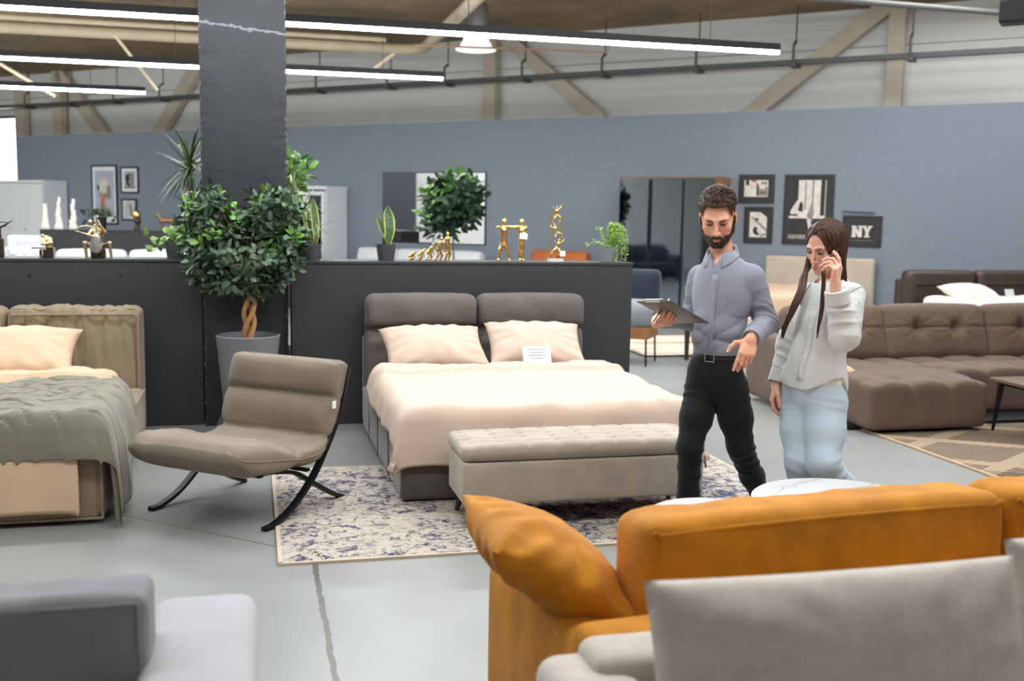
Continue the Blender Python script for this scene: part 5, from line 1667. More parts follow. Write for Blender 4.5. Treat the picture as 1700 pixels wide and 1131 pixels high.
V, F = sdf_mesh(cel, (-.15, -.1, -.02), (.15, .1, .31), .0045); V[:, 2] = np.maximum(V[:, 2], 0); np_mesh('player', V, F, M_gilt2, t)
def cello(P):
    d = smin(s_ell(P, (-.005, -.055, .085), (.046, .018, .052)), s_ell(P, (-.003, -.055, .145), (.034, .016, .038)), .02)
    d = smin(d, s_cap(P, (-.002, -.05, .16), (.006, -.045, .295), .008, .006), .008)
    return smin(d, s_ell(P, (.007, -.045, .30), (.010, .010, .016)), .006)
V, F = sdf_mesh(cello, (-.07, -.09, -.02), (.07, 0, .33), .0045); np_mesh('cello', V, F, M_silver, t)
MB().tube([(-.005, -.055, .04), (-.005, -.055, .0)], .004, 6).build('spike', M_brz, t)
MB().tube([cr([(-.14, -.07, .20), (-.12, -.07, .225), (-.06, -.075, .238), (.0, -.075, .22)], i / 16) for i in range(17)], .0035, 6).build('bow', M_gilt2, t)
MB().tube([(-.14, -.07, .20), (.02, -.08, .155)], .003, 6).build('bow_hair', M_gilt2, t)
MB().tube([cr([(.0, -.03, .30), (.03, -.04, .24), (.06, -.03, .19)], i / 10) for i in range(11)], .005, 6).build('arm_curve', M_gilt2, t)

# thinker at a little table
t = thing('thinker_figurine', 'small bronze figurine leaning over a little flat table', 'figurine', onpartL(78), YAW)
MB().rbox((0, .0, .031), (.09, .06, .062), .006).build('base', M_brz, t)
MB().rbox((-.012, -.01, .072), (.165, .07, .008), .003).build('flat_top', M_brz, t)
def think(P):
    d = chain(P, [(.02, 0, .08), (.015, 0, .125), (.0, 0, .15)], [.028, .024, .012], .02)
    d = smin(d, s_ell(P, (-.022, -.005, .158), (.014, .014, .016)), .006)
    d = smin(d, chain(P, [(.03, -.01, .14), (.04, -.025, .11), (-.01, -.03, .10)], [.011, .009, .007], .01), .01)
    return smin(d, chain(P, [(0, -.01, .135), (-.02, -.03, .10), (-.02, -.02, .14)], [.010, .008, .006], .01), .01)
V, F = sdf_mesh(think, (-.08, -.08, .05), (.09, .06, .20), .004); np_mesh('thinker', V, F, M_gilt2, t)
MB().tube([(-.03, -.035, .07), (-.02, -.04, .035), (-.035, -.04, .0)], .006, 6).build('leg', M_gilt2, t)
# cropped figurine at the edge
t = thing('archer_figurine', 'dark slim figurine with a raised twig like arm, cut by the picture edge', 'figurine', onpartL(1), YAW)
MB().rbox((0, 0, .07), (.05, .05, .14), .008).build('base', M_brz, t)
def arch(P):
    d = chain(P, [(0, 0, .13), (-.01, 0, .20), (-.02, 0, .24)], [.018, .016, .01], .02)
    d = smin(d, s_ell(P, (-.025, 0, .262), (.013, .013, .016)), .005)
    return smin(d, chain(P, [(0, 0, .215), (.04, -.01, .232), (.092, -.01, .268)], [.009, .007, .004], .01), .008)
V, F = sdf_mesh(arch, (-.08, -.05, .11), (.12, .05, .3), .004); np_mesh('figure', V, F, M_brz, t)
MB().tube([(-.05, -.01, .24), (.02, -.015, .255), (.07, -.01, .25)], .004, 6).build('bow', M_brz, t)

# distant partition: towers, bust, horse
for i, (px, top, lab) in enumerate(((75, 341, 'shortest of three white stone towers, at the start of the distant partition'), (97, 330, 'tallest pointed white stone tower, between two others on the distant partition'), (121, 330, 'white stone tower nearest the trailing plant on the distant partition'))):
    x, z = PG(px, top, FPY + .15); H = z - PT; rr = random.Random(i)
    t = thing('tower_sculpture', lab, 'sculpture', G(x, FPY + .15, PT), YAW, 'white stone towers')
    mb = MB(); z = .04; w_ = .10
    MB().rbox((0, 0, .035), (.13, .11, .07), .01).build('base', M_tower, t)
    while z < H - .02:
        h = rr.uniform(.06, .11); w2 = w_ * rr.uniform(.9, 1.05); ox = rr.uniform(-.012, .012)
        mb.rbox((ox, 0, min(z + h / 2, H - .03)), (w2, w2 * .8, h + .02), .012, (3, 3, 3), fn=lambda q, u: q + Vector((.01, .006, 0)) * fbm((q.x * 20, q.y * 20, q.z * 12 + i), 1.5, 2)); z += h; w_ *= .86
    mb.build('tower', M_tower, t)
x, z = PG(227, 352, FPY + .12)
t = thing('head_sculpture', 'dark bust carrying a golden ball on the distant partition', 'sculpture', G(x, FPY + .12, PT), YAW)
MB().rbox((0, 0, .03), (.10, .09, .06), .008).build('base', M_brz, t)
V, F = sdf_mesh(lambda P: smin(chain(P, [(0, 0, .05), (.01, 0, .11), (.03, 0, .15)], [.035, .03, .028], .02), s_ell(P, (.01, 0, .16), (.05, .045, .05)), .03), (-.1, -.1, .02), (.12, .1, .25), .007); np_mesh('bust', V, F, M_brz, t)
MB().ball((0, 0, .245), .068, 16).build('gold_ball', M_gold, t)
x, z = PG(276, 354, FPY + .12)
t = thing('horse_figurine', 'rusty bronze horse figurine standing on the distant partition', 'figurine', G(x, FPY + .12, PT), YAW)
def horse(P):
    d = s_cap(P, (-.07, 0, .165), (.085, 0, .165), .042, .038)
    d = smin(d, chain(P, [(-.085, 0, .18), (-.115, 0, .235), (-.13, 0, .262)], [.034, .026, .022], .02), .03)
    d = smin(d, s_cap(P, (-.125, 0, .265), (-.165, 0, .235), .021, .013), .012)
    d = smin(d, s_cap(P, (-.118, .008, .28), (-.114, .01, .296), .007, .003), .005)
    for x_, y_ in ((-.075, .022), (-.06, -.022), (.08, .022), (.095, -.022)):
        d = smin(d, chain(P, [(x_, y_, .15), (x_ + (.01 if x_ > 0 else -.003), y_, .08), (x_, y_, .01)], [.02, .011, .009], .01), .015)
    return smin(d, chain(P, [(.12, 0, .18), (.15, 0, .15), (.15, 0, .09)], [.012, .012, .006], .01), .012)
V, F = sdf_mesh(horse, (-.21, -.07, -.01), (.2, .07, .32), .006); V[:, 2] = np.maximum(V[:, 2], 0); np_mesh('body', V, F, M_horse, t)
# ================================================================== PEOPLE
A3 = lambda v: np.array(v, float)
def PD(px, py, Y): return A3(D(px, py, Y))

k = NT('skin'); at_ = k.n('ShaderNodeAttribute', _attribute_name='tint')
v = k.coords(); n = k.noise(v, 60, 3)
k.l(k.mix(k.math('MULTIPLY', n, .12), at_.outputs['Color'], lin((176, 116, 92))), k.b.inputs['Base Color'])
k.b.inputs['Roughness'].default_value = .48
k.b.inputs['Subsurface Weight'].default_value = .12; k.b.inputs['Subsurface Radius'].default_value = (.8, .35, .2); k.b.inputs['Subsurface Scale'].default_value = .012
k.bump(k.noise(v, 400, 2), .08, .001)
M_skin = k.m
def hairmat(name, a, b, stretch):
    k = NT(name); v = k.coords(scale=stretch); n = k.noise(v, 60, 4, .7)
    k.l(k.ramp(n, [(.3, lin(a)), (.7, lin(b))]), k.b.inputs['Base Color']); k.b.inputs['Roughness'].default_value = .5; k.b.inputs['Specular IOR Level'].default_value = .25
    k.bump(n, .6, .004); return k.m
M_hairm = hairmat('dark_brown_hair', (34, 22, 15), (80, 54, 38), (1, .35, 1.4))
M_beard = hairmat('beard_hair', (36, 25, 20), (62, 45, 36), (1.5, 1.5, 1))
M_hairw = hairmat('long_dark_hair', (34, 22, 17), (92, 60, 44), (2.2, 2.2, .12))
M_lash_crease = simple('lash_and_crease', (22, 16, 14), .6)
M_nail = simple('pale_nail', (232, 206, 198), .3)

def frame(a, pitch=0.0, roll=0.0):
    """columns: own left, backwards, up; a = facing, turned from straight at the camera towards the picture's left"""
    f = A3((-math.sin(a), -math.cos(a), 0)); l = A3((math.cos(a), -math.sin(a), 0)); u = A3((0, 0, 1))
    f2 = f * math.cos(pitch) - u * math.sin(pitch); u2 = u * math.cos(pitch) + f * math.sin(pitch)
    l2 = l * math.cos(roll) + u2 * math.sin(roll); u3 = u2 * math.cos(roll) - l * math.sin(roll)
    return np.stack([l2, -f2, u3], 1)

# ---------------- head in its own frame: x own left, -y forward, z up
def skull(q, fem):
    d = s_ell(q, (0, .012, .030), (.075, .096, .089))
    d = smin(d, s_ell(q, (0, -.020, -.030), (.058 if fem else .061, .070, .082)), .03)
    return d
def head_sdf(q, fem, smile=0.0):
    d = skull(q, fem)
    jw = .047 if fem else .053
    for sx in (-1, 1):
        d = smin(d, s_cap(q, (sx * jw, .002, -.058), (sx * .014, -.066, -.096), .020, .016 if fem else .019), .025)
        d = smin(d, s_ell(q, (sx * .041, -.058, -.028), (.020, .018, .018)), .02)
    d = smin(d, s_ell(q, (0, -.070, -.101), (.019, .017, .015) if fem else (.023, .018, .018)), .018)
    # brow
    br = .0065 if fem else .0085
    d = smin(d, s_cap(q, (-.042, -.073, .021), (-.014, -.086, .018), br), .014)
    d = smin(d, s_cap(q, (.042, -.073, .021), (.014, -.086, .018), br), .014)
    # sockets, lids
    for sx in (-1, 1):
        d = smax(d, -s_ell(q, (sx * .031, -.097, .002), (.019, .019, .0125)), .010)
        d = smin(d, s_ell(q, (sx * .031, -.0735, .0005), (.0145, .0118, .0112)), .003)
    # nose
    nb = .0062 if fem else .0074
    d = smin(d, s_cap(q, (0, -.085, .012), (0, -.1065, -.036), nb, nb + .0022), .010)
    d = smin(d, s_ell(q, (0, -.1085, -.040), (.0088, .0085, .0078) if fem else (.0102, .009, .0088)), .006)
    for sx in (-1, 1):
        d = smin(d, s_ell(q, (sx * .0115, -.0965, -.043), (.0066, .0085, .0062)), .006)
        d = smax(d, -s_ell(q, (sx * .006, -.103, -.0495), (.0032, .004, .003)), .003)
    # mouth
    d = smin(d, s_ell(q, (0, -.082, -.072), (.028, .014, .016)), .012)
    lw = .019
    up, lo_ = (.0038, .0046) if fem else (.0044, .0054)
    d = smin(d, chain(q, [(-lw, -.087, -.0715 + smile), (-.006, -.0965, -.0675), (0, -.0968, -.0685), (.006, -.0965, -.0675), (lw, -.087, -.0715 + smile)], [.0025, up, up, up, .0025], .002), .004)
    d = smin(d, chain(q, [(-lw, -.087, -.0725 + smile), (-.007, -.0955, -.0790), (.007, -.0955, -.0790), (lw, -.087, -.0725 + smile)], [.0025, lo_, lo_, .0025], .002), .004)
    d = smax(d, -chain(q, [(-lw - .002, -.092, -.0722 + smile), (0, -.1035, -.0732), (lw + .002, -.092, -.0722 + smile)], [.0012, .0018, .0012], .001), .0025)
    d = smax(d, -s_ell(q, (0, -.097, -.0875), (.012, .006, .005)), .008)
    # ears
    for sx in (-1, 1):
        e = s_ell(q, (sx * .0775, .010, -.008), (.0085, .019, .030))
        e = smax(e, -s_ell(q, (sx * .087, .006, -.006), (.006, .011, .018)), .005)
        d = smin(d, e, .006)
    return d

# ---------------- hands
FING = {'index': (.030, (.043, .025, .021), .0098), 'middle': (.010, (.048, .029, .022), .0100), 'ring': (-.011, (.044, .027, .021), .0094), 'little': (-.030, (.034, .020, .018), .0084)}
def hand_spec(wrist, f, back, left, curls, thumb=(.5, .3, .35), scale=1.0, spread=.06):
    """joint chains of a hand: f = along the fingers, back = out of the back of the hand"""
    f = A3(f); f /= np.linalg.norm(f); n = A3(back); n -= f * (n @ f); n /= np.linalg.norm(n)
    t = np.cross(f, n) if left else np.cross(n, f)
    w = A3(wrist); s = scale; ch = {}
    for nm, (off, ls, r) in FING.items():
        kn = w + f * (.088 if nm in ('middle',) else .085 if nm == 'index' else .080 if nm == 'ring' else .072) * s + t * off * s + n * (.004 if nm in ('middle', 'index') else 0) * s
        a = 0; pts = [kn]; side = off / .03 * spread
        c = curls[nm]
        for L, da in zip(ls, c):
            a += da
            dirv = f * math.cos(a) - n * math.sin(a) + t * side * math.cos(a)
            pts.append(pts[-1] + dirv / np.linalg.norm(dirv) * L * s)
        ch[nm] = (pts, [r * s, r * .93 * s, r * .86 * s, r * .72 * s], w + f * .02 * s + t * off * .55 * s)
    out, bend_, fwd = thumb
    b0 = w + f * .022 * s + t * .024 * s - n * .008 * s
    d1 = f * fwd + t * out - n * bend_; d1 /= np.linalg.norm(d1)
    d2 = f * (fwd + .45) + t * out * .55 - n * bend_ * 1.2; d2 /= np.linalg.norm(d2)
    d3 = f * (fwd + .75) + t * out * .30 - n * bend_ * 1.3; d3 /= np.linalg.norm(d3)
    p1 = b0 + d1 * .042 * s; p2 = p1 + d2 * .032 * s; p3 = p2 + d3 * .027 * s
    ch['thumb'] = ([b0, p1, p2, p3], [.0145 * s, .0118 * s, .0108 * s, .0082 * s], None)
    return dict(w=w, f=f, n=n, t=t, ch=ch, s=s)
def hand_sdf(q, H, wr=.027):
    s = H['s']; w, f, n, t = H['w'], H['f'], H['n'], H['t']
    d = None
    for nm, (pts, rad, mc) in H['ch'].items():
        if nm == 'thumb': continue
        e = s_cap(q, mc, pts[0], .0125 * s, .0118 * s)
        d = e if d is None else smin(d, e, .012)
    d = smin(d, s_ell(q, w + f * .045 * s - n * .004 * s, np.array([.040, .046, .0135]) * s, np.stack([t, f, n], 1)), .010)
    d = smin(d, s_cap(q, w - f * .03 * s, w + f * .014 * s, wr * s * .95, .021 * s), .016)
    d = smin(d, s_ell(q, w + f * .030 * s + t * .022 * s - n * .010 * s, np.array([.018, .030, .015]) * s, np.stack([t, f, n], 1)), .010)
    for nm, (pts, rad, mc) in H['ch'].items():
        e = chain(q, pts, rad, .003)
        for p, r in zip(pts[1:3], rad[1:3]): e = smin(e, np.linalg.norm(q - p, axis=1) - r * 1.03, .004)
        d = smin(d, e, .0045 if nm != 'thumb' else .010)
    return d
def hand_box(H):
    pts = [H['w'] - H['f'] * .06] + [p for c in H['ch'].values() for p in c[0]]
    return np.min(pts, 0) - .03, np.max(pts, 0) + .03
def nails(H, mb, names=('index', 'middle', 'ring', 'little', 'thumb')):
    for nm in names:
        pts, rad, _ = H['ch'][nm]
        d = pts[3] - pts[2]; d /= np.linalg.norm(d)
        n = H['n'] - d * (H['n'] @ d)
        # outward side of the bent finger tip
        b = pts[2] - pts[1]; b /= np.linalg.norm(b); nn = b - d * (b @ d)
        n = nn / np.linalg.norm(nn) if np.linalg.norm(nn) > .15 else n / np.linalg.norm(n)
        if nm == 'thumb': n = H['n'] * .8 + H['t'] * .3; n -= d * (n @ d); n /= np.linalg.norm(n)
        x = np.cross(d, n)
        M = Matrix((tuple(x), tuple(d), tuple(n))).transposed().to_4x4()
        c = pts[3] - d * .001 + n * rad[3] * .80
        mb.ball(tuple(c), (.0052 * H['s'], .0066 * H['s'], .0022), 8, M)

def body_sdf(B):
    """skin of the whole person"""
    fem = B['fem']; HR, hc, hs = B['HR'], B['hc'], B['hs']
    TR = B['TR']
    hands = [(B['handL'],) , (B['handR'],)]
    hb = [hand_box(B['handL']), hand_box(B['handR'])]
    def fn(P):
        d = np.full(len(P), .5)
        nb, ch, pv = B['neckb'], B['chest'], B['pelvis']
        t = s_ell(P, ch, B['r_chest'], TR); t = smin(t, s_ell(P, (ch * .4 + pv * .6), B['r_waist'], TR), .06)
        t = smin(t, s_ell(P, pv, B['r_hip'], TR), .06)
        t = smin(t, s_cap(P, B['shL'], B['shR'], .052), .05)
        for sd in 'LR':
            t = smin(t, chain(P, [B['sh' + sd], B['el' + sd], B['wr' + sd]], [.050, .038, .0265] if not fem else [.042, .033, .023], .02), .03)
            t = smin(t, chain(P, [B['hip' + sd], B['kn' + sd], B['an' + sd]], [.075, .050, .036] if not fem else [.076, .048, .034], .03), .04)
            t = smin(t, s_cap(P, B['an' + sd] + A3((0, 0, -.03)), B['toe' + sd], .034, .024), .03)
        t = smin(t, s_cap(P, nb - A3((0, 0, .03)), hc + HR @ A3((0, .022, -.055)) * hs, .055 if not fem else .046, .052 if not fem else .043), .03)
        d = np.minimum(d, t)
        def hd(q, dd): return smin(dd, head_sdf(((q - hc) @ HR) / hs, fem, B['smile']) * hs, .018)
        d = near(P, d, hd, hc - .14, hc + .14, .04)
        for H, (lo, hi) in zip((B['handL'], B['handR']), hb):
            d = near(P, d, lambda q, dd, H=H: smin(dd, hand_sdf(q, H, .026 if not fem else .0225), .012), lo, hi, .015)
        return d
    return fn

def make_body(name, label, B, res, skin, lips):
    fn = body_sdf(B)
    pts = np.array([B[k_] for k_ in ('hc', 'shL', 'shR', 'elL', 'elR', 'wrL', 'wrR', 'knL', 'knR', 'anL', 'anR', 'toeL', 'toeR', 'pelvis')] + list(hand_box(B['handL'])) + list(hand_box(B['handR'])))
    lo = pts.min(0) - .13; hi = pts.max(0) + .15
    lo[2] = -.01
    V, F = sdf_mesh(fn, lo, hi, res)
    q = ((V - B['hc']) @ B['HR']) / B['hs']
    base = A3(lin(skin)[:3]); col = np.tile(base, (len(V), 1))
    def blend(c, w):
        nonlocal col
        col = col * (1 - w[:, None]) + A3(lin(c)[:3]) * w[:, None]
    inh = np.linalg.norm(q, axis=1) < .2
    gs = lambda c, r: np.exp(-(((q - A3(c)) / A3(r)) ** 2).sum(1)) * inh
    for sx in (-1, 1):
        blend(B['blush'], .45 * gs((sx * .042, -.07, -.035), (.022, .03, .02)))
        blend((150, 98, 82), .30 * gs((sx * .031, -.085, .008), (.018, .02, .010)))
        blend((196, 120, 104), .6 * gs((sx * .08, .01, -.008), (.012, .022, .03)))
    blend(B['blush'], .35 * gs((0, -.108, -.040), (.012, .012, .010)))
    lipd = np.minimum(chain(q, [(-.019, -.087, -.0715), (0, -.0965, -.0675), (.019, -.087, -.0715)], [.003, .0058, .003], .002), chain(q, [(-.019, -.087, -.0725), (0, -.0955, -.0795), (.019, -.087, -.0725)], [.003, .0066, .003], .002))
    blend(lips, np.clip(1 - (lipd - .0005) / .002, 0, 1) * .85 * inh)
    if not B['fem']:
        jr = np.minimum(s_ell(q, (0, -.034, -.088), (.080, .088, .044)), np.minimum(s_cap(q, (.066, 0, .0), (.055, -.02, -.075), .02), s_cap(q, (-.066, 0, .0), (-.055, -.02, -.075), .02)))
        blend((112, 78, 62), np.clip(-jr / .012, 0, 1) * .75 * inh * (lipd > .002) * (q[:, 2] > -.125))
        sd_ = np.clip((q[:, 2] - .01) / .03, 0, 1) * np.clip((q[:, 1] + .045) / .02, 0, 1)
        blend((96, 70, 56), sd_ * .7 * inh)
    for H in (B['handL'], B['handR']):
        for nm, (pp, rr, _) in H['ch'].items():
            for p in pp[:3]: blend((206, 128, 104), .30 * np.exp(-(np.linalg.norm(V - p, axis=1) / .010) ** 2))
    o = np_mesh(name, V, F, M_skin, None, color=col)
    props(o, label, 'person')
    # lashes, shaded lid creases, brows
    def hp(x, y, z): return tuple(B['hc'] + B['HR'] @ (A3((x, y, z)) * B['hs']))
    mb = MB()
    for sx in (-1, 1):
        arc = [(sx * x, y, z) for x, y, z in ((.0160, -.0828, -.0018), (.024, -.0862, -.0030), (.031, -.0868, -.0034), (.039, -.0845, -.0026), (.0475, -.0770, .0008))]
        mb.tube([hp(*cr(arc, i / 12)) for i in range(13)], [.0012 + .0020 * math.sin(PI * i / 12) for i in range(13)], 5)
        arc = [(sx * x, y, z) for x, y, z in ((.017, -.083, .0035), (.024, -.0862, .0062), (.031, -.0868, .0068), (.039, -.0842, .0055), (.046, -.078, .0020))]
        mb.tube([hp(*cr(arc, i / 12)) for i in range(13)], .0006, 4)  # shade of the upper lid crease, drawn as a thin dark line
        bz = B['browz']
        arc = [(sx * x, y, z) for x, y, z in ((.012, -.0945, bz + .001), (.024, -.0925, bz + .004), (.036, -.0845, bz + .005), (.047, -.0735, bz - .001))]
        MB().tube([hp(*cr(arc, i / 12)) for i in range(13)], [B['broww'] * (.55 + .6 * math.sin(PI * (i / 12) ** .8)) for i in range(13)], 6).build('eyebrow', B['hairmat'], o)
    mb.build('lash_crease_lines', M_lash_crease, o)
    mn = MB(); nails(B['handL'], mn); nails(B['handR'], mn)
    mn.build('fingernails', M_nail, o)
    return o

def ripples(P, a, b, r0, n, amp, sharp=2.0, seed=0):
    """cloth creases across a limb from a to b, strongest in the middle"""
    a, b = A3(a), A3(b); ab = b - a; L = np.linalg.norm(ab); u = ab / L
    s = (P - a) @ u / L
    rad = P - a - (s * L)[:, None] * u
    rr_ = np.random.RandomState(seed + 11)
    d1 = rr_.randn(3); d1 -= u * (d1 @ u); d1 /= np.linalg.norm(d1); d2 = np.cross(u, d1)
    w = np.exp(-((s - .5) / .42) ** 2) * (np.linalg.norm(rad, axis=1) < r0 * 2.2)
    x, y = rad @ d1, rad @ d2
    w1 = np.clip(.5 + x / (2 * r0) + .4 * wob(P, 9, seed), 0, 1.2); w2 = np.clip(.5 - x / (2 * r0) + .4 * wob(P, 8, seed + 1), 0, 1.2)
    p1 = s * n * PI + 13 * y + 1.8 * wob(P, 8, seed); p2 = s * n * PI * .8 - 15 * y + 1.8 * wob(P, 7, seed + 2) + 2
    f = w1 * (1 - np.abs(np.sin(p1)) ** .7) + w2 * (1 - np.abs(np.sin(p2)) ** .7)
    return -amp * .75 * w * (f - .25)

# =================================================================== the man
ma = math.radians(30)
B = dict(fem=False, smile=.001, browz=.0135, broww=.0031, blush=(214, 132, 106), hairmat=M_beard)
B['HR'] = frame(math.radians(14), math.radians(23), math.radians(2)); B['hc'] = PD(1191.5, 360, 5.02); B['hs'] = 1.06
B['TR'] = frame(ma)
lv, fv = B['TR'][:, 0], -B['TR'][:, 1]
B['neckb'] = PD(1200, 421, 5.065)
B['shL'] = PD(1247, 461, 4.975); B['shR'] = PD(1164, 461, 5.15)
B['chest'] = PD(1199, 492, 5.02); B['pelvis'] = PD(1187, 622, 5.01)
B['elL'] = PD(1272, 535, 5.00); B['wrL'] = PD(1247, 563, 4.775)
B['elR'] = PD(1150, 530, 5.21); B['wrR'] = PD(1121, 527, 4.99)
B['hipL'] = PD(1213, 645, 4.98); B['hipR'] = PD(1166, 645, 5.03)
B['knL'] = PD(1229, 742, 4.97); B['knR'] = PD(1145, 742, 4.93)
B['anL'] = PD(1268, 838, 5.20); B['anR'] = PD(1140, 908, 4.97)
B['toeL'] = B['anL'] + A3((-.07, -.11, -.20)); B['toeL'][2] = .026
B['toeR'] = B['anR'] + A3((-.07, -.17, 0)); B['toeR'][2] = .026
B['r_chest'] = A3((.135, .088, .19)); B['r_waist'] = A3((.105, .078, .15)); B['r_hip'] = A3((.126, .086, .11))
cL = dict(index=(.22, .22, .15), middle=(.50, .55, .35), ring=(.62, .7, .4), little=(.72, .75, .4))
B['handL'] = hand_spec(B['wrL'], (-.34, -.42, -.85), (-.05, -.90, .42), True, cL, (.85, .1, .35), .96, .03)
# clipboard frame (set in space first, the right hand closes on its edge)
cbA, cbB, cbC, cbD = PD(1059, 497.5, 4.76), PD(1104, 499, 4.64), PD(1176, 536, 4.86), PD(1129, 540, 4.98)
cbL = ((cbD - cbA) + (cbC - cbB)) / 2; cbL /= np.linalg.norm(cbL)
cbS = ((cbB - cbA) + (cbC - cbD)) / 2; cbS -= cbL * (cbS @ cbL); cbS /= np.linalg.norm(cbS)
cbN = np.cross(cbS, cbL); cbN = cbN * (1 if cbN[2] > 0 else -1)     # out of the written side
cbO = (cbA + cbB + cbC + cbD) / 4
LL, SS_ = .315, np.linalg.norm(((cbB - cbA) + (cbC - cbD)) / 2) + .03
edge = cbO - cbS * SS_ / 2                                          # middle of the outer long edge
grip = edge + cbL * .035
wr = grip - cbS * .055 + cbL * .065 + cbN * .004
B['wrR'] = wr
cR = dict(index=(.30, .40, .25), middle=(.32, .42, .28), ring=(.36, .46, .28), little=(.42, .5, .3))
hf = cbS * .82 - cbL * .55 - cbN * .12
B['handR'] = hand_spec(wr + cbN * -.022, hf, -cbN, False, cR, (.35, -.35, .8), 1.06, .05)
man = make_body('person', 'bearded person in grey shirt and black trousers, walking and holding a clipboard', B, .0033, (222, 164, 136), (190, 112, 98))
BM = B

M_shirt = fabric('grey_shirt_cotton', (136, 137, 150), .04, 4, 700, .08, .75, .15)
M_trous = fabric('black_denim', (24, 25, 29), .15, 6, 500, .15, .8, .12)
M_belt = simple('black_leather', (30, 28, 28), .4, 0, .5, .1, 20, .1, 60)
M_steel = simple('brushed_steel', (178, 176, 172), .3, .9)

# hair: longer on top, swept up; short sides
def man_hair(P):
    q = (P - BM['hc']) @ BM['HR'] / BM['hs']
    top = np.clip((q[:, 2] - .02) / .09, 0, 1); fr = np.clip((-q[:, 1] + .02) / .1, 0, 1)
    th = .0035 + .008 * top + .009 * top * fr + .004 * np.clip(np.abs(q[:, 0]) / .07, 0, 1) * np.clip((q[:, 2] - .05) / .03, 0, 1)
    st = np.abs(np.sin(q[:, 0] * 150 + 14 * q[:, 1] + 2.5 * wob(q, 25, 2)))
    d = skull(q, False) - th + .003 * st * top + .002 * wob(q, 50, 1) * top
    hl = np.where(q[:, 1] < -.04, .077 - 22 * np.clip(np.abs(q[:, 0]) - .046, 0, 1) ** 1.5, .077 - .72 * (q[:, 1] + .04) - 1.2 * np.clip(np.abs(q[:, 0]) - .05, 0, 1))
    cut = (hl - q[:, 2]) * .8 + .0015 * wob(q, 110, 3)
    ear = .0 - (np.linalg.norm((q - A3((0, .012, -.012))) / A3((1, .026, .030)) * A3((0, 1, 1)), axis=1) - 1) * .02
    return np.maximum(np.maximum(d, cut), np.where(np.abs(q[:, 0]) > .06, ear, -1)) * BM['hs']
V, F = sdf_mesh(man_hair, BM['hc'] - .16, BM['hc'] + .18, .003)
np_mesh('hair', V, F, M_hairm, man)
mb = MB(); rng = random.Random(5)
for i in range(620):
    az = rng.uniform(-1, 1) * PI; el = rng.uniform(.25, 1.5)
    d_ = A3((math.sin(az) * math.cos(el), -math.cos(az) * math.cos(el), math.sin(el)))
    p0 = A3((0, .012, .030)) + d_ * A3((.075, .096, .089))
    hl = .075 if p0[1] < -.04 else .075 - .72 * (p0[1] + .04)
    if p0[2] < hl + .004 or (abs(p0[0]) > .058 and p0[1] < -.02): continue
    top = max(0, min(1, (p0[2] - .03) / .08)); fr = max(0, min(1, (-p0[1] + .02) / .1))
    th = .004 + .009 * top + .008 * top * fr
    flow = A3((.35 + .5 * p0[0] / .07, .75, -.25 + .5 * fr * top)) if top > .3 else A3((.1 * np.sign(p0[0]), .5, -.8))
    flow = flow - d_ * (flow @ d_); flow /= np.linalg.norm(flow)
    L = .016 + .030 * top
    pts = [p0 + d_ * th * .5, p0 + d_ * (th + .002) + flow * L * .35, p0 + d_ * (th + .0025 + .003 * rng.random()) + flow * L * .7, p0 + d_ * (th * .9) + flow * L - A3((0, 0, .004))]
    mb.tube([tuple(BM['hc'] + BM['HR'] @ (A3(cr([tuple(x) for x in pts], k_ / 7)) * BM['hs'])) for k_ in range(8)], [.0012, .0022, .0026, .0027, .0026, .0022, .0014, .0004], 4)
mb.build('hair_strands', M_hairm, man, 180)
def beard(P):
    q = (P - BM['hc']) @ BM['HR'] / BM['hs']
    d = head_sdf(q, False, .001) - .0042 - .0012 * wob(q, 120, 2)
    reg = s_ell(q, (0, -.034, -.090), (.078, .085, .038))
    for sx in (-1, 1):
        reg = smin(reg, s_cap(q, (sx * .064, -.006, .0), (sx * .055, -.02, -.075), .016, .022), .02)
        reg = np.maximum(reg, -s_ell(q, (sx * .034, -.09, -.034), (.020, .034, .018)))
    reg = np.minimum(reg, chain(q, [(-.026, -.085, -.078), (-.018, -.095, -.0615), (0, -.104, -.0585), (.018, -.095, -.0615), (.026, -.085, -.078)], [.012, .0075, .0055, .0075, .012], .004))
    reg = np.maximum(reg, -s_ell(q, (0, -.1, -.0740), (.0185, .03, .0098)))
    reg = np.maximum(reg, q[:, 2] * .3 - .01)
    return np.maximum(d, reg + .001 * wob(q, 100, 5)) * BM['hs']
V, F = sdf_mesh(beard, BM['hc'] - .15, BM['hc'] + .13, .0028)
np_mesh('beard', V, F, M_beard, man)

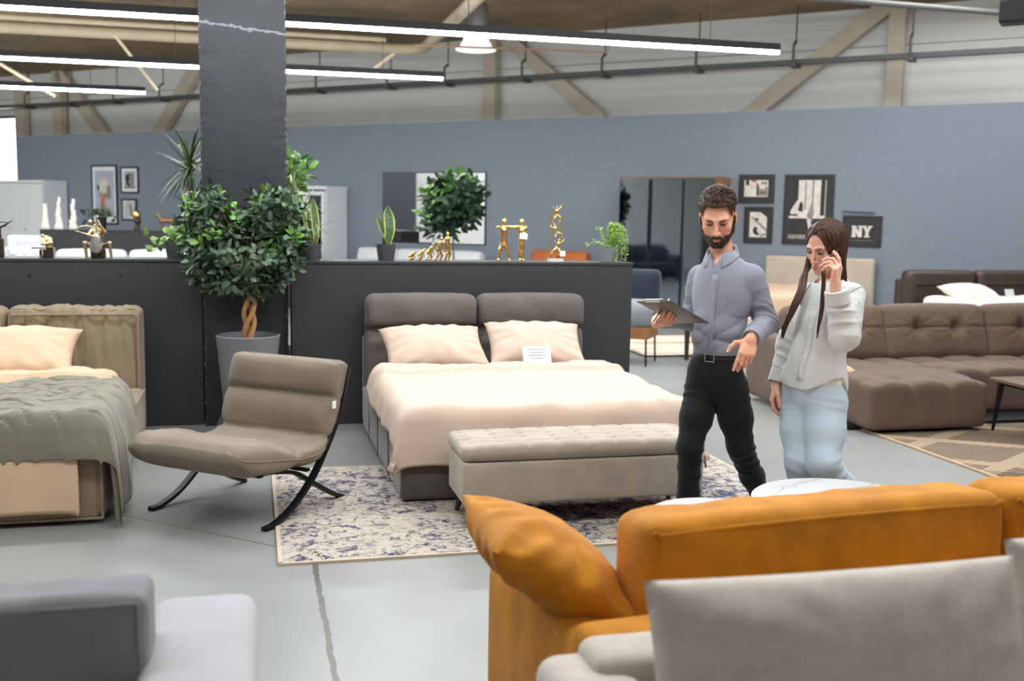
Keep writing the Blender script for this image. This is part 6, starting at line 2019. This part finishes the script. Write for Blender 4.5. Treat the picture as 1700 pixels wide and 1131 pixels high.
# shirt
wl = PD(1186, 583, 5.0)
def tq(P, c): return (P - c) @ BM['TR']
def shirt(P):
    b = BM; TR = b['TR']
    t = s_ell(P, b['chest'] + A3((0, 0, .01)), b['r_chest'] + A3((.012, .022, .015)), TR)
    t = smin(t, s_ell(P, b['chest'] * .35 + b['pelvis'] * .65 + A3((0, 0, .02)), b['r_waist'] + A3((.014, .024, .04)), TR), .07)
    t = smin(t, s_cap(P, b['shL'] - lv * .02, b['shR'] + lv * .02, .056), .05)
    t = smin(t, s_cap(P, b['neckb'] - A3((0, 0, .085)), b['neckb'] - A3((0, 0, .035)), .088, .060), .05)
    x = (P - b['chest']) @ lv
    fy = (P - b['chest']) @ fv
    sh_ = lambda v_: 1 - 2 * np.abs(np.sin(v_ / 2)) ** .6
    drape = .008 * sh_(P[:, 2] * 46 + 22 * x + 2.6 * wob(P, 8, 1)) * np.clip(1.2 - np.abs(P[:, 2] - 1.06) / .12, 0, 1) + .0035 * sh_((P[:, 2] - x * .9) * 46 + 5 * wob(P, 7, 4)) * np.clip((1.38 - P[:, 2]) / .3, 0, 1)
    t = t + drape * .9 + .004 * wob(P, 16, 2)
    for sd in 'LR':
        sh, el, wr_ = b['sh' + sd], b['el' + sd], b['wr' + sd]
        a = chain(P, [sh, el, wr_ - (wr_ - el) * .06], [.064, .054, .043], .03)
        a = a + ripples(P, sh + (el - sh) * .55, el + (wr_ - el) * .45, .06, 6, .012, seed=3) + ripples(P, el + (wr_ - el) * .35, wr_, .05, 4, .007, seed=5) + ripples(P, sh, el, .07, 3, .007, seed=1) + .003 * wob(P, 20, 6)
        u = (wr_ - el) / np.linalg.norm(wr_ - el)
        a = np.maximum(a, (P - wr_) @ u + .002)
        t = smin(t, a, .022)
    # neck hole with an open V, hem tucked into the belt
    nb = b['neckb']
    hole = s_cap(P, nb + fv * .012 - A3((0, 0, .012)), nb + A3((0, 0, .2)) + fv * .03, .056, .075)
    vv = s_cap(P, nb + fv * .06 + A3((0, 0, .02)), nb + fv * .125 - A3((0, 0, .066)), .042, .006)
    t = np.maximum(t, -np.minimum(hole, vv))
    return np.maximum(t, (wl[2] - .012) - P[:, 2])
pts = np.array([B[q] for q in ('shL', 'shR', 'elL', 'elR', 'wrL', 'wrR', 'neckb', 'pelvis')])
V, F = sdf_mesh(shirt, pts.min(0) - .12, pts.max(0) + .14, .0045)
np_mesh('shirt', V, F, M_shirt, man)
# collar: stand and fall, open at the throat
def collar(b, TR, r0, r1, drop, open_, point, parent, mat, up=.028, tilt=.02, zc=.0, cloth=None):
    fvv = -TR[:, 1]; lvv = TR[:, 0]; nb = b['neckb']
    def fn(u, w_):
        a = open_ + u * (2 * PI - 2 * open_)                     # 0 = throat
        fr = max(0, math.cos(a)) ** 3
        tipk = math.exp(-((min(u, 1 - u)) / .075) ** 2)
        prof = [(r0, -.012), (r0 * .97, up), (r0 + .006, up + .006), (r1, up - drop - point * tipk)]
        i = min(2, int(w_ * 3)); f_ = w_ * 3 - i
        r = prof[i][0] + (prof[i + 1][0] - prof[i][0]) * f_; z = prof[i][1] + (prof[i + 1][1] - prof[i][1]) * f_
        r *= 1 + .18 * fr * (w_ > .4) + .10 * tipk * (w_ > .6)
        c = nb + fvv * (r * math.cos(a) * 1.05 + .012) + lvv * (r * math.sin(a)) + A3((0, 0, z + zc - tilt * math.cos(a) * 1.0 - .030 * fr))
        if cloth is not None and w_ > .5:
            o_ = fvv * math.cos(a) + lvv * math.sin(a) + A3((0, 0, .35))
            for _ in range(5):
                v_ = float(cloth(c[None])[0])
                if v_ < .0045: c = c + o_ * (.0045 - v_) * .8
        return tuple(c)
    mb = MB(); mb.grid(fn, 60, 12)
    return mb.build('collar', mat, parent, 60, solid=.003)
collar(B, B['TR'], .063, .082, .030, .34, .014, man, M_shirt, .026, .024, -.006, shirt)
def on_surface(fn, p, d, far=.4):
    """walk from p along d to the cloth"""
    p = A3(p); d = A3(d); s = 0
    for _ in range(60):
        v_ = float(fn((p + d * s)[None])[0])
        if v_ < .0006: break
        s += max(v_ * .7, .0008)
        if s > far: break
    return p + d * s
mb = MB(); pl = []
for i in range(14):
    z = B['neckb'][2] - .095 - i * .0310
    c = B['chest'] * (1 - i / 13) + B['pelvis'] * (i / 13); c = A3((c[0], c[1], z))
    pl.append(on_surface(shirt, c + fv * .3, -fv))
for i in range(13):
    a, b_ = pl[i] + fv * .0015, pl[i + 1] + fv * .0015
    mb.add([tuple(a - lv * .015), tuple(a + lv * .015), tuple(b_ + lv * .015), tuple(b_ - lv * .015)], [(0, 1, 2, 3)])
mb.build('placket', M_shirt, man, 60, solid=.0015)
for i in (1, 4, 7, 10):
    M = Matrix((tuple(lv), (0, 0, 1), tuple(fv))).transposed().to_4x4()
    MB().lathe([(0, .002), (.005, .002), (.0055, .0), (.0055, -.002)], 10, M=M).build('shirt_button', M_shirt, man, 40, loc=tuple(pl[i] + fv * .004))
for sd in 'LR':
    wr_, el = B['wr' + sd], B['el' + sd]; u = (wr_ - el) / np.linalg.norm(wr_ - el)
    V, F = sdf_mesh(lambda P: np.maximum(np.maximum(np.maximum(s_cap(P, wr_ - u * .12, wr_ + u * .05, .050, .044) + .0015 * wob(P, 30), (P - wr_) @ u - .004), -((P - wr_) @ u) - .062), -s_cap(P, wr_ - u * .05, wr_ + u * .1, .038, .038)), wr_ - .12, wr_ + .12, .003)
    np_mesh('cuff', V, F, M_shirt, man)

def trousers(b, TR, wz, rad, pad=0.0, flare=0.0, hemL=None, hemR=None, amp=1.0, seed=0):
    def fn(P):
        t = s_ell(P, b['pelvis'] - A3((0, 0, .0)), b['r_hip'] + A3((.012, .018, .03)), TR)
        for sd in 'LR':
            h, k_, a_ = b['hip' + sd], b['kn' + sd], b['an' + sd]
            l = chain(P, [h, h * .5 + k_ * .5, k_, k_ * .5 + a_ * .5, a_], rad[sd], .03)
            l = l + amp * (ripples(P, k_ + (h - k_) * .45, k_ + (a_ - k_) * .55, .07, 6, .010, seed=seed + 2) + ripples(P, k_ + (a_ - k_) * .5, a_, .06, 6, .008, seed=seed + 4) + ripples(P, h + A3((0, 0, .05)), h + (k_ - h) * .4, .1, 4, .008, seed=seed + 1)) + .0025 * wob(P, 22, seed)
            u = (a_ - k_) / np.linalg.norm(a_ - k_)
            l = np.maximum(l, (P - a_) @ u - .015)
            t = smin(t, l, .022)
        return np.maximum(t, P[:, 2] - wz)
    return fn
tf = trousers(B, B['TR'], wl[2], dict(L=[.086, .078, .062, .056, .046], R=[.086, .075, .058, .052, .044]), seed=1)
pts = np.array([B[q] for q in ('knL', 'knR', 'anL', 'anR', 'pelvis', 'hipL', 'hipR')])
V, F = sdf_mesh(tf, pts.min(0) - .16, pts.max(0) + .2, .005)
np_mesh('trousers', V, F, M_trous, man)
def belt_path(fn, c, z, off, n=48):
    P_ = []
    for i in range(n + 1):
        a = 2 * PI * i / n; d = fv * math.cos(a) + lv * math.sin(a)
        P_.append(on_surface(fn, A3((c[0], c[1], z)) + d * .35, -d) + d * off)
    return P_
bp = belt_path(tf, B['pelvis'], wl[2] - .022, .004)
mb = MB(); n_ = len(bp)
vs = [tuple(p + A3((0, 0, s_ * .018))) for p in bp for s_ in (-1, 1)]
mb.add(vs, [(2 * i, 2 * i + 2, 2 * i + 3, 2 * i + 1) for i in range(n_ - 1)])
belt = mb.build('belt', M_belt, man, 60, solid=-.004)
c = bp[0] + fv * .008; lx = lv
mb = MB()
for a, b_ in (((-.022, -.020), (.022, -.020)), ((.022, -.020), (.022, .020)), ((.022, .020), (-.022, .020)), ((-.022, .020), (-.022, -.020))):
    mb.tube([tuple(c + lx * a[0] + A3((0, 0, a[1]))), tuple(c + lx * b_[0] + A3((0, 0, b_[1])))], .0028, 6)
mb.build('belt_buckle', M_steel, belt)
def shoes(b, parent, mat, ww=.042):
    for sd in 'LR':
        an, to = b['an' + sd], b['toe' + sd]
        V, F = sdf_mesh(lambda P: np.maximum(smin(s_cap(P, an + A3((.01, .03, -.05)), to, .042, .034), s_cap(P, an + A3((0, .01, -.01)), an - A3((0, 0, .05)), .046, .046), .03), -P[:, 2] + .002), np.minimum(an, to) - .09, np.maximum(an, to) + .09, .006)
        np_mesh('shoe', V, F, mat, parent)
shoes(B, man, M_belt)

# clipboard and pen in the hand
def mframe(x, y, z, o):
    return Matrix(((x[0], y[0], z[0], o[0]), (x[1], y[1], z[1], o[1]), (x[2], y[2], z[2], o[2]), (0, 0, 0, 1)))
sgn = 1 if np.cross(cbS, cbL) @ cbN > 0 else -1
t = thing('clipboard', 'grey clipboard with a metal clip held by the bearded person', 'clipboard')
t.matrix_world = mframe(cbS, cbL * sgn, cbN, cbO)
M_clip = simple('grey_clipboard', (92, 86, 82), .42, 0, .5, .06, 6)
MB().rbox((0, 0, 0), (SS_, LL, .004), .0018, (2, 2, 1)).build('board', M_clip, t)
MB().box((0, .004 * sgn, .0035), (SS_ - .02, LL - .03, .002)).build('paper', M_paper, t, 0)
mb = MB(); mb.box((0, -sgn * (LL / 2 - .02), .006), (.09, .028, .006)); mb.tube([(-.05, -sgn * (LL / 2 - .006), .008), (.05, -sgn * (LL / 2 - .006), .008)], .005, 8); mb.box((0, -sgn * (LL / 2 + .001), .0), (.08, .003, .014))
mb.build('clip', M_steel, t)
pa = PD(1083, 536, 4.80); pb = pa + (PD(1096, 518, 4.85) - pa) * 2.2
t = thing('pen', 'slim silver pen held under the grey clipboard', 'pen', tuple(pa))
MB().tube([(0, 0, 0), tuple((pb - pa) * .06)], [.0008, .003], 8).build('pen_tip', M_steel, t)
MB().tube([tuple((pb - pa) * .06), tuple(pb - pa)], .0036, 8).build('pen_barrel', M_steel, t)

# =================================================================== the woman
wa = math.radians(44)
B = dict(fem=True, smile=-.0008, browz=.0165, broww=.0024, blush=(222, 138, 120), hairmat=M_hairw)
B['HR'] = frame(math.radians(54), math.radians(20), math.radians(-3)); B['hc'] = PD(1371, 409, 4.93); B['hs'] = 1.0
B['TR'] = frame(wa); lv, fv = B['TR'][:, 0], -B['TR'][:, 1]
B['neckb'] = PD(1380, 474, 4.96)
B['shL'] = PD(1414, 492, 4.83); B['shR'] = PD(1341, 492, 5.03)
B['chest'] = PD(1371, 527, 4.92); B['pelvis'] = PD(1348, 645, 4.92)
B['elL'] = PD(1401, 560, 4.70); B['wrL'] = PD(1387, 474, 4.665)
B['elR'] = PD(1311, 570, 5.08); B['wrR'] = PD(1289, 637, 5.02)
B['hipL'] = PD(1371, 668, 4.87); B['hipR'] = PD(1327, 668, 4.97)
B['knL'] = PD(1366, 770, 4.74); B['knR'] = PD(1327, 768, 4.84)
B['anL'] = PD(1426, 842, 5.04); B['anR'] = PD(1336, 900, 4.92)
B['toeL'] = B['anL'] + A3((-.08, -.10, -.2)); B['toeL'][2] = .024
B['toeR'] = B['anR'] + A3((-.10, -.12, 0)); B['toeR'][2] = .024
B['r_chest'] = A3((.112, .085, .165)); B['r_waist'] = A3((.092, .072, .14)); B['r_hip'] = A3((.135, .092, .115))
cU = dict(index=(.25, .35, .3), middle=(.70, .85, .5), ring=(.88, .95, .5), little=(1.0, 1.0, .5))
B['handL'] = hand_spec(B['wrL'], (.06, .06, 1), (.80, -.60, .0), True, cU, (.4, .4, .8), .93, .05)
cD = dict(index=(.35, .5, .3), middle=(.4, .55, .3), ring=(.45, .6, .35), little=(.5, .6, .4))
B['handR'] = hand_spec(B['wrR'], (-.15, -.12, -1), (-.85, .35, .1), False, cD, (.5, .35, .75), .96, .05)
woman = make_body('person', 'person with long dark hair in a pale shirt and light jeans, touching her hair', B, .0033, (226, 172, 148), (190, 98, 92))
BW = B
M_wshirt = fabric('pale_grey_shirt_cotton', (203, 205, 203), .03, 4, 600, .1, .8, .1)
M_tee = fabric('cream_tee', (226, 220, 208), .03, 4, 500, .1)
M_jeans = fabric('light_blue_denim', (176, 191, 203), .10, 5, 420, .2, .85, .1, .3)
M_btn = simple('pearl_button', (232, 230, 226), .25)

def wq(P): return (P - BW['hc']) @ BW['HR'] / BW['hs']
def wh(x, y, z): return BW['hc'] + BW['HR'] @ (A3((x, y, z)) * BW['hs'])
# hair: a cap of hair under many long strands from a middle parting
def whair(P):
    q = wq(P)
    d = skull(q, True) - .0065
    face = s_ell(q, (0, -.112, -.030), (.066, .094, .126))
    d = np.maximum(d, -face)
    d = np.maximum(d, (-.075 - q[:, 2]))
    part = (np.abs(q[:, 0]) - .0016)
    return np.maximum(d, np.where((q[:, 2] > .05) & (q[:, 1] < .06), -part, -1)) * BW['hs']
V, F = sdf_mesh(whair, BW['hc'] - .15, BW['hc'] + .16, .003)
np_mesh('hair', V, F, M_hairw, woman)
rng = random.Random(21)
def onsk(az, el, off):
    """point over the skull: az 0 = brow, 90 = own left, 180 = nape"""
    d = A3((math.sin(az) * math.cos(el), -math.cos(az) * math.cos(el), math.sin(el)))
    return A3((0, .012, .030)) + d * A3((.075 + off, .096 + off, .089 + off))
def strands(sx, n, guides, mb):
    for i in range(n):
        u = (i + rng.random()) / n
        off = .004 + .005 * rng.random()
        y0 = -.072 + .150 * u
        ez = max(0, 1 - ((y0 - .012) / .104) ** 2) ** .5
        st = A3((sx * (.002 + .003 * rng.random()), y0, .030 + (.089 + off) * ez))
        az = sx * math.radians((66 if sx < 0 else 60) + (96 if sx < 0 else 100) * u)
        m1 = onsk(az * (.62 + .35 * min(1, u * 2.5)), math.radians(50 - 10 * u), off); m2 = onsk(az * (.86 + .14 * min(1, u * 3)), math.radians(18), off + .002); m3 = onsk(az * 1.02, math.radians(-18), off + .004)
        pts = [wh(*st), wh(*m1), wh(*m2), wh(*m3)]
        g_ = guides(u)
        j1, j2 = rng.uniform(-1, 1), rng.uniform(-1, 1)
        for k_, (p, sp) in enumerate(g_):
            pts.append(p + lv * j1 * sp + A3((.25 * j2, j2, 0)) * sp * .8 + A3((0, 0, rng.uniform(-1, 1) * (.03 if k_ == len(g_) - 1 else 0))))
        m_ = 34
        mb.tube([cr([tuple(p) for p in pts], k_ / m_) for k_ in range(m_ + 1)], [.0042 * (1 if t_ < .7 else 1 - (t_ - .7) / .33) + .0004 for t_ in [k_ / m_ for k_ in range(m_ + 1)]], 5)
R1 = [PD(1337, 452, 4.95), PD(1330, 482, 4.88), PD(1316, 514, 4.86), PD(1306, 536, 4.88), PD(1299, 552, 4.91)]
def gR(u):
    sp = [.010, .017, .015, .011, .007]
    return [(p, s_) for p, s_ in zip(R1, sp)]
L1 = [PD(1369, 440, 4.80), PD(1367, 470, 4.785), PD(1365, 503, 4.775), PD(1361, 532, 4.765), PD(1357, 553, 4.76)]
L2 = [PD(1398, 445, 4.90), PD(1399, 468, 4.93), PD(1397, 492, 4.97), PD(1393, 520, 5.02)]
def gL(u):
    if u < .16: return [(p, s_) for p, s_ in zip(L1, (.005, .006, .008, .008, .004))]
    return [(p, s_) for p, s_ in zip(L2, (.016, .018, .016, .012))]
mb = MB(); strands(-1, 170, gR, mb); strands(1, 190, gL, mb)
mb.build('hair_strands', M_hairw, woman, 180)

hemz = PD(1340, 632, 4.85)[2]
def wshirt(P):
    b = BW; TR = b['TR']
    t = s_ell(P, b['chest'] + A3((0, 0, .005)), b['r_chest'] + A3((.022, .030, .015)), TR)
    for sx in (-1, 1): t = smin(t, s_ell(P, b['chest'] + lv * .055 * sx + fv * .062 - A3((0, 0, .015)), (.055, .050, .058), TR), .04)
    lowc = b['chest'] * .28 + b['pelvis'] * .72
    t = smin(t, s_ell(P, lowc + A3((0, 0, .03)), b['r_waist'] + A3((.030, .040, .06)), TR), .08)
    t = smin(t, s_ell(P, b['pelvis'] + A3((0, 0, .005)), A3((.160, .122, .165)), TR), .06)
    t = smin(t, s_cap(P, b['shL'] - lv * .015, b['shR'] + lv * .015, .054), .05)
    t = smin(t, s_cap(P, b['neckb'] - A3((0, 0, .08)), b['neckb'] - A3((0, 0, .03)), .082, .058), .05)
    x = (P - b['chest']) @ lv; y = (P - b['chest']) @ fv
    ang = np.arctan2(y, x)
    low = np.clip((b['chest'][2] - P[:, 2]) / .3, 0, 1)
    t = t + low * .007 * np.sin(ang * 7 + 1.2 * wob(P, 5, 3)) + .006 * np.sin((P[:, 2] * .6 + x) * 34 + 2 * wob(P, 7, 1)) * np.clip(1 - np.abs(P[:, 2] - b['chest'][2] + .08) / .2, 0, 1) + .003 * wob(P, 15, 5)
    for sd in 'LR':
        sh, el, wr_ = b['sh' + sd], b['el' + sd], b['wr' + sd]
        end = el + (wr_ - el) * (.90 if sd == 'L' else .97)
        a = chain(P, [sh, el, end], [.062, .060, .048 if sd == 'L' else .042], .035)
        a = a + ripples(P, sh + (el - sh) * .4, el + (wr_ - el) * .4, .07, 5, .011, seed=3) + ripples(P, el, wr_, .06, 4, .012, seed=6) + ripples(P, sh, el, .07, 3, .010, seed=9) + .003 * wob(P, 18, 2)
        u = (wr_ - el) / np.linalg.norm(wr_ - el)
        a = np.maximum(a, (P - end) @ u)
        t = smin(t, a, .022)
    nb = b['neckb']
    hole = s_cap(P, nb + fv * .014 - A3((0, 0, .02)), nb + A3((0, 0, .2)) + fv * .03, .052, .07)
    vv = s_cap(P, nb + fv * .06, nb + fv * .14 - A3((0, 0, .145)), .050, .010)
    t = np.maximum(t, -np.minimum(hole, vv))
    # curved shirt tails, longer behind
    xs = (P - b['pelvis']) @ lv; ys = (P - b['pelvis']) @ fv
    hem = hemz - .022 - .02 * np.clip(1 - (xs / .1) ** 2, -1, 1) - .095 * np.clip(-ys / .07, 0, 1) ** 1.5 + .022 * np.clip((xs - .03) / .1, 0, 1) * np.clip(1 + ys / .05, 0, 1)
    return np.maximum(t, hem - P[:, 2])
pts = np.array([B[q] for q in ('shL', 'shR', 'elL', 'elR', 'wrL', 'wrR', 'neckb', 'pelvis', 'hipL', 'hipR')])
V, F = sdf_mesh(wshirt, pts.min(0) - .16, pts.max(0) + .15, .0045)
np_mesh('shirt', V, F, M_wshirt, woman)
collar(B, B['TR'], .060, .100, .044, .55, .045, woman, M_wshirt, .030, .026, -.0, wshirt)
pl = []
for i in range(15):
    z = B['neckb'][2] - .115 - i * (B['neckb'][2] - .115 - hemz - .0) / 14.2
    c = B['chest'] * (1 - i / 14) + B['pelvis'] * (i / 14); c = A3((c[0], c[1], z))
    pl.append(on_surface(wshirt, c + fv * .3 - lv * 0.0, -fv))
mb = MB()
for i in range(14):
    a, b_ = pl[i] + fv * .0025, pl[i + 1] + fv * .0025
    mb.add([tuple(a - lv * .017), tuple(a + lv * .017), tuple(b_ + lv * .017), tuple(b_ - lv * .017)], [(0, 1, 2, 3)])
mb.build('placket', M_wshirt, woman, 60, solid=.0015)
for i in (0, 3, 6, 9, 12):
    M = Matrix((tuple(lv), (0, 0, 1), tuple(fv))).transposed().to_4x4()
    MB().lathe([(0, .002), (.006, .002), (.0068, .0), (.0068, -.002)], 10, M=M).build('shirt_button', M_btn, woman, 40, loc=tuple(pl[i] + fv * .005))
def tee(P):
    t = s_ell(P, BW['chest'] + A3((0, 0, .0)), BW['r_chest'] + A3((.008, .012, .01)), BW['TR'])
    t = smin(t, s_cap(P, BW['neckb'] - A3((0, 0, .06)), BW['neckb'] - A3((0, 0, .03)), .07, .058), .04)
    return np.maximum(t, -s_cap(P, BW['neckb'] + fv * .03 - A3((0, 0, .01)), BW['neckb'] + fv * .05 + A3((0, 0, .15)), .056, .08))
V, F = sdf_mesh(tee, B['chest'] - .22, B['chest'] + .24, .006)
np_mesh('tee_shirt', V, F, M_tee, woman)
V, F = sdf_mesh(lambda P: np.maximum(np.maximum(s_ell(P, B['pelvis'] + A3((0, 0, .02)), A3((.146, .106, .13)), B['TR']), P[:, 2] - hemz - .03), hemz - .056 + .034 * np.clip(((P - B['pelvis']) @ lv - .01) / .1, -.3, 1.2) - P[:, 2]), B['pelvis'] - .2, B['pelvis'] + .2, .006)
np_mesh('tee_hem', V, F, M_tee, woman)
for sd, fr, r in (('L', .90, .050), ('R', .97, .044)):
    el, wr_ = B['el' + sd], B['wr' + sd]; u = (wr_ - el) / np.linalg.norm(wr_ - el); e = el + (wr_ - el) * fr
    V, F = sdf_mesh(lambda P: np.maximum(np.maximum(np.maximum(s_cap(P, e - u * .1, e + u * .05, r + .006, r) + .002 * wob(P, 26), (P - e) @ u - .003), -((P - e) @ u) - .06), -s_cap(P, e - u * .045, e + u * .1, r - .008, r - .006)), e - .12, e + .12, .003)
    np_mesh('cuff', V, F, M_wshirt, woman)
jf = trousers(B, B['TR'], B['pelvis'][2] + .055, dict(L=[.100, .092, .070, .066, .060], R=[.094, .084, .064, .060, .056]), seed=4, amp=.8)
pts = np.array([B[q] for q in ('knL', 'knR', 'anL', 'anR', 'pelvis', 'hipL', 'hipR')])
V, F = sdf_mesh(jf, pts.min(0) - .18, pts.max(0) + .2, .005)
np_mesh('jeans', V, F, M_jeans, woman)
shoes(B, woman, M_white)
# ------------------------------------------------------------------ daylight
w = bpy.data.worlds.new('world'); scene.world = w; w.use_nodes = True
bg = w.node_tree.nodes['Background']; bg.inputs[0].default_value = (.95, .975, 1, 1); bg.inputs[1].default_value = 5.0
# ------------------------------------------------------------------ camera object and render look
cam_d = bpy.data.cameras.new('camera'); cam_o = bpy.data.objects.new('camera', cam_d); COL.objects.link(cam_o)
cam_d.sensor_width = 36; cam_d.sensor_fit = 'HORIZONTAL'
cam_d.lens = FPX / 1700 * 36
_B = Matrix(((1, 0, 0), (0, -1, 0), (0, 0, -1)))          # blender camera looks down -z with y up
_R = _M.transposed() @ _B
cam_o.matrix_world = Matrix.Translation(CAM) @ _R.to_4x4()
cam_d.clip_start = .05; cam_d.clip_end = 200
cam_d.dof.use_dof = True
cam_d.dof.focus_distance = 5.1
cam_d.dof.aperture_fstop = 2.4
scene.camera = cam_o
scene.view_settings.view_transform = 'Standard'
scene.view_settings.look = 'None'
scene.view_settings.gamma = 1
scene.view_settings.use_curve_mapping = False
scene.view_settings.exposure = EXPOSURE
scene.cycles.use_denoising = True
scene.cycles.max_bounces = 8
scene.cycles.diffuse_bounces = 4
scene.cycles.glossy_bounces = 4
scene.cycles.transmission_bounces = 6
scene.cycles.sample_clamp_indirect = 6
scene.cycles.caustics_reflective = False
scene.cycles.caustics_refractive = False
